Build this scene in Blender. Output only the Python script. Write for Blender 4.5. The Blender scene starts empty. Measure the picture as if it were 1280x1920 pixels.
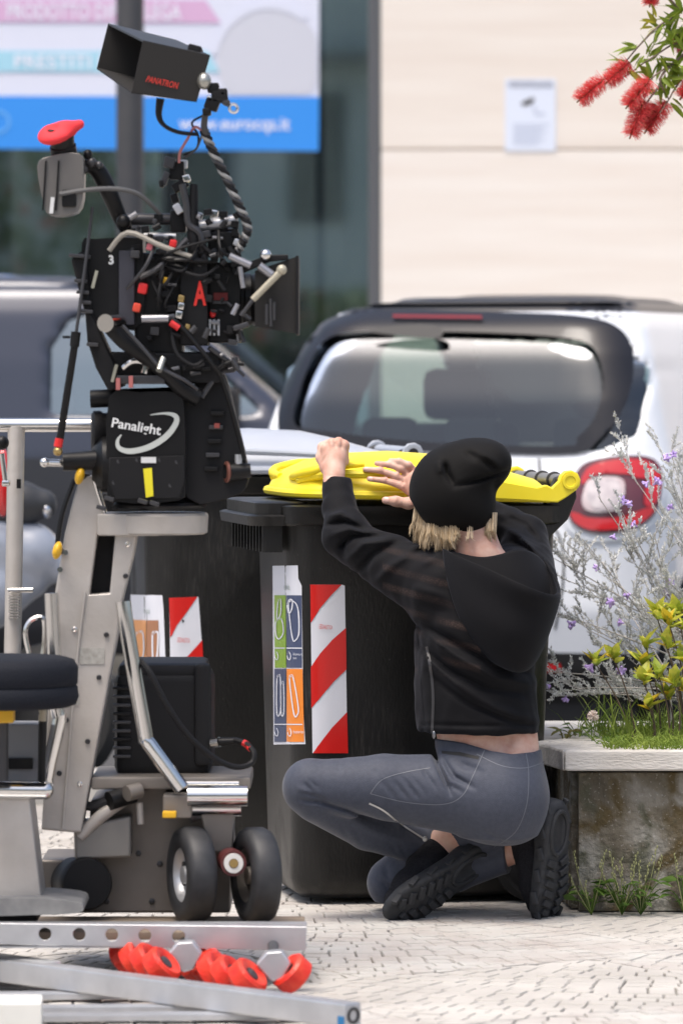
import bpy, bmesh, math, random
import numpy as np
from mathutils import Vector, Matrix
from mathutils.bvhtree import BVHTree
from mathutils import geometry as G

# ------------------------------------------------------------------ camera, sky, sun, exposure
F, H, HX, HY = 8820.0, 1.3, 640.0, 725.0      # focal length in photo pixels, eye height, horizon point
SC = bpy.context.scene
COL = SC.collection
cam_d = bpy.data.cameras.new('camera')
cam = bpy.data.objects.new('camera', cam_d)
COL.objects.link(cam)
cam.location = (0, 0, H)
cam.rotation_euler = (math.radians(90), 0, 0)
cam_d.sensor_fit = 'VERTICAL'
cam_d.sensor_height = 36.0
cam_d.sensor_width = 24.0
cam_d.lens = F * 36.0 / 1920.0
cam_d.shift_y = -(960.0 - HY) / 1920.0
cam_d.clip_start = 0.5
cam_d.clip_end = 600.0
cam_d.dof.use_dof = True
cam_d.dof.focus_distance = 11.5
cam_d.dof.aperture_fstop = 4.2
cam_d.dof.aperture_blades = 8
SC.camera = cam

world = bpy.data.worlds.new('World')
SC.world = world
world.use_nodes = True
wn = world.node_tree
wn.nodes.clear()
wo = wn.nodes.new('ShaderNodeOutputWorld')
wb = wn.nodes.new('ShaderNodeBackground')
ws = wn.nodes.new('ShaderNodeTexSky')
ws.sky_type = 'NISHITA'
ws.sun_disc = False
SUN_EL, SUN_AZ = 70.0, 215.0      # azimuth measured clockwise from +Y (view direction): the sun is behind the camera, a little to its left
ws.sun_elevation = math.radians(SUN_EL)
ws.sun_rotation = math.radians(SUN_AZ)
ws.air_density = 1.0
ws.dust_density = 6.0
ws.ozone_density = 1.0
wb.inputs['Strength'].default_value = 0.13
wn.links.new(ws.outputs[0], wb.inputs[0])
wn.links.new(wb.outputs[0], wo.inputs[0])

sun_d = bpy.data.lights.new('sun', 'SUN')
sun_d.energy = 1.5
sun_d.angle = math.radians(28)
sun_d.color = (1.0, 0.95, 0.89)
sun = bpy.data.objects.new('sun', sun_d)
COL.objects.link(sun)
_az, _el = math.radians(SUN_AZ), math.radians(SUN_EL)
_to = Vector((math.sin(_az) * math.cos(_el), math.cos(_az) * math.cos(_el), math.sin(_el)))
sun.rotation_euler = _to.to_track_quat('Z', 'Y').to_euler()
sun.location = _to * 30

SC.view_settings.view_transform = 'Standard'
SC.view_settings.look = 'None'
SC.view_settings.gamma = 1.0
SC.view_settings.exposure = 0.76
SC.render.engine = 'CYCLES'
SC.cycles.use_denoising = True
SC.cycles.max_bounces = 8
SC.cycles.transparent_max_bounces = 12
SC.cycles.sample_clamp_indirect = 6.0
R = random.Random(7)
NR = np.random.RandomState(7)

# ------------------------------------------------------------------ helpers
def P(px, py, D):
    """point at distance D that the photograph shows at pixel (px, py)"""
    return Vector(((px - HX) * D / F, D, H - (py - HY) * D / F))

_M = {}
def mat(name, col, rough=0.5, metal=0.0, col2=None, nscale=8.0, bump=0.0, bscale=60.0, coat=0.0, spec=0.5, stretch=None, sheen=0.0, trans=0.0, detail=5.0, lo=0.35, hi=0.65, sss=0.0):
    if name in _M:
        return _M[name]
    m = bpy.data.materials.new(name)
    m.use_nodes = True
    nt = m.node_tree
    b = nt.nodes['Principled BSDF']
    b.inputs['Base Color'].default_value = (*col, 1)
    b.inputs['Roughness'].default_value = rough
    b.inputs['Metallic'].default_value = metal
    b.inputs['Coat Weight'].default_value = coat
    b.inputs['Coat Roughness'].default_value = 0.05
    b.inputs['Specular IOR Level'].default_value = spec
    if sheen:
        b.inputs['Sheen Weight'].default_value = sheen
        b.inputs['Sheen Roughness'].default_value = 0.4
    if trans:
        b.inputs['Transmission Weight'].default_value = trans
    if sss:
        b.inputs['Subsurface Weight'].default_value = sss
        b.inputs['Subsurface Radius'].default_value = (0.012, 0.005, 0.003)
        b.inputs['Subsurface Scale'].default_value = 1.0
    tc = nt.nodes.new('ShaderNodeTexCoord')
    mp = nt.nodes.new('ShaderNodeMapping')
    if stretch:
        mp.inputs['Scale'].default_value = stretch
    nt.links.new(tc.outputs['Object'], mp.inputs[0])
    if col2 is not None:
        n = nt.nodes.new('ShaderNodeTexNoise')
        n.inputs['Scale'].default_value = nscale
        n.inputs['Detail'].default_value = detail
        nt.links.new(mp.outputs[0], n.inputs['Vector'])
        r = nt.nodes.new('ShaderNodeValToRGB')
        r.color_ramp.elements[0].position = lo
        r.color_ramp.elements[1].position = hi
        r.color_ramp.elements[0].color = (*col, 1)
        r.color_ramp.elements[1].color = (*col2, 1)
        nt.links.new(n.outputs['Fac'], r.inputs[0])
        nt.links.new(r.outputs[0], b.inputs['Base Color'])
    if bump:
        n2 = nt.nodes.new('ShaderNodeTexNoise')
        n2.inputs['Scale'].default_value = bscale
        n2.inputs['Detail'].default_value = 4
        nt.links.new(mp.outputs[0], n2.inputs['Vector'])
        bp = nt.nodes.new('ShaderNodeBump')
        bp.inputs['Strength'].default_value = bump
        bp.inputs['Distance'].default_value = 0.01
        nt.links.new(n2.outputs['Fac'], bp.inputs['Height'])
        nt.links.new(bp.outputs[0], b.inputs['Normal'])
    _M[name] = m
    return m

def leafy(m, k=0.35):
    """thin leaves let some light through"""
    nt = m.node_tree
    if 'leaf_light' in nt.nodes: return m
    b = nt.nodes['Principled BSDF']; o = nt.nodes['Material Output']
    t = nt.nodes.new('ShaderNodeBsdfTranslucent'); t.name = 'leaf_light'
    src = b.inputs['Base Color']
    if src.is_linked: nt.links.new(src.links[0].from_socket, t.inputs[0])
    else: t.inputs[0].default_value = src.default_value
    mx = nt.nodes.new('ShaderNodeMixShader'); mx.inputs[0].default_value = k
    nt.links.new(b.outputs[0], mx.inputs[1]); nt.links.new(t.outputs[0], mx.inputs[2]); nt.links.new(mx.outputs[0], o.inputs[0])
    return m

def glassmat(name, tint, gloss=0.12, rough=0.02, gcol=(1, 1, 1)):
    if name in _M:
        return _M[name]
    m = bpy.data.materials.new(name)
    m.use_nodes = True
    nt = m.node_tree
    nt.nodes.clear()
    o = nt.nodes.new('ShaderNodeOutputMaterial')
    t = nt.nodes.new('ShaderNodeBsdfTransparent'); t.inputs[0].default_value = (*tint, 1)
    g = nt.nodes.new('ShaderNodeBsdfGlossy'); g.inputs['Roughness'].default_value = rough
    g.inputs['Color'].default_value = (*gcol, 1)
    fr = nt.nodes.new('ShaderNodeFresnel'); fr.inputs[0].default_value = 1.45
    ad = nt.nodes.new('ShaderNodeMath'); ad.operation = 'ADD'; ad.use_clamp = True
    ad.inputs[1].default_value = gloss
    nt.links.new(fr.outputs[0], ad.inputs[0])
    mx = nt.nodes.new('ShaderNodeMixShader')
    nt.links.new(ad.outputs[0], mx.inputs[0])
    nt.links.new(t.outputs[0], mx.inputs[1])
    nt.links.new(g.outputs[0], mx.inputs[2])
    nt.links.new(mx.outputs[0], o.inputs[0])
    _M[name] = m
    return m

ROOT = {}
def thing(name, loc, label, cat, group=None):
    o = bpy.data.objects.new(name, None)
    COL.objects.link(o)
    o.empty_display_size = 0.1
    o.location = loc
    ROOT[o] = Vector(loc)
    tag(o, label, cat, group)
    return o

def tag(o, label=None, cat=None, group=None, kind=None):
    if label: o['label'] = label
    if cat: o['category'] = cat
    if group: o['group'] = group
    if kind: o['kind'] = kind
    return o

def link(name, me, m, parent=None, smooth=40, bevel=0.0, seg=2):
    o = bpy.data.objects.new(name, me)
    COL.objects.link(o)
    if m is not None:
        me.materials.append(m)
    if smooth:
        me.polygons.foreach_set('use_smooth', [True] * len(me.polygons))
        if smooth < 180:
            me.set_sharp_from_angle(angle=math.radians(smooth))
    if parent is not None:
        o.parent = parent
        if parent in ROOT:
            o.matrix_parent_inverse = Matrix.Translation(-ROOT[parent])
    if bevel:
        md = o.modifiers.new('bevel', 'BEVEL')
        md.width = bevel
        md.segments = seg
        md.limit_method = 'ANGLE'
        md.angle_limit = math.radians(38)
        wn_ = o.modifiers.new('normals', 'WEIGHTED_NORMAL'); wn_.keep_sharp = True
    return o

class MB:
    """collects shapes (in world metres) and links them as one mesh"""
    def __init__(s):
        s.bm = bmesh.new()
        s.wn = False
    def box(s, c, size, rot=None, bev=0.0):
        r = bmesh.ops.create_cube(s.bm, size=1.0)
        M = Matrix.Translation(c) @ (rot.to_4x4() if rot is not None else Matrix.Identity(4)) @ Matrix.Diagonal((*size, 1))
        bmesh.ops.transform(s.bm, matrix=M, verts=r['verts'])
        if bev:
            s.wn = True
            es = list({e for v in r['verts'] for e in v.link_edges})
            bmesh.ops.bevel(s.bm, geom=es, offset=bev, segments=2, affect='EDGES', profile=0.5, clamp_overlap=True)
        return s
    def pbox(s, x0, y0, x1, y1, D, depth, bev=0.0, rz=0.0, ry=0.0):
        """box whose face at distance D covers the photo rectangle"""
        a, b = P(x0, y0, D), P(x1, y1, D)
        c = (a + b) / 2 + Vector((0, depth / 2, 0))
        return s.box(c, (abs(b.x - a.x), depth, abs(a.z - b.z)), Matrix.Rotation(rz, 3, 'Z') @ Matrix.Rotation(ry, 3, 'Y'), bev)
    def cyl(s, a, b, r, r2=None, n=18, caps=True):
        a, b = Vector(a), Vector(b)
        d = b - a
        M = Matrix.Translation((a + b) / 2) @ d.to_track_quat('Z', 'Y').to_matrix().to_4x4()
        bmesh.ops.create_cone(s.bm, cap_ends=caps, segments=n, radius1=r, radius2=r if r2 is None else r2, depth=d.length, matrix=M)
        return s
    def ball(s, c, r, rot=None, u=16, v=10):
        if not hasattr(r, '__len__'): r = (r, r, r)
        M = Matrix.Translation(c) @ (rot.to_4x4() if rot is not None else Matrix.Identity(4)) @ Matrix.Diagonal((*r, 1))
        bmesh.ops.create_uvsphere(s.bm, u_segments=u, v_segments=v, radius=1.0, matrix=M)
        return s
    def tube(s, pts, r, n=8, closed=False, sub=4, caps=True):
        pts = [Vector(p) for p in pts]
        rs = r if hasattr(r, '__len__') else [r] * len(pts)
        if sub > 1 and len(pts) > 2:
            pts, rs = spline(pts, rs, sub, closed)
        N = len(pts)
        rings = []
        up = None
        for i in range(N):
            if closed:
                t = pts[(i + 1) % N] - pts[i - 1]
            else:
                t = pts[min(i + 1, N - 1)] - pts[max(i - 1, 0)]
            if t.length < 1e-9: t = Vector((0, 0, 1))
            t.normalize()
            if up is None:
                up = Vector((0, 0, 1)) if abs(t.z) < 0.9 else Vector((1, 0, 0))
            x = up.cross(t)
            if x.length < 1e-6: x = Vector((1, 0, 0)).cross(t)
            x.normalize()
            y = t.cross(x)
            up = y
            rings.append([s.bm.verts.new(pts[i] + (x * math.cos(2 * math.pi * k / n) + y * math.sin(2 * math.pi * k / n)) * rs[i]) for k in range(n)])
        for i in range(N if closed else N - 1):
            A, B = rings[i], rings[(i + 1) % N]
            for k in range(n):
                s.bm.faces.new((A[k], A[(k + 1) % n], B[(k + 1) % n], B[k]))
        if caps and not closed:
            s.bm.faces.new(rings[0][::-1])
            s.bm.faces.new(rings[-1])
        return s
    def ring(s, c, axis, Rr, r, n=28, m=8):
        axis = Vector(axis).normalized()
        q = axis.to_track_quat('Z', 'Y').to_matrix()
        return s.tube([Vector(c) + q @ Vector((math.cos(2 * math.pi * k / n) * Rr, math.sin(2 * math.pi * k / n) * Rr, 0)) for k in range(n)], r, m, closed=True, sub=1)
    def lathe(s, c, axis, prof, n=32):
        """prof: list of (distance along axis, radius)"""
        q = Vector(axis).normalized().to_track_quat('Z', 'Y').to_matrix()
        rings = []
        for (h, r) in prof:
            if r < 1e-6:
                rings.append([s.bm.verts.new(Vector(c) + q @ Vector((0, 0, h)))])
            else:
                rings.append([s.bm.verts.new(Vector(c) + q @ Vector((math.cos(2 * math.pi * k / n) * r, math.sin(2 * math.pi * k / n) * r, h))) for k in range(n)])
        for A, B in zip(rings, rings[1:]):
            for k in range(n):
                l = (k + 1) % n
                if len(A) == 1 and len(B) == 1: continue
                if len(A) == 1: s.bm.faces.new((A[0], B[l], B[k]))
                elif len(B) == 1: s.bm.faces.new((A[k], A[l], B[0]))
                else: s.bm.faces.new((A[k], A[l], B[l], B[k]))
        return s
    def plate(s, outline, D, depth, holes=()):
        """extruded plate: outline in photo pixels at distance D (float, or function of px), going depth metres back"""
        loops = [list(outline)] + [list(h) for h in holes]
        DD = D if callable(D) else (lambda x: D)
        P3 = [[P(x, y, DD(x)) for x, y in l] for l in loops]
        tri = G.tessellate_polygon([[Vector((x, y, 0)) for x, y in l] for l in loops])
        flat = [p for l in P3 for p in l]
        fr = [s.bm.verts.new(p) for p in flat]
        bk = [s.bm.verts.new(p + Vector((0, depth, 0))) for p in flat]
        for t in tri:
            try:
                s.bm.faces.new([fr[i] for i in t]); s.bm.faces.new([bk[i] for i in reversed(t)])
            except ValueError: pass
        i0 = 0
        for l in P3:
            n = len(l)
            for k in range(n):
                a, b = i0 + k, i0 + (k + 1) % n
                s.bm.faces.new((fr[a], fr[b], bk[b], bk[a]))
            i0 += n
        return s
    def quad(s, a, b, c, d):
        s.bm.faces.new([s.bm.verts.new(Vector(p)) for p in (a, b, c, d)])
        return s
    def poly(s, pts):
        s.bm.faces.new([s.bm.verts.new(Vector(p)) for p in pts])
        return s
    def build(s, name, m, parent=None, smooth=40, bevel=0.0, recalc=True, seg=2):
        if recalc:
            bmesh.ops.recalc_face_normals(s.bm, faces=s.bm.faces)
        me = bpy.data.meshes.new(name)
        s.bm.to_mesh(me)
        s.bm.free()
        o = link(name, me, m, parent, smooth, bevel, seg)
        if s.wn and smooth and not bevel:
            w_ = o.modifiers.new('normals', 'WEIGHTED_NORMAL'); w_.keep_sharp = True
        return o

def spline(pts, rs, sub, closed=False):
    N = len(pts)
    op, orr = [], []
    for i in range(N if closed else N - 1):
        if closed:
            p0, p1, p2, p3 = pts[i - 1], pts[i], pts[(i + 1) % N], pts[(i + 2) % N]
        else:
            p0, p1, p2, p3 = pts[max(i - 1, 0)], pts[i], pts[i + 1], pts[min(i + 2, N - 1)]
        r1, r2 = rs[i], rs[(i + 1) % N]
        for k in range(sub):
            t = k / sub
            op.append(0.5 * ((2 * p1) + (p2 - p0) * t + (2 * p0 - 5 * p1 + 4 * p2 - p3) * t * t + (3 * p1 - p0 - 3 * p2 + p3) * t ** 3))
            orr.append(r1 + (r2 - r1) * t)
    if not closed:
        op.append(pts[-1]); orr.append(rs[-1])
    return op, orr

def spl2(pts, sub=5, closed=True):
    v, _ = spline([Vector((x, y, 0)) for x, y in pts], [0] * len(pts), sub, closed)
    return [(p.x, p.y) for p in v]

def pymesh(name, verts, faces, m, parent=None, smooth=40, bevel=0.0):
    me = bpy.data.meshes.new(name)
    me.from_pydata([tuple(map(float, v)) for v in verts], [], [tuple(map(int, f)) for f in faces])
    me.update()
    return link(name, me, m, parent, smooth, bevel)

def bvh_of(*objs):
    V, Fc = [], []
    for o in objs:
        n = len(V)
        V += [v.co.copy() for v in o.data.vertices]
        Fc += [[n + i for i in p.vertices] for p in o.data.polygons]
    return BVHTree.FromPolygons(V, Fc)

def inside(pt, poly):
    x, y = pt
    c = False
    j = len(poly) - 1
    for i in range(len(poly)):
        xi, yi = poly[i]; xj, yj = poly[j]
        if (yi > y) != (yj > y) and x < (xj - xi) * (y - yi) / (yj - yi) + xi:
            c = not c
        j = i
    return c

def skin(name, outline, bvh, off, m, parent, cell=8.0, hole=None, thick=0.0, fallback=None):
    """a thin piece lying on a surface: its outline is given in photo pixels and cast onto the body it belongs to"""
    def dens(l):
        o = []
        for k in range(len(l)):
            a, b = l[k], l[(k + 1) % len(l)]
            n = max(1, int(math.hypot(b[0] - a[0], b[1] - a[1]) / cell))
            for i in range(n):
                o.append((a[0] + (b[0] - a[0]) * i / n, a[1] + (b[1] - a[1]) * i / n))
        return o
    L = dens(outline)
    pts = [Vector(p) for p in L]
    edges = [(i, (i + 1) % len(L)) for i in range(len(L))]
    if hole:
        Hh = dens(hole)
        n = len(pts)
        pts += [Vector(p) for p in Hh]
        edges += [(n + i, n + (i + 1) % len(Hh)) for i in range(len(Hh))]
    xs = [p[0] for p in L]; ys = [p[1] for p in L]
    y = min(ys) + cell / 2
    while y < max(ys):
        x = min(xs) + cell / 2
        while x < max(xs):
            if inside((x, y), L) and not (hole and inside((x, y), Hh)):
                pts.append(Vector((x + 0.01 * y % 0.3, y)))
            x += cell
        y += cell
    r = G.delaunay_2d_cdt(pts, edges, [], 1, 1e-4)
    vs, fs = r[0], r[2]
    O = Vector((0, 0, H))
    out, last = [], None
    for v in vs:
        d = (P(v.x, v.y, 10.0) - O).normalized()
        hit, nrm, _, dist = bvh.ray_cast(O, d)
        if hit is None:
            out.append(None); continue
        if nrm.dot(d) > 0: nrm = -nrm
        out.append(hit + nrm * off)
    good = [(i, o) for i, o in enumerate(out) if o is not None]
    for i, o in enumerate(out):
        if o is None:
            if not good: return None
            k = min(good, key=lambda g: (vs[g[0]] - vs[i]).length)
            out[i] = P(vs[i].x, vs[i].y, k[1].y)
    ff = []
    for f in fs:
        c = (sum(vs[i].x for i in f) / len(f), sum(vs[i].y for i in f) / len(f))
        if hole and inside(c, Hh): continue
        if not inside(c, L): continue
        ff.append(list(f)[::-1])
    o = pymesh(name, out, ff, m, parent, 60)
    bm = bmesh.new(); bm.from_mesh(o.data)
    bmesh.ops.recalc_face_normals(bm, faces=bm.faces)
    if bm.faces and sum(f.normal.y * f.calc_area() for f in bm.faces) > 0:
        bmesh.ops.reverse_faces(bm, faces=bm.faces)
    bm.to_mesh(o.data); bm.free()
    if thick:
        md = o.modifiers.new('thickness', 'SOLIDIFY'); md.thickness = thick; md.offset = -1
    return o

def strip(name, pts, w, bvh, off, m, parent, cell=6.0):
    """a seam, zip or line on a surface, w pixels wide"""
    p = spl2(pts, 5, False)
    A, B = [], []
    for i, q in enumerate(p):
        a, b = p[max(i - 1, 0)], p[min(i + 1, len(p) - 1)]
        t = Vector((b[0] - a[0], b[1] - a[1])).normalized()
        A.append((q[0] - t.y * w / 2, q[1] + t.x * w / 2)); B.append((q[0] + t.y * w / 2, q[1] - t.x * w / 2))
    return skin(name, A + B[::-1], bvh, off, m, parent, cell)

def text_shape(txt, bold=0.0):
    cu = bpy.data.curves.new('t', 'FONT')
    cu.body = txt
    cu.size = 1.0
    cu.offset = bold
    cu.resolution_u = 3
    o = bpy.data.objects.new('t', cu)
    COL.objects.link(o)
    bpy.context.view_layer.update()
    dg = bpy.context.evaluated_depsgraph_get()
    me = bpy.data.meshes.new_from_object(o.evaluated_get(dg))
    v = [(a.co.x, a.co.y) for a in me.vertices]
    f = [tuple(p.vertices) for p in me.polygons]
    bpy.data.objects.remove(o); bpy.data.curves.remove(cu); bpy.data.meshes.remove(me)
    xs = [a[0] for a in v]; ys = [a[1] for a in v]
    x0, x1, y0, y1 = min(xs), max(xs), min(ys), max(ys)
    return [((a[0] - x0) / (x1 - x0), (a[1] - y0) / (y1 - y0)) for a in v], f

def lettering(name, txt, quad, m, parent, bvh=None, D=None, off=0.002, bold=0.0):
    """text filling the photo quad (top-left, top-right, bottom-right, bottom-left), on a surface or at distance D"""
    v, f = text_shape(txt, bold)
    tl, tr, br, bl = [Vector(q) for q in quad]
    O = Vector((0, 0, H))
    out = []
    for (u, w) in v:
        q = (bl.lerp(br, u)).lerp(tl.lerp(tr, u), w)
        p = None
        if bvh is not None:
            d = (P(q.x, q.y, 10.0) - O).normalized()
            hit, nrm, _, _ = bvh.ray_cast(O, d)
            if hit is not None:
                p = hit - d * off * 1.5
        if p is None:
            p = P(q.x, q.y, (D or 11.0))
        out.append(p)
    return pymesh(name, out, f, m, parent, 0)

# ------------------------------------------------------------------ soft bodies: distance fields turned into one continuous surface
class Field:
    def __init__(s, lo, hi, h):
        s.lo = np.array(lo, float); s.h = h
        s.n = np.ceil((np.array(hi, float) - s.lo) / h).astype(int) + 1
        s.v = np.full(tuple(s.n), 1.0)
    def region(s, lo, hi):
        a = np.clip(np.floor((np.array(lo) - s.lo) / s.h).astype(int), 0, s.n)
        b = np.clip(np.ceil((np.array(hi) - s.lo) / s.h).astype(int) + 1, 0, s.n)
        sl = tuple(slice(i, j) for i, j in zip(a, b))
        ax = [s.lo[i] + s.h * np.arange(a[i], b[i]) for i in range(3)]
        return sl, np.meshgrid(*ax, indexing='ij')
    def op(s, lo, hi, fn, k, mode='add'):
        m = k * 1.5 + s.h * 3
        sl, (X, Y, Z) = s.region(np.array(lo) - m, np.array(hi) + m)
        if X.size == 0: return
        d = fn(X, Y, Z)
        a = s.v[sl]
        if mode == 'sub':
            a = -a
        if k > 0:
            t = np.clip(0.5 + 0.5 * (d - a) / k, 0, 1)
            r = d * (1 - t) + a * t - k * t * (1 - t)
        else:
            r = np.minimum(a, d)
        s.v[sl] = -r if mode == 'sub' else r
    def cone(s, a, b, ra, rb, k=0.02, mode='add', flat=None):
        a, b = np.array(a, float), np.array(b, float)
        ab = b - a
        L2 = ab @ ab + 1e-12
        mr = max(ra, rb)
        def fn(X, Y, Z):
            t = np.clip(((X - a[0]) * ab[0] + (Y - a[1]) * ab[1] + (Z - a[2]) * ab[2]) / L2, 0, 1)
            return np.sqrt((X - a[0] - t * ab[0]) ** 2 + (Y - a[1] - t * ab[1]) ** 2 + (Z - a[2] - t * ab[2]) ** 2) - (ra + (rb - ra) * t)
        s.op(np.minimum(a, b) - mr, np.maximum(a, b) + mr, fn, k, mode)
        return s
    def chain(s, pts, rs, k=0.02, mode='add'):
        for i in range(len(pts) - 1):
            s.cone(pts[i], pts[i + 1], rs[i], rs[i + 1], k if i == 0 else min(k, 0.012), mode)
        return s
    def ell(s, c, r, k=0.02, mode='add', rot=None):
        c = np.array(c, float); r = np.array(r, float)
        Rm = np.array(rot) if rot is not None else np.eye(3)
        mr = r.max()
        def fn(X, Y, Z):
            x, y, z = X - c[0], Y - c[1], Z - c[2]
            u = (Rm[0, 0] * x + Rm[1, 0] * y + Rm[2, 0] * z) / r[0]
            v = (Rm[0, 1] * x + Rm[1, 1] * y + Rm[2, 1] * z) / r[1]
            w = (Rm[0, 2] * x + Rm[1, 2] * y + Rm[2, 2] * z) / r[2]
            k0 = np.sqrt(u * u + v * v + w * w) + 1e-9
            k1 = np.sqrt((u / r[0]) ** 2 + (v / r[1]) ** 2 + (w / r[2]) ** 2) + 1e-9
            return k0 * (k0 - 1.0) / k1
        s.op(c - mr, c + mr, fn, k, mode)
        return s
    def grid(s):
        return s.region(s.lo, s.lo + s.h * (s.n - 1))[1]
    def mesh(s, smooth=1):
        v = s.v
        S = v < 0
        c = S[:-1, :-1, :-1].astype(np.int8)
        for i, j, k in ((1,0,0),(0,1,0),(0,0,1),(1,1,0),(1,0,1),(0,1,1),(1,1,1)):
            c = c + S[i:S.shape[0]-1+i, j:S.shape[1]-1+j, k:S.shape[2]-1+k]
        act = (c > 0) & (c < 8)
        idx = np.full(act.shape, -1, np.int64)
        ii = np.argwhere(act)
        idx[act] = np.arange(len(ii))
        acc = np.zeros((len(ii), 3)); cnt = np.zeros(len(ii))
        corners = [(i, j, k) for i in (0, 1) for j in (0, 1) for k in (0, 1)]
        for a in corners:
            for ax in range(3):
                if a[ax]: continue
                b = list(a); b[ax] = 1
                va = v[ii[:, 0] + a[0], ii[:, 1] + a[1], ii[:, 2] + a[2]]
                vb = v[ii[:, 0] + b[0], ii[:, 1] + b[1], ii[:, 2] + b[2]]
                x = (va < 0) != (vb < 0)
                t = va / np.where(x, va - vb, 1)
                p = np.repeat(np.array([a], float), len(ii), 0)
                p[:, ax] = t
                acc[x] += p[x]; cnt[x] += 1
        V = (ii + acc / cnt[:, None]) * s.h + s.lo
        Fs = []
        for ax in range(3):
            u, w = [(1, 2), (2, 0), (0, 1)][ax]
            sl0 = [slice(None)] * 3; sl1 = [slice(None)] * 3
            sl0[ax] = slice(0, -1); sl1[ax] = slice(1, None)
            A, B = S[tuple(sl0)], S[tuple(sl1)]
            e = np.argwhere(A != B)
            e = e[(e[:, u] > 0) & (e[:, w] > 0) & (e[:, u] < v.shape[u] - 1) & (e[:, w] < v.shape[w] - 1)]
            fl = A[e[:, 0], e[:, 1], e[:, 2]]
            q = []
            for du, dw in ((-1, -1), (0, -1), (0, 0), (-1, 0)):
                c2 = e.copy(); c2[:, u] += du; c2[:, w] += dw
                q.append(idx[c2[:, 0], c2[:, 1], c2[:, 2]])
            q = np.stack(q, 1)
            q[~fl] = q[~fl][:, ::-1]
            Fs.append(q)
        Fc = np.concatenate(Fs)
        Fc = Fc[(Fc >= 0).all(1)]
        for _ in range(smooth):
            sm = np.zeros_like(V); n = np.zeros(len(V))
            for k in range(4):
                a, b = Fc[:, k], Fc[:, (k + 1) % 4]
                np.add.at(sm, a, V[b]); np.add.at(n, a, 1)
                np.add.at(sm, b, V[a]); np.add.at(n, b, 1)
            V = V * 0.5 + 0.5 * sm / np.maximum(n, 1)[:, None]
        return V, Fc

def npmesh(name, V, Fc, m, parent=None, smooth=180):
    me = bpy.data.meshes.new(name)
    V = np.asarray(V, np.float32); Fc = np.asarray(Fc)
    me.vertices.add(len(V)); me.vertices.foreach_set('co', V.ravel())
    k = Fc.shape[1]
    me.loops.add(len(Fc) * k); me.loops.foreach_set('vertex_index', Fc.ravel().astype(np.int32))
    me.polygons.add(len(Fc))
    me.polygons.foreach_set('loop_start', np.arange(0, len(Fc) * k, k, dtype=np.int32))
    me.update(calc_edges=True)
    me.validate()
    return link(name, me, m, parent, smooth)

def joinmeshes(parts):
    V, Fc, n = [], [], 0
    for v, f in parts:
        V.append(v); Fc.append(f + n); n += len(v)
    return np.concatenate(V), np.concatenate(Fc)

def copy_tree(o, parent=None):
    c = o.copy(); COL.objects.link(c); c.parent = parent
    for ch in o.children:
        copy_tree(ch, c)
    return c

# ------------------------------------------------------------------ ground, paving, road
def xf(mb, M):
    bmesh.ops.transform(mb.bm, matrix=M, verts=mb.bm.verts)
    return mb

m_joint = mat('paving joint', (0.25, 0.235, 0.215), 0.9, col2=(0.36, 0.34, 0.315), nscale=30)
m_stone = mat('pale paving stone', (0.41, 0.39, 0.36), 0.75, col2=(0.52, 0.50, 0.465), nscale=3.2, bump=0.25, bscale=180, spec=0.25)
m_stone2 = mat('pale paving stone pink', (0.425, 0.39, 0.36), 0.75, col2=(0.50, 0.49, 0.46), nscale=5, bump=0.25, bscale=180, spec=0.25)
g = MB().quad((-200, -60, -0.013), (200, -60, -0.013), (200, 400, -0.013), (-200, 400, -0.013)).build('ground', m_joint, smooth=0)
tag(g, kind='structure')

TW, TD = 0.92, 0.74
TR = math.radians(33)
def fan_tile(seed):
    rr = random.Random(seed)
    V, Fc = [], []
    rad_ = (0.95, 1.15, 0.85, 1.05)[seed]; an_ = math.pi / 2 - TR + (0.25, -0.2, 0.1, -0.35)[seed]
    cx, cy = rad_ * math.cos(an_), TD / 2 + rad_ * math.sin(an_)
    gp = 0.0019
    r = 0.05
    while r < 1.95:
        n = max(6, int(2 * math.pi * r / 0.058))
        ph = rr.random()
        for k in range(n):
            a0, a1 = 2 * math.pi * (k + ph) / n, 2 * math.pi * (k + 1 + ph) / n
            g0 = gp / max(r, 0.05)
            c = [(r + gp, a0 + g0), (r + gp, a1 - g0), (r + 0.062 - gp, a1 - g0), (r + 0.062 - gp, a0 + g0)]
            q = []
            for (rad, an) in c:
                x, y = cx + rad * math.cos(an), cy + rad * math.sin(an)
                x = min(max(x, -TW / 2 + 0.0006), TW / 2 - 0.0006); y = min(max(y, 0.0006), TD - 0.0006)
                q.append((x, y))
            ar = 0.5 * abs(sum(q[i][0] * q[(i + 1) % 4][1] - q[(i + 1) % 4][0] * q[i][1] for i in range(4)))
            if ar < 0.0006: continue
            mx = sum(p[0] for p in q) / 4; my = sum(p[1] for p in q) / 4
            z = -rr.random() * 0.0022
            b = len(V)
            tx, ty = rr.uniform(-.02, .02), rr.uniform(-.02, .02)
            for p in q: V.append((mx + (p[0] - mx) * 0.93, my + (p[1] - my) * 0.93, z + (p[0] - mx) * tx + (p[1] - my) * ty))
            for p in q: V.append((p[0], p[1], z - 0.0035))
            for p in q: V.append((p[0], p[1], -0.0125))
            Fc.append((b, b + 1, b + 2, b + 3))
            for i in range(4):
                j = (i + 1) % 4
                Fc.append((b + 4 + i, b + 4 + j, b + j, b + i)); Fc.append((b + 8 + i, b + 8 + j, b + 4 + j, b + 4 + i))
        r += 0.062
    me = bpy.data.meshes.new('paving_slab')
    me.from_pydata(V, [], Fc); me.update()
    bm = bmesh.new(); bm.from_mesh(me); bmesh.ops.recalc_face_normals(bm, faces=bm.faces); bm.to_mesh(me); bm.free()
    return me
tiles = [fan_tile(s) for s in range(4)]
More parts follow.
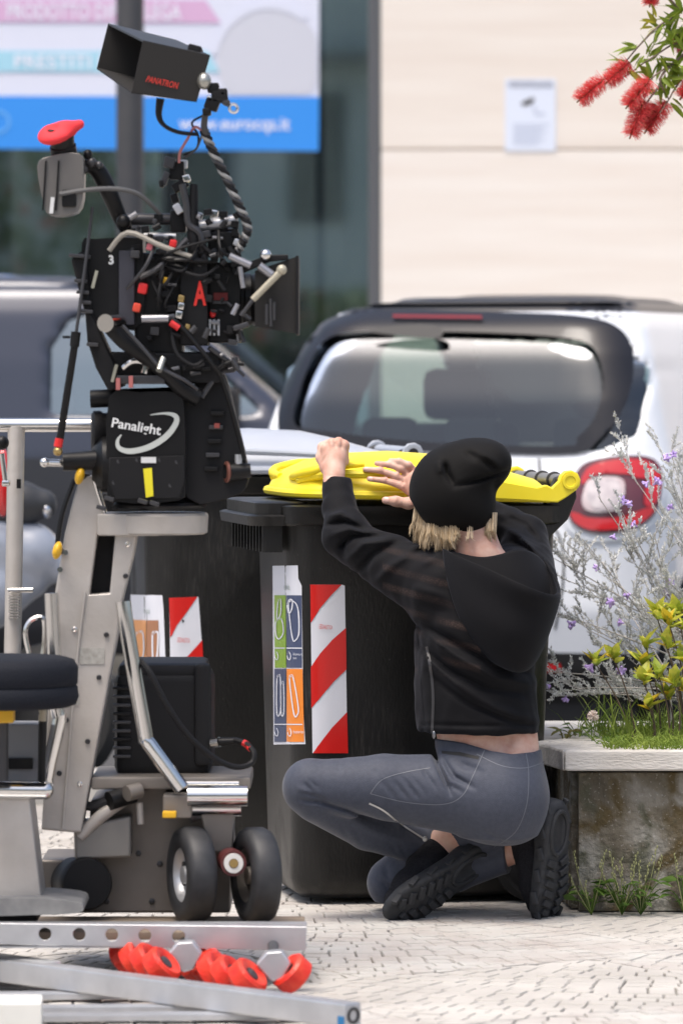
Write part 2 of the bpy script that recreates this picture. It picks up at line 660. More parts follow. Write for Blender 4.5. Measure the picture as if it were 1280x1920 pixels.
for i, t in enumerate(tiles): t.materials.append(m_stone if i % 2 else m_stone2)
TR = math.radians(33)
for iy in range(-16, 17):
    for ix in range(-14, 15):
        lx, ly = ix * TW + 0.3 * (iy % 3), iy * TD
        wx_, wy_ = 0.3 + lx * math.cos(TR) - ly * math.sin(TR), 11.4 + lx * math.sin(TR) + ly * math.cos(TR)
        if not (7.2 < wy_ < 13.9 and abs(wx_) < 6.0): continue
        o = bpy.data.objects.new('paving_slab', tiles[(ix * 3 + iy * 5) % 4])
        COL.objects.link(o)
        o.parent = g
        o.location = (wx_, wy_, R.uniform(-0.001, 0.001)); o.rotation_euler = (0, 0, TR)
road = MB().box((0, 18.2, -0.045), (120, 6.4, 0.08)).build('road', mat('asphalt', (0.05, 0.05, 0.052), 0.85, col2=(0.075, 0.075, 0.075), nscale=90, bump=0.4, bscale=300), smooth=0)
tag(road, kind='structure')
kerb = MB()
for k in range(-14, 14):
    kerb.box((k * 1.0, 14.86, 0.03), (0.985, 0.18, 0.12), bev=0.012)
    kerb.box((k * 1.0, 21.5, 0.03), (0.985, 0.2, 0.12), bev=0.012)
kb = kerb.build('kerb', mat('kerb stone', (0.36, 0.35, 0.33), 0.85, col2=(0.46, 0.45, 0.42), nscale=12))
tag(kb, kind='structure')
pav = MB().box((0, 23.2, 0.03), (120, 3.2, 0.1)).build('pavement', mat('far pavement', (0.38, 0.37, 0.35), 0.85, col2=(0.48, 0.46, 0.43), nscale=5), smooth=0)
tag(pav, kind='structure')

# ------------------------------------------------------------------ shop front across the street
WD = 25.0
shop = thing('shop_building', (0, WD, 0.08), 'cream stone shop building with dark plate glass window and grey frame', 'building')
m_trav = mat('cream travertine', (0.78, 0.705, 0.63), 0.6, col2=(0.83, 0.77, 0.70), nscale=2.2, stretch=(0.35, 1, 4), bump=0.08, bscale=20, spec=0.3)
m_trav2 = mat('cream travertine light', (0.80, 0.73, 0.66), 0.6, col2=(0.85, 0.80, 0.74), nscale=2.0, stretch=(0.4, 1, 5), bump=0.08, bscale=20, spec=0.3)
m_groove = mat('stone joint', (0.62, 0.54, 0.46), 0.9)
m_frame = mat('grey window frame', (0.10, 0.105, 0.115), 0.45, spec=0.5)
xw = (714 - HX) * WD / F
MB().box(((xw + 12) / 2 + 0.004, WD + 0.144, 3.1), (12 - xw, 0.3, 6.2)).build('wall_core', m_groove, shop, smooth=0)
rows = [0.1, 0.72, 1.62, 2.56, 3.5, 4.4, 5.4, 6.2]
for r, (z0, z1) in enumerate(zip(rows, rows[1:])):
    x = xw - (0.0 if r != 2 else 0.0)
    first = [1.9, 2.6, 2.4, 2.3, 2.6, 2.0, 2.2][r]
    while x < 12:
        w = first if x <= xw + 0.001 else 2.1
        me = MB().box((x + w / 2, WD + 0.03, (z0 + z1) / 2), (w - 0.003, 0.09, z1 - z0 - 0.014), bev=0.004)
        me.build('stone_panel', m_trav if (r + int(x * 3)) % 2 else m_trav2, shop)
        x += w
# frame and glass
fx1 = xw - 0.004; fx0 = (691 - HX) * WD / F
MB().box(((fx0 + fx1) / 2, WD + 0.08, 3.1), (fx1 - fx0, 0.16, 6.0), bev=0.005).build('window_frame_post', m_frame, shop)
MB().box((-4.0, WD + 0.1, 0.35), (2 * (4.0 + fx0) - 0.002, 0.14, 0.55), bev=0.005).build('window_sill', m_frame, shop)
MB().box((-4.0, WD + 0.1, 5.9), (2 * (4.0 + fx0) - 0.002, 0.14, 0.4), bev=0.005).build('window_head', m_frame, shop)
mx = -3.3
MB().box((mx, WD + 0.085, 3.16), (0.08, 0.15, 5.05), bev=0.005).build('window_mullion', m_frame, shop)
m_shopglass = glassmat('shop window glass', (0.55, 0.6, 0.6), gloss=0.42, rough=0.03, gcol=(0.75, 0.85, 0.86))
for (a, b) in ((-8.0, mx - 0.04), (mx + 0.04, fx0)):
    MB().box(((a + b) / 2, WD + 0.1, 3.16), (b - a - 0.004, 0.012, 5.06)).build('pane', m_shopglass, shop, smooth=0)
MB().box((-4.0, WD + 2.6, 3.0), (9, 0.1, 6.0)).build('interior_wall', mat('interior with reflection streaks', (0.12, 0.15, 0.15), 0.8, col2=(0.50, 0.56, 0.56), nscale=1.3, stretch=(2.2, 1, 0.35)), shop, smooth=0)  # pale vertical streaks in the wall colour stand in for window reflections
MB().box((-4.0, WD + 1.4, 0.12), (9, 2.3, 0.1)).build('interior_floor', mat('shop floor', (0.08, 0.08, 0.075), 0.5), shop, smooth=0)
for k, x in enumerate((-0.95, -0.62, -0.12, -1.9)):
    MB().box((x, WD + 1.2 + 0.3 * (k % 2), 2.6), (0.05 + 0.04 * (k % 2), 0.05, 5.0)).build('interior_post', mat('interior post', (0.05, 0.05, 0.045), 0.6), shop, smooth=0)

# poster on the glass
PD = WD + 0.078
pos = thing('window_poster', P(-150, 283, PD), 'white and blue advertising poster with pink and turquoise ribbons on shop window', 'poster')
def pframe(name, pts, m, par, D=PD, off=0.0, th=0.003):
    return MB().plate(pts, D - off, th).build(name, m, par, smooth=0)
m_pw = mat('poster white', (0.70, 0.735, 0.86), 0.55, spec=0.2)
m_pb = mat('poster blue', (0.05, 0.29, 0.82), 0.5, spec=0.2)
m_pp = mat('poster pink', (0.66, 0.43, 0.64), 0.5, spec=0.2)
m_pt = mat('poster turquoise', (0.38, 0.66, 0.80), 0.5, spec=0.2)
m_pg = mat('poster grey disc', (0.60, 0.62, 0.70), 0.5, spec=0.2)
pframe('sheet', [(-700, -420), (600, -420), (597, 283), (-700, 274)], m_pw, pos)
pframe('blue_band', [(-700, 178), (598, 181.5), (597, 283), (-700, 274)], m_pb, pos, off=0.005)
pframe('pink_ribbon', [(-700, -6), (385, 0), (414, 43), (-700, 38)], m_pp, pos, off=0.005)
pframe('turquoise_ribbon', [(-700, 94), (390, 96), (412, 136), (-700, 132)], m_pt, pos, off=0.005)
disc = [(505 + 98 * math.cos(t), 112 + 100 * math.sin(t)) for t in np.linspace(0, 2 * math.pi, 40)[:-1]]
disc = [(min(x, 594), min(y, 176)) for x, y in disc]
pframe('grey_disc', disc, m_pg, pos, off=0.004)
arc = [(505 + 112 * math.cos(t), 120 + 118 * math.sin(t)) for t in np.linspace(3.3, 5.4, 18)] + [(505 + 98 * math.cos(t), 118 + 101 * math.sin(t)) for t in np.linspace(5.4, 3.3, 18)]
pframe('pale_arc', arc, m_pw, pos, off=0.007)
m_pl = mat('poster lettering', (0.82, 0.85, 0.95), 0.5, spec=0.2)
lettering('lettering', 'PRODOTTO DIPEN. LEGA', [(14, 6), (340, 7), (340, 38), (14, 36)], m_pl, pos, D=PD - 0.009, bold=0.01)
lettering('lettering', 'PRESTITI PERSONALI', [(28, 102), (380, 103), (380, 130), (28, 128)], m_pl, pos, D=PD - 0.009, bold=0.01)
lettering('lettering', 'www.eurocqs.it', [(336, 220), (543, 221), (543, 252), (336, 250)], m_pl, pos, D=PD - 0.009, bold=0.012)
rg = [(-2 + 22 * math.cos(t), 228 + 22 * math.sin(t)) for t in np.linspace(0, 2 * math.pi, 30)[:-1]]
rh = [(-2 + 17 * math.cos(t), 228 + 17 * math.sin(t)) for t in np.linspace(0, 2 * math.pi, 30)[:-1]]
MB().plate(rg, PD - 0.008, 0.002, holes=[rh]).build('emblem', mat('poster pale blue', (0.14, 0.42, 0.85), 0.5), pos, smooth=0)

# camera notice on the wall
sg = thing('wall_notice', P(993, 283, WD - 0.02), 'white video surveillance notice fixed on the cream stone wall', 'sign')
SD = WD - 0.021
MB().plate([(946, 148), (1041, 148), (1041, 283), (946, 283)], SD, 0.004).build('board', mat('notice white', (0.74, 0.80, 0.92), 0.4), sg, smooth=0)
m_ng = mat('notice grey print', (0.22, 0.23, 0.28), 0.5)
m_np = mat('notice pale print', (0.55, 0.60, 0.72), 0.5)
lettering('lettering', 'VIDEOSORVEGLIANZA', [(952, 152), (1036, 152), (1036, 164), (952, 164)], m_ng, sg, D=SD - 0.003, bold=0.01)
MB().plate([(976, 192), (998, 182), (1002, 188), (994, 196), (980, 199)], SD - 0.002, 0.002).build('camera_symbol', mat('notice dark print', (0.08, 0.075, 0.07), 0.5), sg, smooth=0)
MB().plate([(997, 199), (1001, 197), (1008, 212), (1020, 210), (1020, 216), (1003, 217)], SD - 0.002, 0.002).build('bracket_symbol', m_np, sg, smooth=0)
for k in range(6):
    MB().pbox(962, 232 + k * 7, 1028 - (k * 13) % 22, 234.6 + k * 7, SD - 0.002, 0.002).build('text_line', m_np, sg, smooth=0)

# post in the street
PO = 22.4
pp = thing('steel_post', P(243, 1200, PO).xy.to_3d(), 'plain dark grey round steel post in front of shop poster', 'post')
x = (244 - HX) * PO / F
rad = 26 * PO / F
MB().lathe((x, PO, 0.08), (0, 0, 1), [(0, 0), (0, rad), (5.6, rad), (5.66, rad * 0.6), (5.67, 0)], 28).build('pole', mat('post grey', (0.04, 0.042, 0.047), 0.5, col2=(0.05, 0.05, 0.053), nscale=6), pp)
MB().lathe((x, PO, 0.08), (0, 0, 1), [(0, 0), (0, rad * 1.9), (0.02, rad * 1.9), (0.03, rad * 1.15), (0.2, rad * 1.1), (0.2, 0)], 28).build('base_collar', m_frame, pp)

# what the window mirrors: hedge and house on the camera's side of the square
hed = []
def leafcloud(n, lo, hi, size, seed, taper=0.0):
    r = np.random.RandomState(seed)
    p = r.rand(n, 3) * (np.array(hi) - lo) + lo
    d = r.randn(n, 3); d /= np.linalg.norm(d, axis=1)[:, None]
    e = np.cross(d, r.randn(n, 3)); e /= np.linalg.norm(e, axis=1)[:, None]
    s = size * (0.6 + 0.8 * r.rand(n, 1))
    V = np.concatenate([p - d * s, p + e * s * 0.4, p + d * s, p - e * s * 0.4], 1).reshape(-1, 3)
    return V, np.arange(4 * n).reshape(-1, 4)
for k, (x0, x1, top) in enumerate(((-9.0, -2.3, 4.9), (-2.0, 0.9, 2.5), (1.4, 5.5, 2.0))):
    th = thing('hedge', ((x0 + x1) / 2, -9.6, 0), ['tall dark green hedge mirrored at left in the shop window', 'lower flowering hedge mirrored low in the shop window', 'low dark hedge behind the viewer on the right'][k], 'hedge', 'hedges across the square')
    V, Fc = leafcloud(4200, (x0, -10.2, 0.05), (x1, -9.0, top), 0.13, 50 + k)
    npmesh('foliage', V, Fc, mat('hedge leaf', (0.05, 0.10, 0.04), 0.6, col2=(0.11, 0.16, 0.06), nscale=2), th, 0)
    MB().box(((x0 + x1) / 2, -9.6, 0.3), (x1 - x0 - 0.4, 0.5, 0.6)).build('stems', mat('hedge stem', (0.05, 0.04, 0.03), 0.9), th, smooth=0)
    if k < 2:
        V, Fc = leafcloud(160, (x0, -9.1, 0.4), (x1, -8.95, top), 0.09, 80 + k)
        npmesh('blossom', V, Fc, mat('hedge blossom', (0.45, 0.05, 0.04), 0.6), th, 0)
hs = thing('house', (0, -26, 0), 'grey green house on the far side of the square behind the viewer', 'building')
MB().box((-4, -28, 5), (40, 4, 10)).build('wall', mat('house render', (0.33, 0.40, 0.40), 0.8, col2=(0.42, 0.48, 0.48), nscale=0.5), hs, smooth=0)
for k in range(-6, 5):
    MB().box((k * 1.9 - 2, -25.7, 6.3 + 0.3 * (k % 3)), (1.9, 0.7, 0.16)).build('balcony', mat('balcony slab', (0.10, 0.11, 0.11), 0.8), hs, smooth=0)
    MB().box((k * 1.9 - 2.3, -25.98, 4.6 + 0.4 * (k % 2)), (0.9, 0.08, 2.1)).build('window', mat('house window', (0.04, 0.05, 0.055), 0.2), hs, smooth=0)

# ------------------------------------------------------------------ planter
pl = thing('planter', (1.5, 12.1, 0), 'raised concrete planter with pale stone ledge and stained mossy wall', 'planter')
def plan(off):
    # plan outline of the ledge, moved inwards by off
    return [(0.545 + off * 0.7, 11.60 + off), (0.475 + off, 11.93 + off * 0.3), (0.475 + off, 12.66 - off), (3.2, 12.66 - off), (3.2, 11.60 + off)]
def prism(mb, pts, z0, z1):
    a = [mb.bm.verts.new((x, y, z0)) for x, y in pts]; b = [mb.bm.verts.new((x, y, z1)) for x, y in pts]
    mb.bm.faces.new(a[::-1]); mb.bm.faces.new(b)
    for i in range(len(pts)):
        j = (i + 1) % len(pts)
        mb.bm.faces.new((a[i], a[j], b[j], b[i]))
    return mb
m_conc = bpy.data.materials.new('stained concrete')
m_conc.use_nodes = True
nt = m_conc.node_tree; bs = nt.nodes['Principled BSDF']; bs.inputs['Roughness'].default_value = 0.9; bs.inputs['Specular IOR Level'].default_value = 0.2
tc = nt.nodes.new('ShaderNodeTexCoord')
def nz(scale, detail, st=(1, 1, 1), dist=0.0):
    mp = nt.nodes.new('ShaderNodeMapping'); mp.inputs['Scale'].default_value = st
    nt.links.new(tc.outputs['Object'], mp.inputs[0])
    n = nt.nodes.new('ShaderNodeTexNoise'); n.inputs['Scale'].default_value = scale; n.inputs['Detail'].default_value = detail; n.inputs['Distortion'].default_value = dist
    nt.links.new(mp.outputs[0], n.inputs['Vector'])
    return n.outputs['Fac']
def ramp(f, stops):
    r = nt.nodes.new('ShaderNodeValToRGB')
    while len(r.color_ramp.elements) < len(stops): r.color_ramp.elements.new(0.5)
    for e, (p, c) in zip(r.color_ramp.elements, stops): e.position = p; e.color = (*c, 1)
    nt.links.new(f, r.inputs[0]); return r.outputs[0]
def mixc(f, a, b, mode='MIX'):
    m = nt.nodes.new('ShaderNodeMix'); m.data_type = 'RGBA'; m.blend_type = mode
    if hasattr(f, 'links'): nt.links.new(f, m.inputs[0])
    else: m.inputs[0].default_value = f
    for s, v in ((6, a), (7, b)):
        if hasattr(v, 'links'): nt.links.new(v, m.inputs[s])
        else: m.inputs[s].default_value = (*v, 1)
    return m.outputs[2]
base = ramp(nz(7, 8, (1, 1, 0.6), 0.6), [(0.32, (0.065, 0.055, 0.038)), (0.48, (0.17, 0.15, 0.115)), (0.62, (0.33, 0.32, 0.285))])
rust = mixc(ramp(nz(9, 6, (1, 1, 0.75), 1.0), [(0.48, (0, 0, 0)), (0.60, (1, 1, 1))]), base, (0.105, 0.08, 0.04))
moss = mixc(ramp(nz(14, 8, (1, 1, 0.8), 0.5), [(0.56, (0, 0, 0)), (0.70, (0.85, 0.85, 0.85))]), rust, (0.075, 0.08, 0.05))
fleck = mixc(ramp(nz(120, 4), [(0.60, (0, 0, 0)), (0.72, (0.75, 0.75, 0.75))]), moss, (0.40, 0.385, 0.35))
nt.links.new(fleck, bs.inputs['Base Color'])
bp = nt.nodes.new('ShaderNodeBump'); bp.inputs['Strength'].default_value = 1.0; bp.inputs['Distance'].default_value = 0.012
nt.links.new(nz(55, 8), bp.inputs['Height']); nt.links.new(bp.outputs[0], bs.inputs['Normal'])

prism(MB(), plan(0.085), 0.0, 0.335).build('wall_core', m_conc, pl, smooth=0)
# front wall blocks with thin joints
zs = [0.0, 0.345]
for r in range(1):
    x = 0.585; k = 0
    while x < 3.2:
        w = 1.6 if k == 0 else 1.1
        MB().box((x + w / 2, 11.70, (zs[r] + zs[r + 1]) / 2), (w - 0.0015, 0.10, zs[r + 1] - zs[r] - 0.0015), bev=0.003).build('wall_block', m_conc, pl)
        x += w; k += 1
    sb = MB().box((0.5755, 11.93, (zs[r] + zs[r + 1]) / 2), (0.06, 0.48, zs[r + 1] - zs[r] - 0.006), Matrix.Rotation(0.10, 3, 'Z'), bev=0.006)
    sb.build('wall_block', m_conc, pl)
m_ledge = mat('ledge stone', (0.50, 0.475, 0.435), 0.75, col2=(0.64, 0.62, 0.58), nscale=9, stretch=(0.6, 1, 2), bump=0.35, bscale=90, spec=0.25)
m_ledge_d = mat('ledge stone worn shaded', (0.40, 0.385, 0.36), 0.85, col2=(0.55, 0.53, 0.50), nscale=22, bump=0.7, bscale=70, spec=0.2)  # rougher corner stone; shade of its turned-away face is put into the colour
a, b = plan(0), plan(0.20)
cuts = [1.30, 2.1, 3.2]
LZ0, LZ1 = 0.352, 0.403
prism(MB(), [a[0], a[1], b[1], b[0]], LZ0, LZ1).build('ledge_slab', m_ledge_d, pl, bevel=0.006)
prism(MB(), [a[1], a[2], (b[2][0], a[2][1]), (b[1][0], b[1][1])], LZ0, LZ1 - 0.002).build('ledge_slab', m_ledge, pl, bevel=0.006)
prev = (a[0], b[0])
for c in cuts:
    prism(MB(), [(prev[0][0] + 0.003, a[0][1]), (c, a[0][1]), (c, b[0][1]), (prev[1][0] + 0.003, b[0][1])], LZ0, LZ1).build('ledge_slab', m_ledge, pl, bevel=0.005)
    prev = ((c, 0), (c, 0))
prism(MB(), [(b[2][0] + 0.003, b[2][1]), (3.2, b[2][1]), (3.2, a[2][1]), (b[2][0] + 0.003, a[2][1])], LZ0, LZ1 - 0.003).build('ledge_slab', m_ledge, pl, bevel=0.005)
prism(MB(), [(b[1][0] - 0.02, b[0][1] - 0.02), (b[2][0] - 0.02, b[2][1] + 0.02), (3.19, b[2][1] + 0.02), (3.19, b[0][1] - 0.02)], 0.30, 0.372).build('soil', mat('soil', (0.05, 0.04, 0.03), 0.95, col2=(0.08, 0.065, 0.045), nscale=40, bump=0.8, bscale=90), pl, smooth=0)

# ------------------------------------------------------------------ wheeled bins
m_bin = mat('black bin plastic', (0.0045, 0.0044, 0.0043), 0.42, col2=(0.010, 0.0098, 0.009), nscale=5, bump=0.12, bscale=160, spec=0.42, stretch=(1, 1, 0.4))
def worn_bin(m):
    nt = m.node_tree; b = nt.nodes['Principled BSDF']
    tc = nt.nodes.new('ShaderNodeTexCoord')
    def layer(scale, st, lo, hi):
        mp = nt.nodes.new('ShaderNodeMapping'); mp.inputs['Scale'].default_value = st; nt.links.new(tc.outputs['Object'], mp.inputs[0])
        n = nt.nodes.new('ShaderNodeTexNoise'); n.inputs['Scale'].default_value = scale; n.inputs['Detail'].default_value = 8; nt.links.new(mp.outputs[0], n.inputs[0])
        r = nt.nodes.new('ShaderNodeMapRange'); r.inputs[1].default_value = lo; r.inputs[2].default_value = hi; nt.links.new(n.outputs['Fac'], r.inputs[0])
        return r.outputs[0]
    dust, scr, spk = layer(4, (1, 1, 0.7), 0.52, 0.75), layer(70, (3, 3, 0.25), 0.50, 0.72), layer(160, (1, 1, 1), 0.70, 0.74)
    mu = nt.nodes.new('ShaderNodeMath'); mu.operation = 'MULTIPLY'; nt.links.new(dust, mu.inputs[0]); nt.links.new(scr, mu.inputs[1])
    ad = nt.nodes.new('ShaderNodeMath'); ad.operation = 'ADD'; ad.use_clamp = True; nt.links.new(mu.outputs[0], ad.inputs[0]); nt.links.new(spk, ad.inputs[1])
    mx = nt.nodes.new('ShaderNodeMix'); mx.data_type = 'RGBA'
    nt.links.new(ad.outputs[0], mx.inputs[0]); nt.links.new(b.inputs['Base Color'].links[0].from_socket, mx.inputs[6]); mx.inputs[7].default_value = (0.06, 0.055, 0.05, 1)
    nt.links.new(mx.outputs[2], b.inputs['Base Color'])
    rg = nt.nodes.new('ShaderNodeMapRange'); rg.inputs[3].default_value = 0.38; rg.inputs[4].default_value = 0.75; nt.links.new(dust, rg.inputs[0]); nt.links.new(rg.outputs[0], b.inputs['Roughness'])
worn_bin(m_bin)
m_rub = mat('black rubber', (0.015, 0.015, 0.016), 0.7)
def rrect(x0, x1, hw, rc, n=6):
    pts = []
    for cx, cy, a0 in ((x1 - rc, hw - rc, 0), (x0 + rc, hw - rc, 90), (x0 + rc, -hw + rc, 180), (x1 - rc, -hw + rc, 270)):
        for k in range(n + 1):
            t = math.radians(a0 + 90 * k / n)
            pts.append((cx + rc * math.cos(t), cy + rc * math.sin(t)))
    return pts
def loft(mb, secs, M):
    rings = [[mb.bm.verts.new(M @ Vector((x, y, z))) for x, y in pts] for z, pts in secs]
    n = len(rings[0])
    for A, B in zip(rings, rings[1:]):
        for k in range(n):
            mb.bm.faces.new((A[k], A[(k + 1) % n], B[(k + 1) % n], B[k]))
    mb.bm.faces.new(rings[0][::-1]); mb.bm.faces.new(rings[-1])
    return mb

HGX = 0.348
def make_bin(cx, cy, rot, sc, label, lidmat, rodmat, open_lid=0.0):
    t = thing('wheeled_bin', (cx, cy, 0), label, 'bin', 'wheeled bins by the planter')
    M = Matrix.Translation((cx, cy, 0)) @ Matrix.Rotation(rot, 4, 'Z') @ Matrix.Scale(sc, 4)
    secs = []
    for z, k in ((0.012, 0.03), (0.03, 0.008), (0.06, 0.0)):
        secs.append((z, rrect(-0.335 + k, 0.30 - k, 0.255 - k, 0.085)))
    for i in range(1, 9):
        f = i / 8
        secs.append((0.06 + f * 0.90, rrect(-0.335 - 0.022 * f, 0.30 + 0.035 * f, 0.255 + 0.035 * f, 0.085)))
    body = loft(MB(), secs, M).build('body', m_bin, t, smooth=50)
    # rim: collar and the comb lip at the front
    rim = MB()
    loft(rim, [(0.952, rrect(-0.372, 0.345, 0.305, 0.05)), (0.958, rrect(-0.378, 0.35, 0.312, 0.05)), (1.000, rrect(-0.378, 0.35, 0.312, 0.05)), (1.004, rrect(-0.368, 0.345, 0.302, 0.05))], M)
    rim.build('rim', m_bin, t, smooth=50)
    lip = MB()
    loft(lip, [(0.952, rrect(-0.452, -0.30, 0.285, 0.06)), (0.976, rrect(-0.456, -0.30, 0.29, 0.06)), (0.980, rrect(-0.446, -0.30, 0.283, 0.06))], M)
    loft(lip, [(0.980, rrect(-0.437, -0.30, 0.275, 0.05)), (1.008, rrect(-0.437, -0.30, 0.275, 0.05)), (1.012, rrect(-0.43, -0.30, 0.268, 0.05))], M)
    for k in range(-5, 6):
        lip.box(M @ Vector((-0.395, k * 0.05, 0.92)), (0.05 * sc, 0.008, 0.07 * sc), Matrix.Rotation(rot, 3, 'Z'))
    lip.build('front_lip', m_bin, t, smooth=50)
    # rear: brackets, handle bar, wheels
    for s in (-1, 1):
        br = MB()
        pts = [(0.25, 0.93), (0.29, 1.0), (0.30, 1.02), (0.32, 1.07), (HGX, 1.08), (0.372, 1.06), (0.374, 1.02), (0.352, 0.965), (0.31, 0.925), (0.30, 0.90)]
        fr = [br.bm.verts.new(M @ Vector((x, s * 0.285 - 0.016, z))) for x, z in pts]; bk = [br.bm.verts.new(M @ Vector((x, s * 0.285 + 0.016, z))) for x, z in pts]
        br.bm.faces.new(fr); br.bm.faces.new(bk[::-1])
        for i in range(len(pts)):
            j = (i + 1) % len(pts); br.bm.faces.new((fr[i], bk[i], bk[j], fr[j]))
        br.build('hinge_bracket', m_bin, t, smooth=30, bevel=0.004)
        wc = Vector((0.27, s * 0.275, 0.10))
        w = MB().lathe(M @ wc, M.to_3x3() @ Vector((0, 1, 0)), [(-0.028 * sc, 0), (-0.028 * sc, 0.05 * sc), (-0.02 * sc, 0.075 * sc), (-0.026 * sc, 0.085 * sc), (-0.018 * sc, 0.1 * sc), (0.018 * sc, 0.1 * sc), (0.026 * sc, 0.085 * sc), (0.02 * sc, 0.075 * sc), (0.028 * sc, 0.05 * sc), (0.028 * sc, 0)], 32)
        w.build('wheel', m_rub, t)
    bar = MB().cyl(M @ Vector((HGX, -0.275, 1.062)), M @ Vector((HGX, 0.275, 1.062)), 0.0165 * sc)
    rod = bar.build('handle_bar', rodmat, t)
    for y in (-0.16, -0.02, 0.12) if open_lid else ():
        MB().ring(M @ Vector((HGX, y, 1.062)), M.to_3x3() @ Vector((0, 1, 0)), 0.0165 * sc, 0.0055 * sc, 20, 8).build('ring', m_rub, rod)
    MB().cyl(M @ Vector((0.27, -0.25, 0.1)), M @ Vector((0.27, 0.25, 0.1)), 0.012).build('axle', m_rub, t)
    # lid
    st = [(-0.415, .10, .004), (-0.41, .17, .02), (-0.395, .23, .038), (-0.36, .28, .058), (-0.30, .305, .078), (-0.2, .312, .096), (-0.05, .314, .104), (0.08, .314, .098), (0.17, .312, .078), (0.25, .31, .055), (0.29, .308, .044), (0.305, .306, .03)]
    st = [(x * 0.83 if x < 0 else x, w, c) for x, w, c in st]
    lid = MB()
    L2 = M @ Matrix.Translation((HGX, 0, 1.0)) @ Matrix.Rotation(open_lid, 4, 'Y') @ Matrix.Translation((-HGX, 0, -1.0))
    n = 22
    top, bot = [], []
    for (x, hw, cr) in st:
        ra, rb = [], []
        for k in range(n + 1):
            u = -1 + 2 * k / n
            u = math.copysign(abs(u) ** 0.7, u)
            c = cr * (1 - abs(u) ** 5) + 0.006
            rib = 0.012 * math.exp(-((x + 0.33) / 0.03) ** 2) * (1 - u * u)
            ra.append(lid.bm.verts.new(L2 @ Vector((x, u * hw, 1.016 + c - rib)))); rb.append(lid.bm.verts.new(L2 @ Vector((x, u * hw, 1.012 + (c - 0.012) * 0.8))))
        top.append(ra); bot.append(rb)
    for i in range(len(st) - 1):
        for k in range(n):
            lid.bm.faces.new((top[i][k], top[i][k + 1], top[i + 1][k + 1], top[i + 1][k])); lid.bm.faces.new((bot[i + 1][k], bot[i + 1][k + 1], bot[i][k + 1], bot[i][k]))
        for k in (0, n):
            lid.bm.faces.new((top[i][k], top[i + 1][k], bot[i + 1][k], bot[i][k]))
    for i in (0, -1):
        for k in range(n):
            lid.bm.faces.new((top[i][k], bot[i][k], bot[i][k + 1], top[i][k + 1]))
    lo = lid.build('lid', lidmat, t, smooth=50)
    edge = [L2 @ Vector((x, -hw, 1.018)) for x, hw, c in st[::-1]] + [L2 @ Vector((x, hw, 1.018)) for x, hw, c in st]
    MB().tube(edge, 0.011 * sc, 8, sub=2).build('lid_flange', lidmat, lo)
    # raised shoulder along the side and the grip at the front
    for s in (-1, 1):
        MB().tube([L2 @ Vector(p) for p in ((-0.32, s * 0.2, 1.05), (-0.275, s * 0.272, 1.066), (-0.20, s * 0.305, 1.07), (-0.1, s * 0.316, 1.068), (0.1, s * 0.314, 1.058), (0.22, s * 0.312, 1.045))], [0.01, 0.012, 0.011, 0.010, 0.008, 0.003], 8).build('lid_shoulder', lidmat, lo)
        lug = MB()
        pts = [(0.10, 1.016), (0.24, 1.012), (0.318, 1.008), (0.338, 1.02)] + [(HGX + 0.028 * math.cos(a), 1.062 + 0.028 * math.sin(a)) for a in np.radians([-50, -20, 10, 45, 80, 115, 150, 180])] + [(0.303, 1.045), (0.288, 1.052), (0.263, 1.045), (0.17, 1.06), (0.10, 1.07)]
        yo = s * 0.322
        fr = [lug.bm.verts.new(L2 @ Vector((x, yo - 0.011, z))) for x, z in pts]; bk = [lug.bm.verts.new(L2 @ Vector((x, yo + 0.011, z))) for x, z in pts]
        lug.bm.faces.new(fr); lug.bm.faces.new(bk[::-1])
        for i in range(len(pts)):
            j = (i + 1) % len(pts); lug.bm.faces.new((fr[i], bk[i], bk[j], fr[j]))
        lug.build('hinge_arm', lidmat, lo, smooth=30, bevel=0.003)
        MB().lathe(L2 @ Vector((HGX, yo - 0.012, 1.062)), L2.to_3x3() @ Vector((0, -1, 0)), [(0, 0.02 * sc), (0.004, 0.02 * sc), (0.004, 0.014 * sc), (0.001, 0.013 * sc), (0.001, 0)], 24).build('hinge_cap', lidmat, lo)
        if not open_lid:
            MB().cyl(L2 @ Vector((HGX, yo - 0.0165, 1.062)), L2 @ Vector((HGX, yo - 0.012, 1.062)), 0.013 * sc).build('tube_dark_hole', m_rub, lo)  # black disc stands in for the dark inside of the open tube
    for s in (-1, 1):
        MB().tube([L2 @ Vector(p) for p in ((-0.17, s * 0.29, 1.094), (-0.24, s * 0.282, 1.088), (-0.30, s * 0.255, 1.074), (-0.325, s * 0.18, 1.062), (-0.32, s * 0.09, 1.056))], [0.006, 0.011, 0.012, 0.012, 0.008], 10).build('lid_grip', lidmat, lo)
    return t, body, lo, M

m_yel = mat('yellow bin lid', (0.82, 0.66, 0.015), 0.42, col2=(0.84, 0.71, 0.05), nscale=5, spec=0.4)
m_gry = mat('grey bin lid', (0.36, 0.39, 0.45), 0.35, spec=0.5, col2=(0.41, 0.44, 0.49), nscale=4)
m_rod = mat('bin rod steel', (0.30, 0.29, 0.28), 0.4, 0.6)
BX, BY = 0.172, 12.10
bin1, body1, lid1, M1 = make_bin(BX, BY, math.radians(10), 1.0, 'black wheeled bin with yellow lid and warning stripes in front of the kneeling person', m_yel, m_rod, open_lid=math.radians(1.2))
B2 = P(500, 900, 13.35)
bin2, body2, lid2, M2 = make_bin(B2.x, 13.35, math.radians(8), 1.05, 'black wheeled bin with grey lid standing behind the camera dolly', m_gry, m_gry, open_lid=0.0)

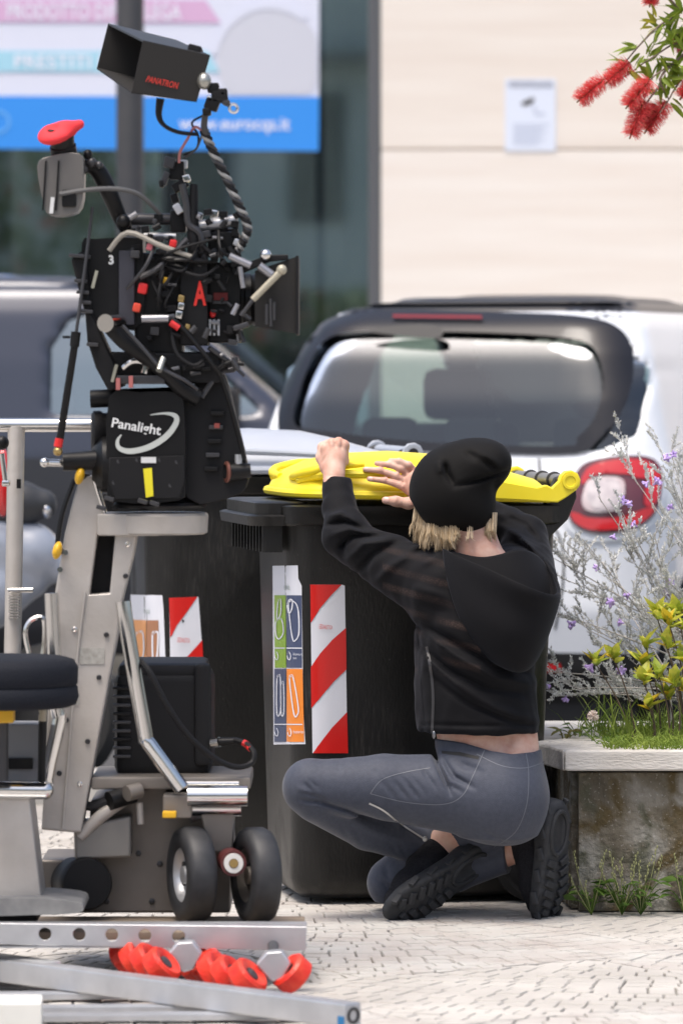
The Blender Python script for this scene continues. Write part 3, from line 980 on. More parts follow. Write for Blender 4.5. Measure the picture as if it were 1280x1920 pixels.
# stickers
bv1, bv2 = bvh_of(body1), bvh_of(body2)
m_sw = mat('sticker white', (0.72, 0.74, 0.80), 0.35)
m_sr = mat('sticker red', (0.62, 0.015, 0.012), 0.3)
m_sn = mat('sticker navy', (0.055, 0.075, 0.15), 0.35)
m_sg = mat('sticker green', (0.24, 0.42, 0.02), 0.35)
m_so = mat('sticker orange', (0.80, 0.24, 0.025), 0.35)
m_sgy = mat('sticker grey print', (0.35, 0.42, 0.40), 0.4)
ws_ = skin('warning_sticker', [(582, 1096), (640, 1096), (646, 1098), (651, 1412), (586, 1412)], bv1, 0.0015, m_sw, bin1)
stripes = [
    [(582, 1096), (640, 1096), (620, 1116), (600, 1140), (583, 1168)],
    [(648, 1177), (649, 1255), (625, 1278), (605, 1302), (584, 1328), (583, 1251), (600, 1225), (622, 1200)],
    [(650, 1335), (652, 1412), (587, 1412), (600, 1393), (622, 1364)]]
for sp in stripes:
    skin('red_stripe', sp, bv1, 0.0028, m_sr, ws_, 6)
lettering('maker_mark', 'i SEGNALETICA', [(597, 1170), (623, 1173), (623, 1180), (597, 1179)], m_sr, ws_, bvh=bv1, off=0.003)
rs_ = skin('recycling_sticker', [(512, 1061), (559, 1060), (560, 1085), (566, 1098), (568, 1230), (569, 1330), (573, 1395), (514, 1396)], bv1, 0.0015, m_sw, bin1)
for nm, c, q in (('green_panel', m_sg, [(516, 1116), (537, 1116), (538, 1252), (517, 1252)]), ('navy_panel', m_sn, [(539, 1116), (566, 1116), (567, 1252), (539, 1252)]), ('navy_panel', m_sn, [(516, 1254), (538, 1254), (538, 1391), (516, 1391)]), ('orange_panel', m_so, [(539, 1254), (568, 1254), (571, 1391), (539, 1391)])):
    skin(nm, q, bv1, 0.0025, c, rs_, 8)
for y in (1214, 1357):
    skin('rule', [(516, y), (568, y), (568, y + 2), (516, y + 2)], bv1, 0.0035, m_sw, rs_, 8)
def ringstrip(pts, w, par, bv=bv1, mm=None):
    strip('symbol', pts + [pts[0], pts[1]], w, bv, 0.0038, mm or m_sw, par, 6)
ringstrip([(543, 1130), (550, 1126), (560, 1140), (562, 1185), (556, 1200), (550, 1195)], 2.0, rs_)
ringstrip([(541, 1134), (545, 1124), (550, 1126), (549, 1142), (544, 1150)], 2.0, rs_)
ringstrip([(520, 1165), (530, 1160), (534, 1185), (526, 1198), (520, 1190)], 2.2, rs_)
ringstrip([(524, 1128), (529, 1124), (529, 1150), (522, 1160)], 2.0, rs_)
ringstrip([(522, 1272), (528, 1268), (529, 1330), (522, 1338)], 2.2, rs_)
ringstrip([(529, 1284), (534, 1280), (535, 1334), (530, 1338)], 2.0, rs_)
ringstrip([(545, 1272), (551, 1268), (561, 1325), (559, 1340), (553, 1338)], 2.2, rs_)
for x, y in ((520, 1229), (543, 1229), (520, 1372), (544, 1372)):
    ringstrip([(x - 2, y), (x + 1, y - 7), (x + 4, y), (x + 3, y + 7), (x, y + 7)], 1.6, rs_)
for (tx, q) in (('Aerosol capsules', [(525, 1223), (537, 1223), (537, 1236), (525, 1236)]), ('Aluminium cans', [(549, 1224), (566, 1224), (566, 1236), (549, 1236)]), ('food tins & drink cans', [(525, 1367), (537, 1367), (537, 1380), (525, 1380)]), ('batteries', [(550, 1369), (569, 1369), (569, 1375), (550, 1375)])):
    lettering('lettering', tx.replace(' ', '\n', 1), q, m_sw, rs_, bvh=bv1, off=0.0045)
lettering('lettering', 'Irenia', [(528, 1094), (543, 1094), (543, 1106), (528, 1106)], m_sgy, rs_, bvh=bv1, off=0.004)
ws2 = skin('warning_sticker', [(318, 1121), (372, 1119), (378, 1200), (382, 1262), (320, 1262)], bv2, 0.0015, m_sw, bin2)
skin('red_stripe', [(318, 1121), (370, 1119), (350, 1148), (332, 1172), (320, 1196)], bv2, 0.003, m_sr, ws2, 6)
skin('red_stripe', [(379, 1200), (382, 1262), (330, 1262), (352, 1230)], bv2, 0.003, m_sr, ws2, 6)
lettering('maker_mark', 'i SEGNALETICA', [(332, 1195), (356, 1197), (356, 1205), (332, 1204)], m_sr, ws2, bvh=bv2, off=0.004)
skin('tear', [(341, 1160), (346, 1164), (342, 1168)], bv2, 0.003, m_bin, ws2, 4)
rs2 = skin('recycling_sticker', [(246, 1115), (305, 1116), (307, 1140), (312, 1270), (248, 1270)], bv2, 0.0015, m_sw, bin2)
m_sbr = mat('sticker brown', (0.36, 0.17, 0.09), 0.4)
m_sor = mat('sticker pale orange', (0.72, 0.33, 0.12), 0.4)
skin('orange_panel', [(250, 1162), (276, 1163), (276, 1270), (251, 1270)], bv2, 0.003, m_sor, rs2)
skin('brown_panel', [(277, 1163), (298, 1163), (300, 1270), (277, 1270)], bv2, 0.003, m_sbr, rs2)
ringstrip([(288, 1190), (293, 1185), (298, 1190), (295, 1240), (289, 1240)], 3.0, rs2, bv2)
ringstrip([(256, 1190), (270, 1185), (271, 1230), (256, 1232)], 2.4, rs2, bv2)
lettering('lettering', 'Irenia', [(268, 1139), (281, 1140), (281, 1151), (268, 1150)], m_sgy, rs2, bvh=bv2, off=0.004)

# ------------------------------------------------------------------ parked cars
def rr_field(F_, keys, M, rc=0.26, zlo=None, zhi=None):
    """car shell: rounded rectangles (x0, x1, half width) stacked over z, in the car's own axes"""
    X, Y, Z = F_.grid()
    z = np.array([k[0] for k in keys]); x0 = np.array([k[1] for k in keys]); x1 = np.array([k[2] for k in keys]); hw = np.array([k[3] for k in keys])
    a = np.interp(Z, z, x0); b = np.interp(Z, z, x1); w = np.interp(Z, z, hw)
    r = np.minimum(rc, w * 0.8)
    qx = np.abs(X - (a + b) / 2) - (b - a) / 2 + r
    qy = np.abs(Y) - w + r
    d = np.sqrt(np.maximum(qx, 0) ** 2 + np.maximum(qy, 0) ** 2) + np.minimum(np.maximum(qx, qy), 0) - r
    d = np.maximum(d * 0.85, np.maximum(Z - z[-1], z[0] - Z))
    return d
def poly_sd(A, B, poly):
    """signed distance (negative inside) of points to a 2-D polygon"""
    d = np.full(A.shape, 1e9); s = np.ones(A.shape)
    n = len(poly)
    for i in range(n):
        ax, ay = poly[i]; bx, by = poly[i - 1]
        ex, ey = bx - ax, by - ay
        wx, wy = A - ax, B - ay
        t = np.clip((wx * ex + wy * ey) / (ex * ex + ey * ey), 0, 1)
        d = np.minimum(d, (wx - ex * t) ** 2 + (wy - ey * t) ** 2)
        c1 = B >= ay; c2 = B < by; c3 = ex * wy > ey * wx
        s = np.where((c1 & c2 & c3) | (~c1 & ~c2 & ~c3), -s, s)
    return s * np.sqrt(d)
def to_world(V, M):
    A = np.array(M)
    return V @ A[:3, :3].T + A[:3, 3]

m_white = mat('white car paint', (0.74, 0.775, 0.82), 0.3, coat=1.0, spec=0.5)
m_black = mat('black car paint', (0.009, 0.009, 0.012), 0.3, coat=0.25, spec=0.35)
m_trim = mat('black car trim', (0.012, 0.012, 0.013), 0.55)
m_tyre = mat('tyre rubber', (0.02, 0.02, 0.02), 0.8)
m_alloy = mat('wheel alloy', (0.35, 0.36, 0.38), 0.3, 0.8)
m_cab = mat('car interior', (0.035, 0.037, 0.042), 0.7)
m_carglass = glassmat('tinted car glass', (0.36, 0.46, 0.44), gloss=0.05, rough=0.02, gcol=(0.9, 0.95, 1.0))
m_carglass2 = glassmat('clear car glass', (0.78, 0.92, 0.87), gloss=0.03, rough=0.02)

def car_wheels(t, M, spots, r=0.31):
    for (x, y) in spots:
        s = 1 if y > 0 else -1
        ax = M.to_3x3() @ Vector((0, s, 0))
        c = M @ Vector((x, y, r))
        w = MB().lathe(c, ax, [(-0.09, r * 0.62), (-0.09, r * 0.9), (-0.06, r), (0.06, r), (0.09, r * 0.92), (0.09, r * 0.64), (0.07, r * 0.62)], 36).build('wheel', m_tyre, t)
        rim = MB().lathe(c, ax, [(0.0, 0), (0.06, 0), (0.065, 0.05), (0.05, 0.09), (0.06, r * 0.55), (0.08, r * 0.63), (0.02, r * 0.64)], 36).build('rim', m_alloy, w)

CA = math.radians(-22)     # the car's nose points away and to the right
MC = Matrix.Translation((0.34, 17.0, 0.0)) @ Matrix.Rotation(math.radians(90), 4, 'Z') @ Matrix.Rotation(CA, 4, 'Z')
car = thing('hatchback_car', MC @ Vector((1.7, 0, 0)), 'white small hatchback with black roof parked rear end towards viewer behind bins', 'car')
keys = [(0.17, 0.16, 3.34, 0.74), (0.26, 0.05, 3.46, 0.80), (0.5, 0.0, 3.5, 0.835), (0.72, 0.0, 3.5, 0.845), (0.9, 0.02, 3.42, 0.84), (1.0, 0.05, 3.15, 0.82), (1.06, 0.07, 2.85, 0.80), (1.25, 0.12, 2.45, 0.745), (1.42, 0.19, 2.15, 0.69), (1.53, 0.27, 1.95, 0.64), (1.60, 0.40, 1.75, 0.56), (1.635, 0.62, 1.55, 0.44), (1.65, 0.9, 1.35, 0.3)]
fc = Field((-0.15, -1.0, 0.05), (3.65, 1.0, 1.75), 0.022)
d = rr_field(fc, keys, None, 0.24)
X, Y, Z = fc.grid()
for wx in (0.55, 2.98):      # wheel arches
    d = np.maximum(d, -(np.maximum(np.sqrt((X - wx) ** 2 + (Z - 0.31) ** 2) - 0.36, 0.60 - np.abs(Y))))
fc.v = d.copy()
Vu, Fu = fc.mesh(2)
full_bvh = BVHTree.FromPolygons([Vector(v) for v in to_world(Vu, MC)], [list(map(int, f)) for f in Fu])
loc_bvh = BVHTree.FromPolygons([Vector(v) for v in Vu], [list(map(int, f)) for f in Fu])
sh = np.maximum(d, -(d + 0.05))
rearw = [(-0.70, 1.13), (-0.69, 1.36), (-0.60, 1.475), (-0.3, 1.50), (0.3, 1.50), (0.60, 1.475), (0.69, 1.36), (0.70, 1.13), (0.60, 1.075), (-0.60, 1.075)]
sidew = [(1.02, 1.08), (1.05, 1.40), (1.15, 1.50), (1.65, 1.50), (2.05, 1.32), (2.45, 1.08)]
wind = [(-0.70, 1.08), (-0.58, 1.48), (0.58, 1.48), (0.70, 1.08)]
sh = np.maximum(sh, -np.maximum(poly_sd(Y, Z, rearw), X - 0.62))
sh = np.maximum(sh, -np.maximum(poly_sd(X, Z, sidew), 0.45 - np.abs(Y)))
sh = np.maximum(sh, -np.maximum(poly_sd(Y, Z, wind), 1.75 - X))
fc.v = sh
V, Fc = fc.mesh(2)
cz = V[Fc].mean(1)
# roof and window surround are black, the rest white
isroof = cz[:, 2] > 1.575
low = cz[:, 2] < 0.34
ii_ = np.clip(np.round((cz - fc.lo) / fc.h).astype(int), 0, fc.n - 1)
inn = d[ii_[:, 0], ii_[:, 1], ii_[:, 2]] < -0.02
bv_ = np.intersect1d(np.unique(Fc[isroof & ~inn]), np.unique(Fc[~isroof & ~inn]))
V[bv_, 2] = 1.575
for nm, mk, mm in (('body', ~isroof & ~low & ~inn, m_white), ('roof', isroof & ~inn, m_black), ('sill', low & ~inn, m_trim), ('cabin_lining', inn, m_cab)):
    f = Fc[mk]
    u, inv = np.unique(f, return_inverse=True)
    npmesh(nm, to_world(V[u], MC), inv.reshape(f.shape), mm, car)
def pane(name, poly, axis, m, par, M, bv, sgn, off=-0.012, n=18):
    """window pane cast onto the inside of the shell: poly in (y,z) for axis x, in (x,z) for axis y"""
    A = np.array(poly); lo, hi = A.min(0), A.max(0)
    pts = [Vector(p) for p in poly]
    L = []
    for k in range(len(poly)):
        a, b = pts[k], pts[(k + 1) % len(poly)]
        c = max(1, int((b - a).length / 0.06))
        L += [tuple(a.lerp(b, i / c)) for i in range(c)]
    q = [Vector(p) for p in L]
    for i in range(1, n):
        for j in range(1, n):
            p = (lo[0] + (hi[0] - lo[0]) * i / n, lo[1] + (hi[1] - lo[1]) * j / n)
            if inside(p, L): q.append(Vector(p))
    r = G.delaunay_2d_cdt(q, [(i, (i + 1) % len(L)) for i in range(len(L))], [], 1, 1e-5)
    out = []
    for v in r[0]:
        if axis == 'x': o_, d_ = Vector((-3 * sgn + (3.5 if sgn < 0 else 0), v.x, v.y)), Vector((sgn, 0, 0))
        else: o_, d_ = Vector((v.x, -3 * sgn, v.y)), Vector((0, sgn, 0))
        h, nn, _, _ = bv.ray_cast(o_, d_)
        if h is None: h = Vector((0.3, v.x, v.y)) if axis == 'x' else Vector((v.x, 0, v.y)); nn = -d_
        out.append(M @ (h + nn * off))
    return pymesh(name, out, [list(f) for f in r[2]], m, par, 60)
def grow(poly, k):
    c = np.mean(poly, 0)
    return [tuple(c + (np.array(p) - c) * k) for p in poly]
pane('rear_window', grow(rearw, 1.03), 'x', m_carglass, car, MC, loc_bvh, 1, -0.015)
pane('windscreen', grow(wind, 1.03), 'x', m_carglass2, car, MC, loc_bvh, -1, -0.015)
pane('side_window', grow(sidew, 1.03), 'y', m_carglass2, car, MC, loc_bvh, 1, -0.015)
pane('side_window', grow(sidew, 1.03), 'y', m_carglass2, car, MC, loc_bvh, -1, -0.015)
# seats
for y in (-0.36, 0.36):
    s = MB().box(MC @ Vector((1.25, y, 0.85)), (0.46, 0.16, 0.62), MC.to_3x3() @ Matrix.Rotation(math.radians(90), 3, 'Z') @ Matrix.Rotation(-0.2, 3, 'X'), bev=0.05).build('seat_back', m_cab, car)
    MB().box(MC @ Vector((1.15, y, 1.27)), (0.25, 0.11, 0.2), MC.to_3x3() @ Matrix.Rotation(math.radians(90), 3, 'Z'), bev=0.045).build('headrest', m_cab, s)
for y in (-0.38, 0.05, 0.38):
    MB().box(MC @ Vector((0.52, y, 1.10)), (0.22, 0.1, 0.17), MC.to_3x3() @ Matrix.Rotation(math.radians(90), 3, 'Z'), bev=0.04).build('headrest', m_cab, car)
MB().box(MC @ Vector((0.6, 0, 0.80)), (1.25, 0.2, 0.5), MC.to_3x3() @ Matrix.Rotation(math.radians(90), 3, 'Z'), bev=0.05).build('rear_bench', m_cab, car)
MB().box(MC @ Vector((2.35, 0, 0.95)), (1.3, 0.5, 0.22), MC.to_3x3() @ Matrix.Rotation(math.radians(90), 3, 'Z'), bev=0.06).build('dashboard', m_cab, car)
# black surround, lamps, wiper, bumper on the rear
glass_px = spl2([(545, 800), (556, 735), (585, 660), (620, 625), (700, 616), (900, 618), (1060, 628), (1120, 650), (1138, 720), (1122, 790), (1090, 828), (1060, 846), (800, 838), (600, 815)], 4)
outer_px = spl2([(524, 806), (530, 745), (566, 665), (602, 612), (660, 590), (760, 584), (920, 588), (1070, 594), (1150, 612), (1182, 655), (1182, 720), (1160, 780), (1120, 828), (1078, 852), (900, 851), (760, 846), (620, 828), (540, 815)], 4)
gc_ = np.mean(glass_px, 0)
glass_px = [tuple(gc_ + (np.array(p_) - gc_) * (0.97, 0.93)) for p_ in glass_px]
skin('window_surround', outer_px, full_bvh, 0.008, m_black, car, 10, hole=glass_px)
m_lampr = mat('tail lamp red', (0.50, 0.006, 0.010), 0.12, coat=1.0)
m_lampd = mat('tail lamp dark red', (0.10, 0.012, 0.02), 0.15, coat=1.0)
m_lampw = mat('tail lamp white', (0.50, 0.38, 0.39), 0.15, coat=1.0, col2=(0.68, 0.60, 0.60), nscale=14)
lampo = spl2([(1078, 902), (1096, 876), (1130, 864), (1180, 860), (1215, 866), (1231, 890), (1229, 930), (1218, 965), (1190, 990), (1150, 1000), (1110, 1000), (1080, 985), (1066, 955), (1072, 925)], 4)
bz = [( (x - 1148) * 1.12 + 1148, (y - 932) * 1.12 + 938) for x, y in lampo]
skin('lamp_bezel', bz, full_bvh, 0.016, m_white, car, 10)
tl = skin('tail_lamp', lampo, full_bvh, 0.03, m_lampd, car, 10)
skin('red_lens', spl2([(1094, 905), (1110, 880), (1150, 869), (1200, 870), (1222, 886), (1226, 900), (1190, 902), (1172, 895), (1120, 895), (1100, 912)], 4), full_bvh, 0.036, m_lampr, tl, 10)
skin('red_lens', spl2([(1076, 962), (1090, 964), (1110, 972), (1160, 972), (1190, 960), (1215, 950), (1212, 966), (1188, 985), (1150, 994), (1110, 994), (1082, 980)], 4), full_bvh, 0.036, m_lampr, tl, 10)
skin('red_lens', spl2([(1206, 905), (1226, 902), (1224, 935), (1212, 950), (1200, 945)], 4), full_bvh, 0.036, m_lampr, tl, 10)
skin('white_lens', spl2([(1100, 926), (1108, 907), (1130, 900), (1160, 903), (1168, 918), (1165, 942), (1152, 958), (1124, 962), (1104, 957), (1097, 943)], 4), full_bvh, 0.042, m_lampw, tl, 8)
skin('lamp_insert', spl2([(1108, 930), (1114, 912), (1134, 905), (1156, 908), (1162, 924), (1156, 946), (1140, 956), (1116, 952)], 4), full_bvh, 0.046, mat('lamp insert', (0.42, 0.37, 0.39), 0.2, col2=(0.66, 0.60, 0.60), nscale=26, coat=1.0), tl, 8)
# the other tail lamp, mirrored on the car's left side (mostly behind the bins)
def mirror_copy(o, par):
    me = o.data.copy()
    Mi = MC @ Matrix.Diagonal((1, -1, 1, 1)) @ MC.inverted()
    me.transform(Mi)
    me.flip_normals()
    c = bpy.data.objects.new(o.name.split('.')[0], me); COL.objects.link(c); c.parent = par
    if par in ROOT: c.matrix_parent_inverse = Matrix.Translation(-ROOT[par])
    return c
tl2 = mirror_copy(tl, car)
for ch in list(tl.children): mirror_copy(ch, tl2)
skin('brake_light', [(738, 598), (905, 600), (905, 606), (738, 604)], full_bvh, 0.02, mat('brake light strip', (0.16, 0.01, 0.012), 0.3), car, 8)
w = skin('wiper', spl2([(694, 630), (740, 620), (800, 617), (828, 622), (834, 636), (820, 643), (780, 641), (730, 636)], 3), full_bvh, 0.03, m_trim, car, 8)
skin('reflector', [(985, 1243), (1052, 1243), (1054, 1258), (985, 1258)], full_bvh, 0.012, m_lampr, car, 8)
skin('bumper', spl2([(560, 1262), (985, 1262), (1070, 1262), (1120, 1268), (1180, 1275), (1180, 1372), (1000, 1420), (560, 1420)], 3), full_bvh, 0.02, m_trim, car, 16)
strip('panel_gap', [(1010, 860), (1020, 960), (1050, 1010), (1056, 1080), (1040, 1180)], 4, full_bvh, 0.003, m_trim, car)
car_wheels(car, MC, ((0.55, 0.72), (0.55, -0.72), (2.98, 0.72), (2.98, -0.72)))

# grey van, side on, its nose to the right
MV = Matrix.Translation((0.42 - 4.0, 20.05, 0.0))
van = thing('van', (-1.6, 20.05, 0), 'blue grey van parked side on behind the camera rig', 'van')
vk = [(0.2, 0.1, 3.9, 0.80), (0.32, 0.03, 3.98, 0.86), (0.6, 0.0, 4.0, 0.88), (0.85, 0.0, 3.98, 0.88), (1.02, 0.02, 3.85, 0.87), (1.14, 0.03, 3.48, 0.85), (1.4, 0.05, 3.18, 0.80), (1.6, 0.08, 2.95, 0.75), (1.70, 0.14, 2.76, 0.70), (1.755, 0.3, 2.5, 0.58), (1.775, 0.5, 2.2, 0.4)]
fv = Field((-0.15, -1.02, 0.08), (4.15, 1.02, 1.9), 0.025)
d = rr_field(fv, vk, None, 0.2)
X, Y, Z = fv.grid()
for wx in (0.75, 3.3):
    d = np.maximum(d, -(np.maximum(np.sqrt((X - wx) ** 2 + (Z - 0.32) ** 2) - 0.37, 0.62 - np.abs(Y))))
fv.v = d.copy()
Vu, Fu = fv.mesh(2)
vbv = BVHTree.FromPolygons([Vector(v) for v in Vu], [list(map(int, f)) for f in Fu])
sh = np.maximum(d, -(d + 0.05))
vside = [(2.40, 1.19), (2.40, 1.46), (2.47, 1.57), (2.58, 1.61), (2.72, 1.61), (3.0, 1.42), (3.26, 1.19)]
vwind = [(-0.74, 1.18), (-0.62, 1.62), (0.62, 1.62), (0.74, 1.18)]
sh = np.maximum(sh, -np.maximum(poly_sd(X, Z, vside), 0.45 - np.abs(Y)))
sh = np.maximum(sh, -np.maximum(poly_sd(Y, Z, vwind), 2.5 - X))
fv.v = sh
V, Fc = fv.mesh(2)
cz = V[Fc].mean(1)
low = cz[:, 2] < 1.0
ii_ = np.clip(np.round((cz - fv.lo) / fv.h).astype(int), 0, fv.n - 1)
inn = d[ii_[:, 0], ii_[:, 1], ii_[:, 2]] < -0.02
m_van = mat('blue grey van paint', (0.040, 0.046, 0.068), 0.3, 0.2, coat=0.5)
for nm, mk, mm in (('body', ~low & ~inn, m_van), ('lower_body', low & ~inn, mat('dark van cladding', (0.03, 0.032, 0.038), 0.4)), ('cabin_lining', inn, m_cab)):
    f = Fc[mk]; u, inv = np.unique(f, return_inverse=True)
    npmesh(nm, to_world(V[u], MV), inv.reshape(f.shape), mm, van)
m_vg = glassmat('van glass', (0.6, 0.7, 0.68), gloss=0.28, rough=0.03, gcol=(0.92, 1.0, 0.98))
pane('side_window', grow(vside, 1.02), 'y', m_vg, van, MV, vbv, 1, -0.012)
pane('side_window', grow(vside, 1.02), 'y', m_vg, van, MV, vbv, -1, -0.012)
pane('windscreen', grow(vwind, 1.02), 'x', m_carglass2, van, MV, vbv, -1, -0.012)
mm_ = MB().box(MV @ Vector((3.12, -0.98, 1.22)), (0.10, 0.2, 0.16), bev=0.03)
mm_.box(MV @ Vector((3.08, -0.86, 1.16)), (0.05, 0.16, 0.05))
mm_.build('door_mirror', m_trim, van)
MB().box(MV @ Vector((2.3, 0, 0.95)), (0.2, 1.3, 0.7), bev=0.05).build('seat_back', m_cab, van)
car_wheels(van, MV, ((0.75, -0.76), (0.75, 0.76), (3.3, -0.76), (3.3, 0.76)), 0.32)

# scooter parked between dolly and van
scx = thing('scooter', P(-30, 1400, 15.2).xy.to_3d(), 'grey motor scooter with dark seat parked behind the camera dolly', 'scooter')
SD_ = 15.2
m_scg = mat('scooter grey', (0.27, 0.30, 0.36), 0.3, coat=0.8)
m_scd = mat('scooter dark', (0.03, 0.032, 0.036), 0.5)
q = lambda x, y, dd=0.0: P(x, y, SD_ + dd)
fs = Field(q(-330, 1230, -0.3), q(160, 820, 0.3), 0.012)
fs.chain([q(-10, 1020), q(60, 1040), q(110, 1065)], [0.10, 0.10, 0.055], 0.03)
fs.chain([q(-160, 1150), q(-20, 1110), q(50, 1080)], [0.12, 0.12, 0.08], 0.05)
fs.chain([q(-290, 1130), q(-270, 940)], [0.10, 0.07], 0.04)
V, Fc = fs.mesh(2); npmesh('body', V, Fc, m_scg, scx)
fs = Field(q(-200, 1010, -0.3), q(140, 850, 0.3), 0.012)
fs.chain([q(-160, 965), q(-60, 960), q(40, 945), q(80, 945)], [0.07, 0.075, 0.075, 0.05], 0.03)
V, Fc = fs.mesh(2); npmesh('seat', V, Fc, m_scd, scx)
for (x, y, nm) in ((92, 1195, 'wheel'), (-330, 1195, 'wheel')):
    c = q(x, 1192)
    c.z = 0.235
    MB().lathe(c, (0, -1, 0), [(-0.06, 0.12), (-0.06, 0.2), (-0.03, 0.235), (0.03, 0.235), (0.06, 0.2), (0.06, 0.12), (0.03, 0.11), (0.03, 0.04), (0.06, 0.0)], 30).build(nm, m_tyre, scx)
MB().tube([q(110, 1075), q(125, 1115), q(120, 1160)], [0.03, 0.03, 0.02], 8).build('mudguard', m_scd, scx)
MB().ball(q(88, 955), (0.022, 0.05, 0.03)).build('indicator', mat('chrome', (0.75, 0.76, 0.78), 0.15, 1.0), scx)
MB().ball(q(6, 905, -0.12), (0.03, 0.03, 0.11)).build('tail_lamp', m_lampr, scx)
MB().cyl(q(-285, 950), q(-275, 850), 0.02).cyl(q(-285, 850, -0.3), q(-275, 850, 0.3), 0.014).build('handlebar', m_scd, scx)

# ------------------------------------------------------------------ kneeling person
DP = 11.48
def pp(x, y, dy=0.0): return P(x, y, DP + dy)
def px_of(X, Y, Z): return HX + X * F / Y, HY - (Z - H) * F / Y
def loft_field(f, keys, k=0.02):
    """body section: ellipses (photo y, photo x centre, depth offset, half width m, half depth m) stacked upwards"""
    ks = []
    for (py, pxc, dy, rx, ry) in keys:
        c = pp(pxc, py, dy); ks.append((c.z, c.x, c.y, rx, ry))
    ks.sort()
    z, cx, cy, rx, ry = [np.array(a) for a in zip(*ks)]
    lo = (float((cx - rx).min()), float((cy - ry).min()), float(z[0])); hi = (float((cx + rx).max()), float((cy + ry).max()), float(z[-1]))
    def fn(X, Y, Z):
        a, b = np.interp(Z, z, cx), np.interp(Z, z, cy); p, q = np.interp(Z, z, rx), np.interp(Z, z, ry)
        u, v = (X - a) / p, (Y - b) / q
        k0 = np.sqrt(u * u + v * v) + 1e-9; k1 = np.sqrt((u / p) ** 2 + (v / q) ** 2) + 1e-9
        return np.maximum(k0 * (k0 - 1) / k1, np.maximum(Z - z[-1], z[0] - Z))
    f.op(lo, hi, fn, k)
def folds(f, lines, side=None):
    """cloth folds: (list of photo points, amplitude m, width px); positive digs in, negative stands proud; only on the side towards the viewer"""
    X, Y, Z = f.grid()
    near = np.abs(f.v) < 0.05
    x, y, z = X[near], Y[near], Z[near]
    PX, PY = px_of(x, y, z)
    dv = np.zeros(len(x))
    for (pts, amp, wd) in lines:
        d = np.full(len(x), 1e9); tt = np.zeros(len(x))
        n = len(pts) - 1
        for i in range(n):
            (ax, ay), (bx, by) = pts[i], pts[i + 1]
            ex, ey = bx - ax, by - ay
            t = np.clip(((PX - ax) * ex + (PY - ay) * ey) / (ex * ex + ey * ey), 0, 1)
            dd = np.hypot(PX - ax - t * ex, PY - ay - t * ey)
            m = dd < d
            d = np.where(m, dd, d); tt = np.where(m, (i + t) / n, tt)
        w = 2.0 * amp * np.exp(-(d / (0.85 * wd)) ** 2) * np.sqrt(np.clip(np.sin(np.pi * np.clip(tt, 0.02, 0.98)), 0, 1))
        dv += w
    if side is not None: dv *= np.clip((side - y) / 0.06, 0, 1)
    f.v[near] += dv
def ripple(f, amp, freq, seed):
    X, Y, Z = f.grid()
    r = np.random.RandomState(seed)
    near = np.abs(f.v) < 0.04
    x, y, z = X[near], Y[near], Z[near]
    s = 0
    for _ in range(7):
        a = r.randn(3) * freq
        s = s + np.sin(a[0] * x + a[1] * y + a[2] * z + r.rand() * 6.28)
    f.v[near] += s * amp / 2.6

m_skin = mat('skin', (0.56, 0.30, 0.225), 0.5, col2=(0.66, 0.44, 0.35), nscale=32, spec=0.35, bump=0.05, bscale=300, sss=0.12)
person = thing('person', pp(880, 1722, 0.05).xy.to_3d(), 'person in black beanie, black hoodie and grey leggings kneeling and reaching to yellow bin lid', 'person')

# where the shoes stand (heel, toe direction, up direction, size)
def shoe_matrix(heel, t, up, sc):
    t = Vector(t).normalized(); up = Vector(up); up = (up - t * up.dot(t)).normalized()
    y = up.cross(t)
    return Matrix(((t.x, y.x, up.x, heel.x), (t.y, y.y, up.y, heel.y), (t.z, y.z, up.z, heel.z), (0, 0, 0, 1))) @ Matrix.Scale(sc, 4)
tL = Vector((-0.75, -0.46, -0.45)).normalized()
ML = shoe_matrix(P(752, 1717, 11.45) - tL * 0.285, tL, (-0.75, 0.55, 0.35), 1.10)
tR = Vector((-0.06, 0.20, -0.97)).normalized()
MR = shoe_matrix(P(1036, 1716, 11.53) - tR * 0.268, tR, (-0.76, 0.64, 0.0), 1.06)
# joints
Lsh, Lel, Lwr = pp(835, 1092, 0.02), pp(652, 1012, 0.12), pp(626, 893, 0.235)
Rsh, Rel, Rwr = pp(985, 1088, 0.06), pp(992, 1012, 0.19), pp(812, 926, 0.25)
Lhip, Lkn, Lan = pp(900, 1492, -0.02), pp(588, 1476, -0.03), ML @ Vector((0.062, 0, 0.128)) + Vector((-0.010, -0.004, -0.016))
Rhip, Rkn, Ran = pp(955, 1505, 0.10), pp(736, 1655, 0.20), pp(968, 1592, 0.11)
hc = pp(852, 940, 0.03)
fdir = np.array((-0.55, 0.83, -0.12)); fdir /= np.linalg.norm(fdir)
ldir = np.array((0.83, 0.55, 0.0))

# --- skin: one body from head to feet
fb = Field(pp(505, 1735, -0.33) , pp(1095, 805, 0.42), 0.0065)
loft_field(fb, [(1470, 930, 0.02, 0.115, 0.11), (1410, 917, 0.02, 0.122, 0.095), (1375, 912, 0.02, 0.124, 0.092), (1330, 908, 0.02, 0.120, 0.092), (1240, 900, 0.02, 0.118, 0.095), (1130, 900, 0.02, 0.130, 0.10), (1075, 905, 0.03, 0.12, 0.08), (1040, 905, 0.04, 0.08, 0.06)], 0.03)
fb.ell(pp(950, 1495, -0.02), (0.095, 0.10, 0.11), 0.04)
fb.chain([pp(905, 1090, 0.02), pp(893, 1045, 0.02), pp(880, 985, 0.03)], [0.075, 0.062, 0.058], 0.03)
fb.ell(hc, (0.075, 0.092, 0.105), 0.02)
fb.ell(np.array(hc) + fdir * 0.035 + np.array((0, 0, -0.065)), (0.052, 0.055, 0.05), 0.03)
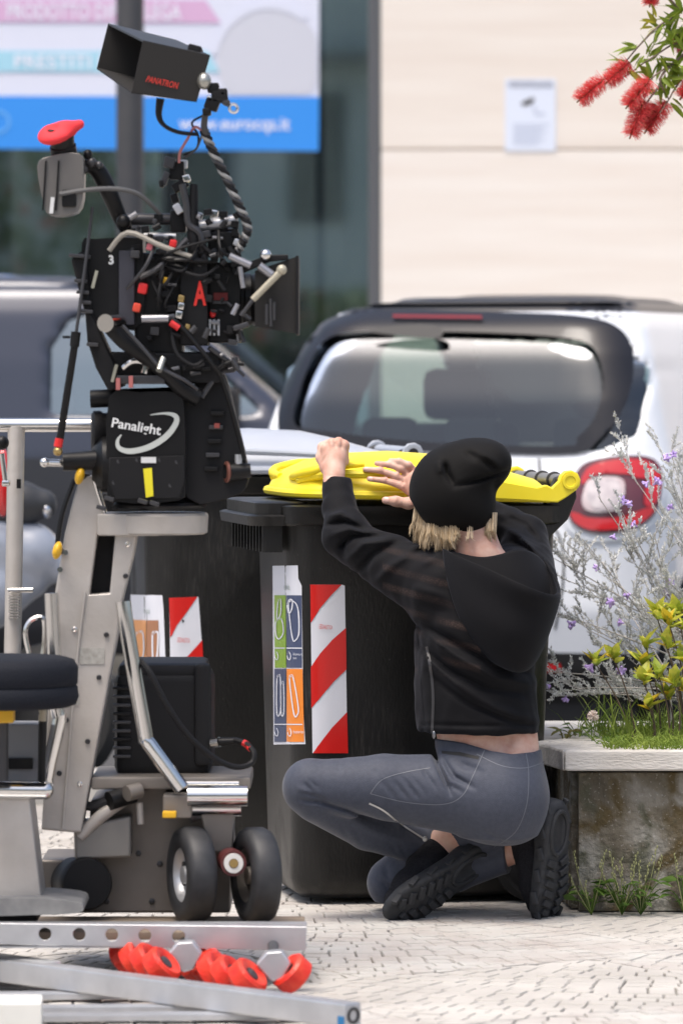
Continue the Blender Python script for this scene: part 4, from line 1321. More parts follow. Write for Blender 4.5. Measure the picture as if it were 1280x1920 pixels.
fb.cone(np.array(hc) + fdir * 0.095 + np.array((0, 0, 0.01)), np.array(hc) + fdir * 0.112 + np.array((0, 0, -0.025)), 0.008, 0.014, 0.012)
for s in (-1, 1):
    fb.ell(np.array(hc) + ldir * 0.078 * s + np.array((0, 0, -0.01)), (0.012, 0.02, 0.03), 0.01)
    fb.ell(np.array(hc) + ldir * 0.03 * s + fdir * 0.088 + np.array((0, 0, 0.012)), (0.012, 0.012, 0.009), 0.006)
fb.cone(np.array(hc) + fdir * 0.088 + ldir * 0.02 + np.array((0, 0, -0.06)), np.array(hc) + fdir * 0.088 - ldir * 0.02 + np.array((0, 0, -0.06)), 0.008, 0.008, 0.008)
fb.chain([Lsh, Lel, Lwr], [0.045, 0.028, 0.025], 0.03)
fb.chain([Rsh, pp(985, 1018, 0.19), Rwr], [0.045, 0.032, 0.027], 0.03)
fb.chain([Lhip, Lkn, pp(690, 1550, 0.11), ML @ Vector((0.060, 0, 0.135)), ML @ Vector((0.058, 0, 0.075)), ML @ Vector((0.19, 0, 0.045))], [0.08, 0.044, 0.042, 0.029, 0.024, 0.020], 0.04)
fb.chain([Rhip, Rkn, pp(850, 1630, 0.16), Ran, MR @ Vector((0.06, 0, 0.075)), MR @ Vector((0.19, 0, 0.045))], [0.08, 0.052, 0.046, 0.033, 0.030, 0.022], 0.04)
folds(fb, [([(948, 1362), (952, 1420)], 0.006, 14), ([(905, 1385), (860, 1378)], -0.002, 10)], DP)
Vb, Fbd = fb.mesh(1)

# hands, finer, joined on at the wrist
def hand_field(lo, hi): return Field(lo, hi, 0.0028)
w = 0.02
fh = hand_field(pp(585, 920, 0.16), pp(672, 800, 0.36))
fh.cone(Lwr - Vector((0, 0.03, 0.03)), pp(626, 868, 0.245), 0.027, 0.028, 0.01)
fh.ell(pp(626, 856, 0.252), (0.031, 0.024, 0.034), 0.016)
for (x0, x1, yk, r) in ((609, 611, 838, 0.0098), (622, 622, 829, 0.0104), (635, 635, 827, 0.0104), (646, 647, 832, 0.0094)):
    fh.chain([pp(x0 + (626 - x0) * 0.3, 862, 0.245), pp(x0, yk + 2, 0.25), pp(x1, yk + 4, 0.285), pp(x1, yk + 32, 0.297), pp(x1, yk + 36, 0.275)], [r * 1.1, r * 1.1, r, r * 0.92, r * 0.85], 0.008)
fh.chain([pp(610, 878, 0.245), pp(601, 858, 0.262), pp(604, 838, 0.283), pp(615, 830, 0.298)], [0.014, 0.0115, 0.0105, 0.009], 0.01)
folds(fh, [([(616, 842), (616, 825)], 0.0014, 2.2), ([(629, 840), (628, 820)], 0.0014, 2.2), ([(641, 842), (641, 823)], 0.0014, 2.2), ([(604, 868), (616, 848)], 0.0015, 3), ([(610, 892), (645, 893)], 0.0010, 3), ([(622, 838), (622, 830)], -0.0010, 4), ([(635, 838), (635, 829)], -0.0010, 4)], DP + 0.4)
V1, F1 = fh.mesh(1)
fh = hand_field(pp(660, 985, 0.14), pp(850, 845, 0.36))
fh.cone(Rwr + Vector((0.02, 0, -0.005)), pp(788, 918, 0.262), 0.027, 0.026, 0.012)
fh.ell(pp(783, 908, 0.262), (0.036, 0.014, 0.036), 0.016)
fg = ([(772, 926), (752, 911), (722, 901), (692, 898)], [(768, 909), (744, 893), (712, 882), (684, 880)], [(770, 895), (752, 879), (728, 871), (706, 869)], [(778, 886), (766, 872), (748, 865), (732, 864)])
for j, pts in enumerate(fg):
    dz = (0.262, 0.268, 0.272, 0.272)[j]
    fh.chain([pp(p[0], p[1], dz + (0.010, -0.004, -0.002, 0.006)[i]) for i, p in enumerate(pts)], [0.0100, 0.0090, 0.0080, 0.0068], 0.005)
fh.chain([pp(792, 938, 0.255), pp(765, 944, 0.238), pp(742, 940, 0.232), pp(722, 938, 0.236)], [0.015, 0.013, 0.0115, 0.0095], 0.012)
folds(fh, [([(752, 886), (746, 896)], 0.0012, 3), ([(756, 903), (749, 915)], 0.0012, 3), ([(722, 878), (718, 889)], 0.0009, 2.5), ([(728, 896), (723, 906)], 0.0009, 2.5), ([(748, 934), (744, 946)], 0.0010, 3), ([(775, 902), (768, 912)], -0.0015, 5), ([(778, 918), (770, 926)], -0.0015, 5), ([(800, 905), (770, 897)], 0.0008, 3), ([(805, 918), (772, 914)], 0.0008, 3)], DP + 0.4)
V2, F2 = fh.mesh(1)
Vb, Fbd = joinmeshes([(Vb, Fbd), (V1, F1), (V2, F2)])
body = npmesh('body', Vb, Fbd, m_skin, person)
hb = BVHTree.FromPolygons([Vector(v) for v in V2], [list(map(int, f)) for f in F2])
m_nail = mat('nail', (0.66, 0.42, 0.36), 0.3)
for q in ([(682, 877), (690, 876), (691, 883), (683, 884)], [(689, 895), (697, 894), (698, 901), (690, 902)], [(718, 934), (727, 933), (728, 941), (719, 942)]):
    skin('fingernail', spl2(q, 3), hb, 0.0006, m_nail, body, 3)

# --- leggings
m_leg = mat('grey leggings', (0.052, 0.059, 0.082), 0.6, col2=(0.062, 0.070, 0.095), nscale=90, spec=0.25, sheen=0.2, bump=0.15, bscale=420)
fl = Field(pp(505, 1735, -0.30), pp(1095, 1360, 0.42), 0.0045)
loft_field(fl, [(1560, 935, 0.0, 0.09, 0.10), (1490, 930, 0.0, 0.118, 0.125), (1440, 921, 0.01, 0.126, 0.118), (1400, 915, 0.02, 0.130, 0.104), (1365, 913, 0.02, 0.130, 0.100)], 0.03)
fl.ell(pp(938, 1495, -0.035), (0.112, 0.115, 0.118), 0.03)
fl.ell(pp(965, 1500, 0.02), (0.075, 0.11, 0.105), 0.03)
fl.chain([Lhip, pp(720, 1476, -0.03), Lkn], [0.103, 0.079, 0.066], 0.03)
fl.ell(pp(577, 1476, -0.03), (0.061, 0.058, 0.066), 0.02)
fl.chain([pp(592, 1500, -0.025), pp(690, 1550, 0.09), Lan.lerp(pp(690, 1550, 0.09), 0.2), Lan + (Lan - pp(690, 1550, 0.09)).normalized() * 0.03], [0.055, 0.058, 0.045, 0.043], 0.008)
fl.chain([Rhip, pp(840, 1585, 0.17), Rkn], [0.095, 0.075, 0.064], 0.03)
fl.chain([Rkn, pp(850, 1630, 0.16), pp(950, 1602, 0.12), Ran], [0.058, 0.056, 0.044, 0.043], 0.01)
# waist edge and cuffs
X, Y, Z = fl.grid()
PX, PY = px_of(X, Y, Z)
edge = np.interp(PX, [800, 825, 870, 920, 960, 1000, 1030], [1383, 1386, 1393, 1408, 1414, 1410, 1398])
fl.v = np.where(PY < 1450, np.maximum(fl.v, (edge - PY) / 767.0), fl.v)
def cuff(f, a, b, keep):
    n = np.array(b) - np.array(a); n /= np.linalg.norm(n)
    c = np.array(a)
    d = (X - c[0]) * n[0] + (Y - c[1]) * n[1] + (Z - c[2]) * n[2]
    near = ((X - c[0]) ** 2 + (Y - c[1]) ** 2 + (Z - c[2]) ** 2) < keep ** 2
    f.v = np.where(near, np.maximum(f.v, d), f.v)
cuff(fl, Lan.lerp(pp(690, 1550, 0.09), -0.08), Lan + (Lan - pp(690, 1550, 0.09)), 0.07)
cuff(fl, Ran - Vector((0.022, -0.006, 0)), Ran + Vector((0.04, -0.01, 0.004)), 0.07)
folds(fl, [
    ([(562, 1500), (600, 1504), (650, 1518), (720, 1545)], 0.006, 5), ([(566, 1486), (590, 1493), (610, 1500)], 0.004, 4), ([(570, 1468), (588, 1486)], 0.003, 4), ([(580, 1462), (600, 1482)], 0.002, 4), ([(556, 1476), (580, 1490)], -0.002, 5),
    ([(815, 1420), (830, 1455), (845, 1490)], 0.010, 5), ([(828, 1420), (850, 1455), (890, 1478)], 0.006, 5), ([(810, 1405), (822, 1430)], 0.006, 5),
    ([(735, 1460), (765, 1498)], 0.003, 5), ([(752, 1456), (785, 1498)], 0.003, 5), ([(715, 1464), (742, 1498)], 0.0025, 5),
    ([(700, 1440), (705, 1455)], 0.0015, 5), ([(640, 1420), (632, 1450)], 0.0012, 8), ([(770, 1455), (800, 1492)], 0.002, 4), ([(790, 1440), (818, 1480)], 0.003, 4), ([(840, 1470), (868, 1486)], 0.003, 5), ([(905, 1560), (950, 1580)], 0.002, 5), ([(640, 1545), (655, 1575)], 0.0012, 5), ([(665, 1552), (680, 1584)], 0.0012, 5), ([(730, 1578), (742, 1600)], 0.0018, 4), ([(750, 1580), (760, 1606)], 0.0018, 4),
    ([(840, 1400), (880, 1412)], -0.002, 6), ([(858, 1430), (905, 1448)], 0.0035, 7),
    ([(640, 1530), (700, 1560), (760, 1580)], -0.003, 8), ([(700, 1640), (735, 1670), (752, 1690)], 0.004, 6), ([(720, 1620), (728, 1650)], 0.003, 6)], DP + 0.2)
V, Fc = fl.mesh(1)
leg = npmesh('leggings', V, Fc, m_leg, person)
lb = bvh_of(leg)
m_seam = mat('leggings seam', (0.13, 0.14, 0.165), 0.6)
m_seamd = mat('leggings dark panel', (0.055, 0.06, 0.075), 0.55)
strip('seam', [(694, 1488), (716, 1462), (760, 1448), (806, 1440)], 1.6, lb, 0.0008, m_seam, leg)
strip('seam', [(694, 1488), (760, 1504), (830, 1508), (866, 1492), (886, 1455), (908, 1406)], 1.6, lb, 0.0008, m_seam, leg)
strip('seam', [(985, 1412), (990, 1450), (986, 1510), (965, 1560), (925, 1588)], 1.4, lb, 0.0008, m_seam, leg)
strip('waistband_seam', [(893, 1414), (940, 1436), (985, 1440), (1020, 1428)], 1.4, lb, 0.0008, m_seam, leg)
skin('pocket_zip', [(828, 1408), (862, 1410), (898, 1419), (896, 1424), (862, 1417), (828, 1413)], lb, 0.001, mat('black zip tape', (0.008, 0.008, 0.009), 0.6), leg, 5)
strip('ankle_zip', [(692, 1506), (720, 1520), (755, 1548), (794, 1573)], 3.2, lb, 0.0015, mat('silver zip', (0.55, 0.55, 0.54), 0.35, 0.5), leg)
zp = MB().ball(pp(796, 1573, 0.075), (0.006, 0.004, 0.007)).build('zip_pull', mat('silver zip', (0.55, 0.55, 0.54)), leg)

# --- shoes
m_up = mat('black knit upper', (0.010, 0.010, 0.013), 0.85, col2=(0.02, 0.02, 0.024), nscale=200, bump=0.4, bscale=420, spec=0.2)
m_sole = mat('black foam sole', (0.028, 0.030, 0.034), 0.65, col2=(0.04, 0.042, 0.046), nscale=40, spec=0.3)
def shoe_parts():
    fu = Field((-0.04, -0.07, 0.0), (0.30, 0.07, 0.20), 0.0042)
    fu.chain([(0.235, 0.0, 0.045), (0.19, 0.004, 0.052), (0.13, 0.004, 0.066), (0.085, 0.0, 0.082)], [0.028, 0.038, 0.040, 0.040], 0.02)
    fu.chain([(0.035, 0, 0.055), (0.042, 0, 0.095), (0.046, 0, 0.140)], [0.036, 0.038, 0.043], 0.025)
    fu.ell((0.032, 0, 0.118), (0.046, 0.045, 0.042), 0.02)
    fu.cone((0.09, 0, 0.085), (0.06, 0, 0.115), 0.038, 0.036, 0.02)
    fu.ell((0.014, 0, 0.140), (0.016, 0.028, 0.026), 0.015)
    fu.ell((0.12, 0.0, 0.108), (0.03, 0.02, 0.014), 0.015)
    fu.cone((0.056, 0, 0.115), (0.072, 0, 0.19), 0.028, 0.036, 0.006, 'sub')
    X, Y, Z = fu.grid(); fu.v = np.maximum(fu.v, 0.022 - Z)
    up = fu.mesh(1)
    fs = Field((-0.04, -0.08, -0.01), (0.31, 0.08, 0.085), 0.0042)
    X, Y, Z = fs.grid()
    wx = np.interp(X, [-0.02, 0.0, 0.03, 0.09, 0.14, 0.20, 0.24, 0.268, 0.285], [0.016, 0.032, 0.042, 0.040, 0.046, 0.053, 0.046, 0.028, 0.006])
    z0 = np.interp(X, [-0.03, 0.0, 0.03, 0.19, 0.285], [0.014, 0.004, 0.0, 0.0, 0.022])
    z1 = np.interp(X, [-0.03, 0.03, 0.10, 0.19, 0.285], [0.058, 0.050, 0.042, 0.036, 0.044])
    flare = 0.006 * np.clip((z1 - Z) / 0.04, 0, 1)
    r = 0.010
    qy = np.abs(Y) - wx - flare + r
    qz = np.maximum(z0 - Z, Z - z1) + r
    qx = np.maximum(-0.018 - X, X - 0.283) + r
    qq = np.maximum(qy, qx)
    d = np.sqrt(np.maximum(qq, 0) ** 2 + np.maximum(qz, 0) ** 2) + np.minimum(np.maximum(qq, qz), 0) - r
    fs.v = d
    # sculpted side channels, the heel pod ring and outsole lugs
    for s in (-1, 1):
        for k in range(6):
            x = 0.01 + k * 0.045
            fs.cone((x, s * 0.062, 0.008), (x + 0.03, s * 0.060, 0.032), 0.006, 0.004, 0.003, 'sub')
        fs.chain([(-0.02, s * 0.05, 0.034), (0.08, s * 0.058, 0.024), (0.18, s * 0.066, 0.024), (0.25, s * 0.055, 0.034)], [0.004] * 4, 0.003, 'sub')
    fs.chain([(0.02, 0.0, -0.004), (0.09, 0.0, -0.004)], [0.018, 0.016], 0.004, 'sub')
    for k in range(7):
        x = 0.125 + k * 0.021
        fs.cone((x, -0.06, -0.002), (x + 0.012, 0.06, -0.002), 0.0048, 0.0048, 0.002, 'sub')
    so = fs.mesh(1)
    return up, so
SU, SO = shoe_parts()
def place_shoe(M, sc):
    s = npmesh('shoe', to_world(SU[0], M), SU[1], m_up, person)
    so = npmesh('sole', to_world(SO[0], M), SO[1], m_sole, s)
    MB().tube([M @ Vector((0.055 + 0.052 * math.cos(a), 0.030 * math.sin(a), 0.0)) for a in np.linspace(0, 2 * math.pi, 25)[:-1]], 0.0055 * sc, 8, closed=True, sub=1).build('heel_pod', m_sole, so)
    for k in range(6):
        for s_ in (-1, 1):
            x = 0.125 + k * 0.024; w_ = float(np.interp(x, [0.12, 0.20, 0.24, 0.27], [0.038, 0.044, 0.036, 0.02])); z_ = float(np.interp(x, [0.19, 0.285], [0.0, 0.022]))
            MB().box(M @ Vector((x, s_ * w_ * 0.6, z_ - 0.002)), (0.016 * sc, w_ * 0.75 * sc, 0.012 * sc), M.to_3x3().normalized() @ Matrix.Rotation(s_ * 0.45, 3, 'Z'), bev=0.003).build('lug', m_sole, so)
            MB().box(M @ Vector((-0.005 + k * 0.052, s_ * (float(np.interp(-0.005 + k * 0.052, [-0.02, 0.03, 0.09, 0.14, 0.2, 0.27], [0.022, 0.043, 0.042, 0.048, 0.055, 0.03])) + 0.004), 0.014)), (0.030 * sc, 0.010 * sc, 0.014 * sc), M.to_3x3().normalized() @ Matrix.Rotation(0.35 * s_, 3, 'Y'), bev=0.003).build('side_lug', m_sole, so)
    lc = MB()
    for k in range(5):
        x = 0.105 + k * 0.017; z = 0.121 - k * 0.0085
        lc.tube([M @ Vector((x, -0.022, z - 0.013)), M @ Vector((x + 0.003, 0, z + 0.001)), M @ Vector((x, 0.022, z - 0.013))], 0.0022, 6)
    lc.build('laces', mat('black lace', (0.015, 0.015, 0.018), 0.8), s)
    return s
place_shoe(ML, 1.10)
place_shoe(MR, 1.06)

# --- hoodie
def cloth_black(name, mesh_bands):
    m = bpy.data.materials.new(name); m.use_nodes = True
    nt = m.node_tree; b = nt.nodes['Principled BSDF']
    b.inputs['Roughness'].default_value = 0.8; b.inputs['Specular IOR Level'].default_value = 0.2
    b.inputs['Sheen Weight'].default_value = 0.09; b.inputs['Sheen Roughness'].default_value = 0.4
    b.inputs['Sheen Tint'].default_value = (0.6, 0.65, 0.8, 1)
    tc = nt.nodes.new('ShaderNodeTexCoord'); n = nt.nodes.new('ShaderNodeTexNoise'); n.inputs['Scale'].default_value = 500
    nt.links.new(tc.outputs['Object'], n.inputs['Vector'])
    bp = nt.nodes.new('ShaderNodeBump'); bp.inputs['Strength'].default_value = 0.15; bp.inputs['Distance'].default_value = 0.003
    nt.links.new(n.outputs['Fac'], bp.inputs['Height']); nt.links.new(bp.outputs[0], b.inputs['Normal'])
    b.inputs['Base Color'].default_value = (0.0045, 0.0045, 0.0058, 1)
    if mesh_bands:
        # rows of open knit: skin shows through as faint brown dots
        sp = nt.nodes.new('ShaderNodeSeparateXYZ'); nt.links.new(tc.outputs['Object'], sp.inputs[0])
        def math_(op, a, c):
            q = nt.nodes.new('ShaderNodeMath'); q.operation = op
            for i, v in enumerate((a, c)):
                if v is None: continue
                if hasattr(v, 'links'): nt.links.new(v, q.inputs[i])
                else: q.inputs[i].default_value = v
            return q.outputs[0]
        n2 = nt.nodes.new('ShaderNodeTexNoise'); n2.inputs['Scale'].default_value = 7; nt.links.new(tc.outputs['Object'], n2.inputs['Vector'])
        zz = math_('ADD', sp.outputs[2], math_('MULTIPLY', sp.outputs[0], 0.25))
        wv = math_('SINE', math_('MULTIPLY', zz, 2 * math.pi / 0.046), None)
        band = math_('MULTIPLY', math_('MAXIMUM', wv, 0.0), 0.9)
        vo = nt.nodes.new('ShaderNodeTexVoronoi'); vo.inputs['Scale'].default_value = 260; nt.links.new(tc.outputs['Object'], vo.inputs['Vector'])
        dot = math_('ADD', math_('MULTIPLY', math_('LESS_THAN', vo.outputs['Distance'], 0.4), 0.5), 0.35)
        # only on the left back panel and upper sleeve
        xm = math_('MULTIPLY', math_('GREATER_THAN', sp.outputs[0], 0.10), math_('LESS_THAN', sp.outputs[0], 0.335))
        zm = math_('MULTIPLY', math_('GREATER_THAN', sp.outputs[2], 0.60), math_('LESS_THAN', sp.outputs[2], 0.93))
        pq = nt.nodes.new('ShaderNodeMapRange'); pq.inputs[1].default_value = 0.42; pq.inputs[2].default_value = 0.62; nt.links.new(n2.outputs['Fac'], pq.inputs[0]); patch = pq.outputs[0]
        fac = math_('MULTIPLY', math_('MULTIPLY', band, dot), math_('MULTIPLY', math_('MULTIPLY', xm, zm), patch))
        mx = nt.nodes.new('ShaderNodeMix'); mx.data_type = 'RGBA'
        nt.links.new(fac, mx.inputs[0]); mx.inputs[6].default_value = (0.0045, 0.0045, 0.0058, 1); mx.inputs[7].default_value = (0.065, 0.042, 0.035, 1)
        nt.links.new(mx.outputs[2], b.inputs['Base Color'])
    return m
m_hood = cloth_black('black jersey with knit rows', True)
m_hood2 = cloth_black('black jersey', False)
fo = Field(pp(590, 1395, -0.30), pp(1095, 870, 0.40), 0.0045)
loft_field(fo, [(1372, 895, 0.02, 0.146, 0.128), (1360, 895, 0.02, 0.151, 0.134), (1340, 894, 0.02, 0.148, 0.132), (1300, 892, 0.02, 0.148, 0.134), (1240, 889, 0.02, 0.147, 0.138), (1170, 893, 0.02, 0.150, 0.140), (1120, 903, 0.02, 0.150, 0.128), (1080, 912, 0.03, 0.135, 0.105), (1050, 915, 0.04, 0.11, 0.085), (1036, 912, 0.05, 0.085, 0.07)], 0.03)
fo.ell(pp(830, 1078, 0.02), (0.075, 0.085, 0.065), 0.05)
fo.ell(pp(975, 1080, 0.06), (0.06, 0.085, 0.065), 0.05)
fo.chain([Lsh + Vector((-0.01, -0.02, -0.02)), pp(735, 1058, 0.07), pp(668, 1022, 0.115), pp(650, 1005, 0.125)], [0.088, 0.070, 0.056, 0.054], 0.045)
fo.chain([pp(648, 1003, 0.125), pp(637, 955, 0.17), pp(630, 897, 0.23)], [0.052, 0.042, 0.034], 0.025)
fo.chain([Rsh, pp(985, 1035, 0.15), pp(985, 1010, 0.19), pp(950, 985, 0.21), pp(820, 930, 0.25)], [0.078, 0.060, 0.055, 0.048, 0.036], 0.03)
X, Y, Z = fo.grid(); PX, PY = px_of(X, Y, Z)
# sleeve ends and neckline
cut = np.maximum(PY - np.interp(PX, [600, 625, 660], [899, 893, 899]), -1e9)
fo.v = np.where((PX < 690) & (PY < 930), np.maximum(fo.v, -cut / 767.0), fo.v)
fo.v = np.where((PX < 850) & (PX > 780) & (PY < 965) & (Y > DP + 0.15), np.maximum(fo.v, (812 - PX) / 767.0), fo.v)
fo.ell(pp(893, 1018, 0.0), (0.066, 0.085, 0.036), 0.008, 'sub')
ripple(fo, 0.0022, 32, 3); ripple(fo, 0.0010, 85, 13)
folds(fo, [
    ([(611, 968), (640, 962), (668, 985)], -0.006, 7), ([(612, 985), (650, 978), (690, 1000)], 0.009, 6), ([(618, 1005), (655, 992), (700, 1002)], -0.007, 7),
    ([(632, 1030), (662, 1005), (715, 1006)], 0.008, 6), ([(652, 1050), (680, 1020), (730, 1012)], -0.007, 8), ([(668, 1075), (700, 1040), (745, 1018)], 0.007, 8),
    ([(648, 1010), (640, 1040)], 0.006, 6), ([(700, 1095), (735, 1060), (780, 1030)], -0.005, 9), ([(760, 1040), (800, 1030), (815, 1045)], 0.007, 8), ([(790, 1060), (825, 1040)], -0.004, 8),
    ([(785, 1165), (850, 1205), (930, 1250), (1000, 1262)], 0.009, 8), ([(785, 1180), (850, 1228), (930, 1272), (1000, 1282)], -0.008, 9),
    ([(785, 1208), (840, 1255), (905, 1290), (980, 1300)], 0.008, 8), ([(790, 1225), (850, 1280), (930, 1330), (1000, 1352)], -0.006, 10), ([(800, 1260), (880, 1320), (960, 1352), (1008, 1362)], 0.006, 8),
    ([(775, 1170), (800, 1190)], 0.005, 8), ([(784, 1130), (840, 1150)], 0.003, 10), ([(770, 1100), (840, 1120)], -0.003, 10),
    ([(940, 960), (985, 985), (1008, 1015)], 0.007, 7), ([(935, 985), (975, 1005), (1000, 1035)], -0.006, 7), ([(950, 1015), (985, 1025), (1012, 1055)], 0.006, 7), ([(925, 962), (960, 968), (1000, 995)], -0.004, 7),
    ([(778, 1358), (890, 1361), (1012, 1360)], 0.0035, 4)], DP + 0.40)
V, Fc = fo.mesh(1)
hoodie = npmesh('hoodie', V, Fc, m_hood, person)
hbv = bvh_of(hoodie)
strip('zip', [(800, 1212), (808, 1260), (812, 1310), (810, 1374)], 5, hbv, 0.0015, mat('dark zip', (0.03, 0.03, 0.033), 0.5), hoodie)
strip('side_seam', [(781, 1172), (784, 1230), (790, 1300), (795, 1360)], 2, hbv, 0.001, m_hood2, hoodie)
MB().ball(P(813, 1378, 11.34), (0.004, 0.004, 0.010)).build('zip_pull', mat('gunmetal', (0.25, 0.25, 0.26), 0.35, 0.9), hoodie)
skin('small_dot', [(852 + 6 * math.cos(a), 1070 + 6 * math.sin(a)) for a in np.linspace(0, 6.28, 10)[:-1]], hbv, 0.001, m_hood2, hoodie, 4)
def sheet(name, rows, m, par, thick, lev=3):
    V, Fc = [], []
    nc = len(rows[0])
    for r in rows:
        for p in r: V.append(pp(*p))
    for i in range(len(rows) - 1):
        for j in range(nc - 1):
            a = i * nc + j
            Fc.append((a, a + 1, a + nc + 1, a + nc))
    o = pymesh(name, V, Fc, m, par, 180)
    ss = o.modifiers.new('subdivide', 'SUBSURF'); ss.levels = lev; ss.render_levels = lev
    so = o.modifiers.new('thickness', 'SOLIDIFY'); so.thickness = thick; so.offset = 0
    return o
hood = sheet('hood', [
    [(830, 1026, -0.045), (846, 1038, -0.09), (890, 1056, -0.15), (945, 1080, -0.215), (1005, 1110, -0.245), (1054, 1122, -0.14), (1042, 1082, -0.03), (1016, 1044, 0.02)],
    [(832, 1036, -0.055), (847, 1048, -0.10), (890, 1068, -0.158), (945, 1094, -0.222), (1004, 1122, -0.25), (1055, 1130, -0.14), (1044, 1088, -0.03), (1018, 1050, 0.02)],
    [(834, 1062, -0.075), (850, 1080, -0.112), (892, 1105, -0.158), (946, 1132, -0.205), (1004, 1152, -0.215), (1054, 1140, -0.115), (1044, 1095, -0.03), (1018, 1058, 0.02)],
    [(846, 1118, -0.105), (862, 1135, -0.135), (900, 1160, -0.18), (948, 1186, -0.22), (1000, 1198, -0.215), (1040, 1180, -0.105), (1034, 1130, -0.05), (1010, 1080, 0.0)],
    [(870, 1178, -0.11), (885, 1194, -0.13), (915, 1212, -0.16), (954, 1234, -0.185), (996, 1240, -0.17), (1022, 1220, -0.09), (1018, 1165, -0.06), (1000, 1110, -0.02)],
    [(902, 1226, -0.10), (915, 1238, -0.105), (935, 1250, -0.12), (962, 1262, -0.13), (988, 1262, -0.12), (1004, 1244, -0.075), (1000, 1200, -0.06), (985, 1150, -0.05)],
    [(925, 1236, -0.07), (932, 1242, -0.075), (945, 1250, -0.085), (964, 1258, -0.09), (982, 1256, -0.085), (992, 1242, -0.06), (985, 1210, -0.05), (975, 1180, -0.05)]], m_hood2, hoodie, 0.007)
inner = sheet('hood_lining', [
    [(838, 1032, -0.05), (868, 1040, -0.055), (905, 1048, -0.062), (945, 1038, -0.06), (980, 1026, -0.03), (1014, 1046, 0.018)],
    [(848, 1052, -0.075), (880, 1066, -0.08), (920, 1078, -0.085), (962, 1072, -0.08), (1000, 1062, -0.045), (1032, 1078, 0.0)],
    [(856, 1080, -0.085), (892, 1096, -0.09), (935, 1115, -0.10), (980, 1118, -0.10), (1018, 1105, -0.06), (1046, 1118, -0.02)],
    [(866, 1120, -0.10), (905, 1145, -0.11), (945, 1168, -0.12), (985, 1170, -0.12), (1015, 1150, -0.08), (1036, 1150, -0.04)]], m_hood2, hoodie, 0.005)

# --- beanie
fk = Field(pp(745, 1025, -0.16), pp(980, 800, 0.22), 0.0045)
fk.ell(pp(846, 920, 0.03), (0.104, 0.118, 0.112), 0.02)
fk.ell(pp(892, 872, 0.02), (0.084, 0.098, 0.066), 0.035)
fk.ell(pp(878, 958, 0.03), (0.062, 0.092, 0.061), 0.03)
fk.ell(pp(925, 862, 0.0), (0.036, 0.06, 0.034), 0.03)
X, Y, Z = fk.grid(); PX, PY = px_of(X, Y, Z)
hem = np.interp(PX, [765, 785, 800, 825, 870, 915, 930], [930, 965, 985, 1003, 1008, 1004, 990])
fk.v = np.maximum(fk.v, (PY - hem) / 767.0)
folds(fk, [([(833, 868), (838, 888), (850, 910)], 0.011, 6), ([(852, 912), (900, 900), (952, 882)], 0.007, 4.5), ([(905, 862), (930, 880)], 0.006, 6), ([(822, 862), (826, 890)], -0.005, 9), ([(890, 846), (915, 858), (940, 878)], -0.004, 8), ([(928, 905), (932, 935)], 0.008, 8), ([(870, 848), (895, 860)], 0.004, 8)], DP + 0.03)
ripple(fk, 0.0010, 30, 8)
V, Fc = fk.mesh(1)
hat = npmesh('beanie', V, Fc, cloth_black('black knit beanie', False), person)
b_ = hat.data.materials[0].node_tree.nodes['Principled BSDF']; b_.inputs['Sheen Weight'].default_value = 0.03; b_.inputs['Base Color'].default_value = (0.004, 0.0037, 0.0036, 1)

# --- hair under the beanie
hm = MB()
rr = random.Random(4)
def lock(a, b, c, r0):
    hm.tube([a, a.lerp(b, 0.5) + Vector((rr.uniform(-.003, .003), rr.uniform(-.004, .004), 0)), b, c], [r0, r0 * 1.0, r0 * 0.8, r0 * 0.15], 4, sub=3)
def clump(x0, y0, d0, ln, sw, n, wd):
    tip = pp(x0 + sw, y0 + ln, d0 + rr.uniform(-0.004, 0.012))
    for j in range(n):
        o1, o2 = rr.uniform(-wd, wd), rr.uniform(-0.006, 0.006)
        a = pp(x0 + o1, y0 - 24, d0 + 0.014 + o2)
        m1 = pp(x0 + o1 * 1.1 + sw * 0.35 + rr.uniform(-2, 2), y0 + ln * 0.35, d0 - 0.008 + o2)
        e = tip + Vector((rr.uniform(-.008, .008), rr.uniform(-.008, .008), rr.uniform(-.006, .014)))
        hm.tube([a, m1, m1.lerp(e, 0.6) + Vector((-0.002, -0.003, 0)), e], [0.0008, 0.0009, 0.0008, 0.0002], 3, sub=3)
for k in range(44):
    x0 = 784 + 70 * ((k + rr.random()) / 44)
    y0 = np.interp(x0, [784, 800, 825, 880], [952, 975, 996, 1004])
    d0 = np.interp(x0, [784, 810, 850, 880], [0.03, -0.025, -0.05, -0.06]) + rr.uniform(-0.006, 0.018)
    ln = np.interp(x0, [784, 800, 830, 850, 868], [1012, 1028, 1034, 1022, 1012]) - y0 + rr.uniform(-20, 5)
    sw = np.interp(x0, [784, 805, 830, 868], [-9, -4, 3, 8]) + rr.uniform(-6, 6)
    clump(x0, y0, d0, ln, sw, 24, 4.5)
for k in range(9):
    x0 = rr.uniform(912, 929)
    clump(x0, 985, rr.uniform(-0.03, 0.05), rr.uniform(18, 38), rr.uniform(-10, 4), 12, 3)
for k in range(2):
    clump(rr.uniform(872, 905), 1004, -0.058, rr.uniform(8, 18), rr.uniform(-4, 4), 4, 2)
m_hair = mat('blonde hair', (0.52, 0.39, 0.235), 0.38, col2=(0.70, 0.57, 0.39), nscale=90, stretch=(3, 3, 0.3), spec=0.5)
hr = hm.build('hair', m_hair, person, smooth=60)
tag(hr, kind='stuff')

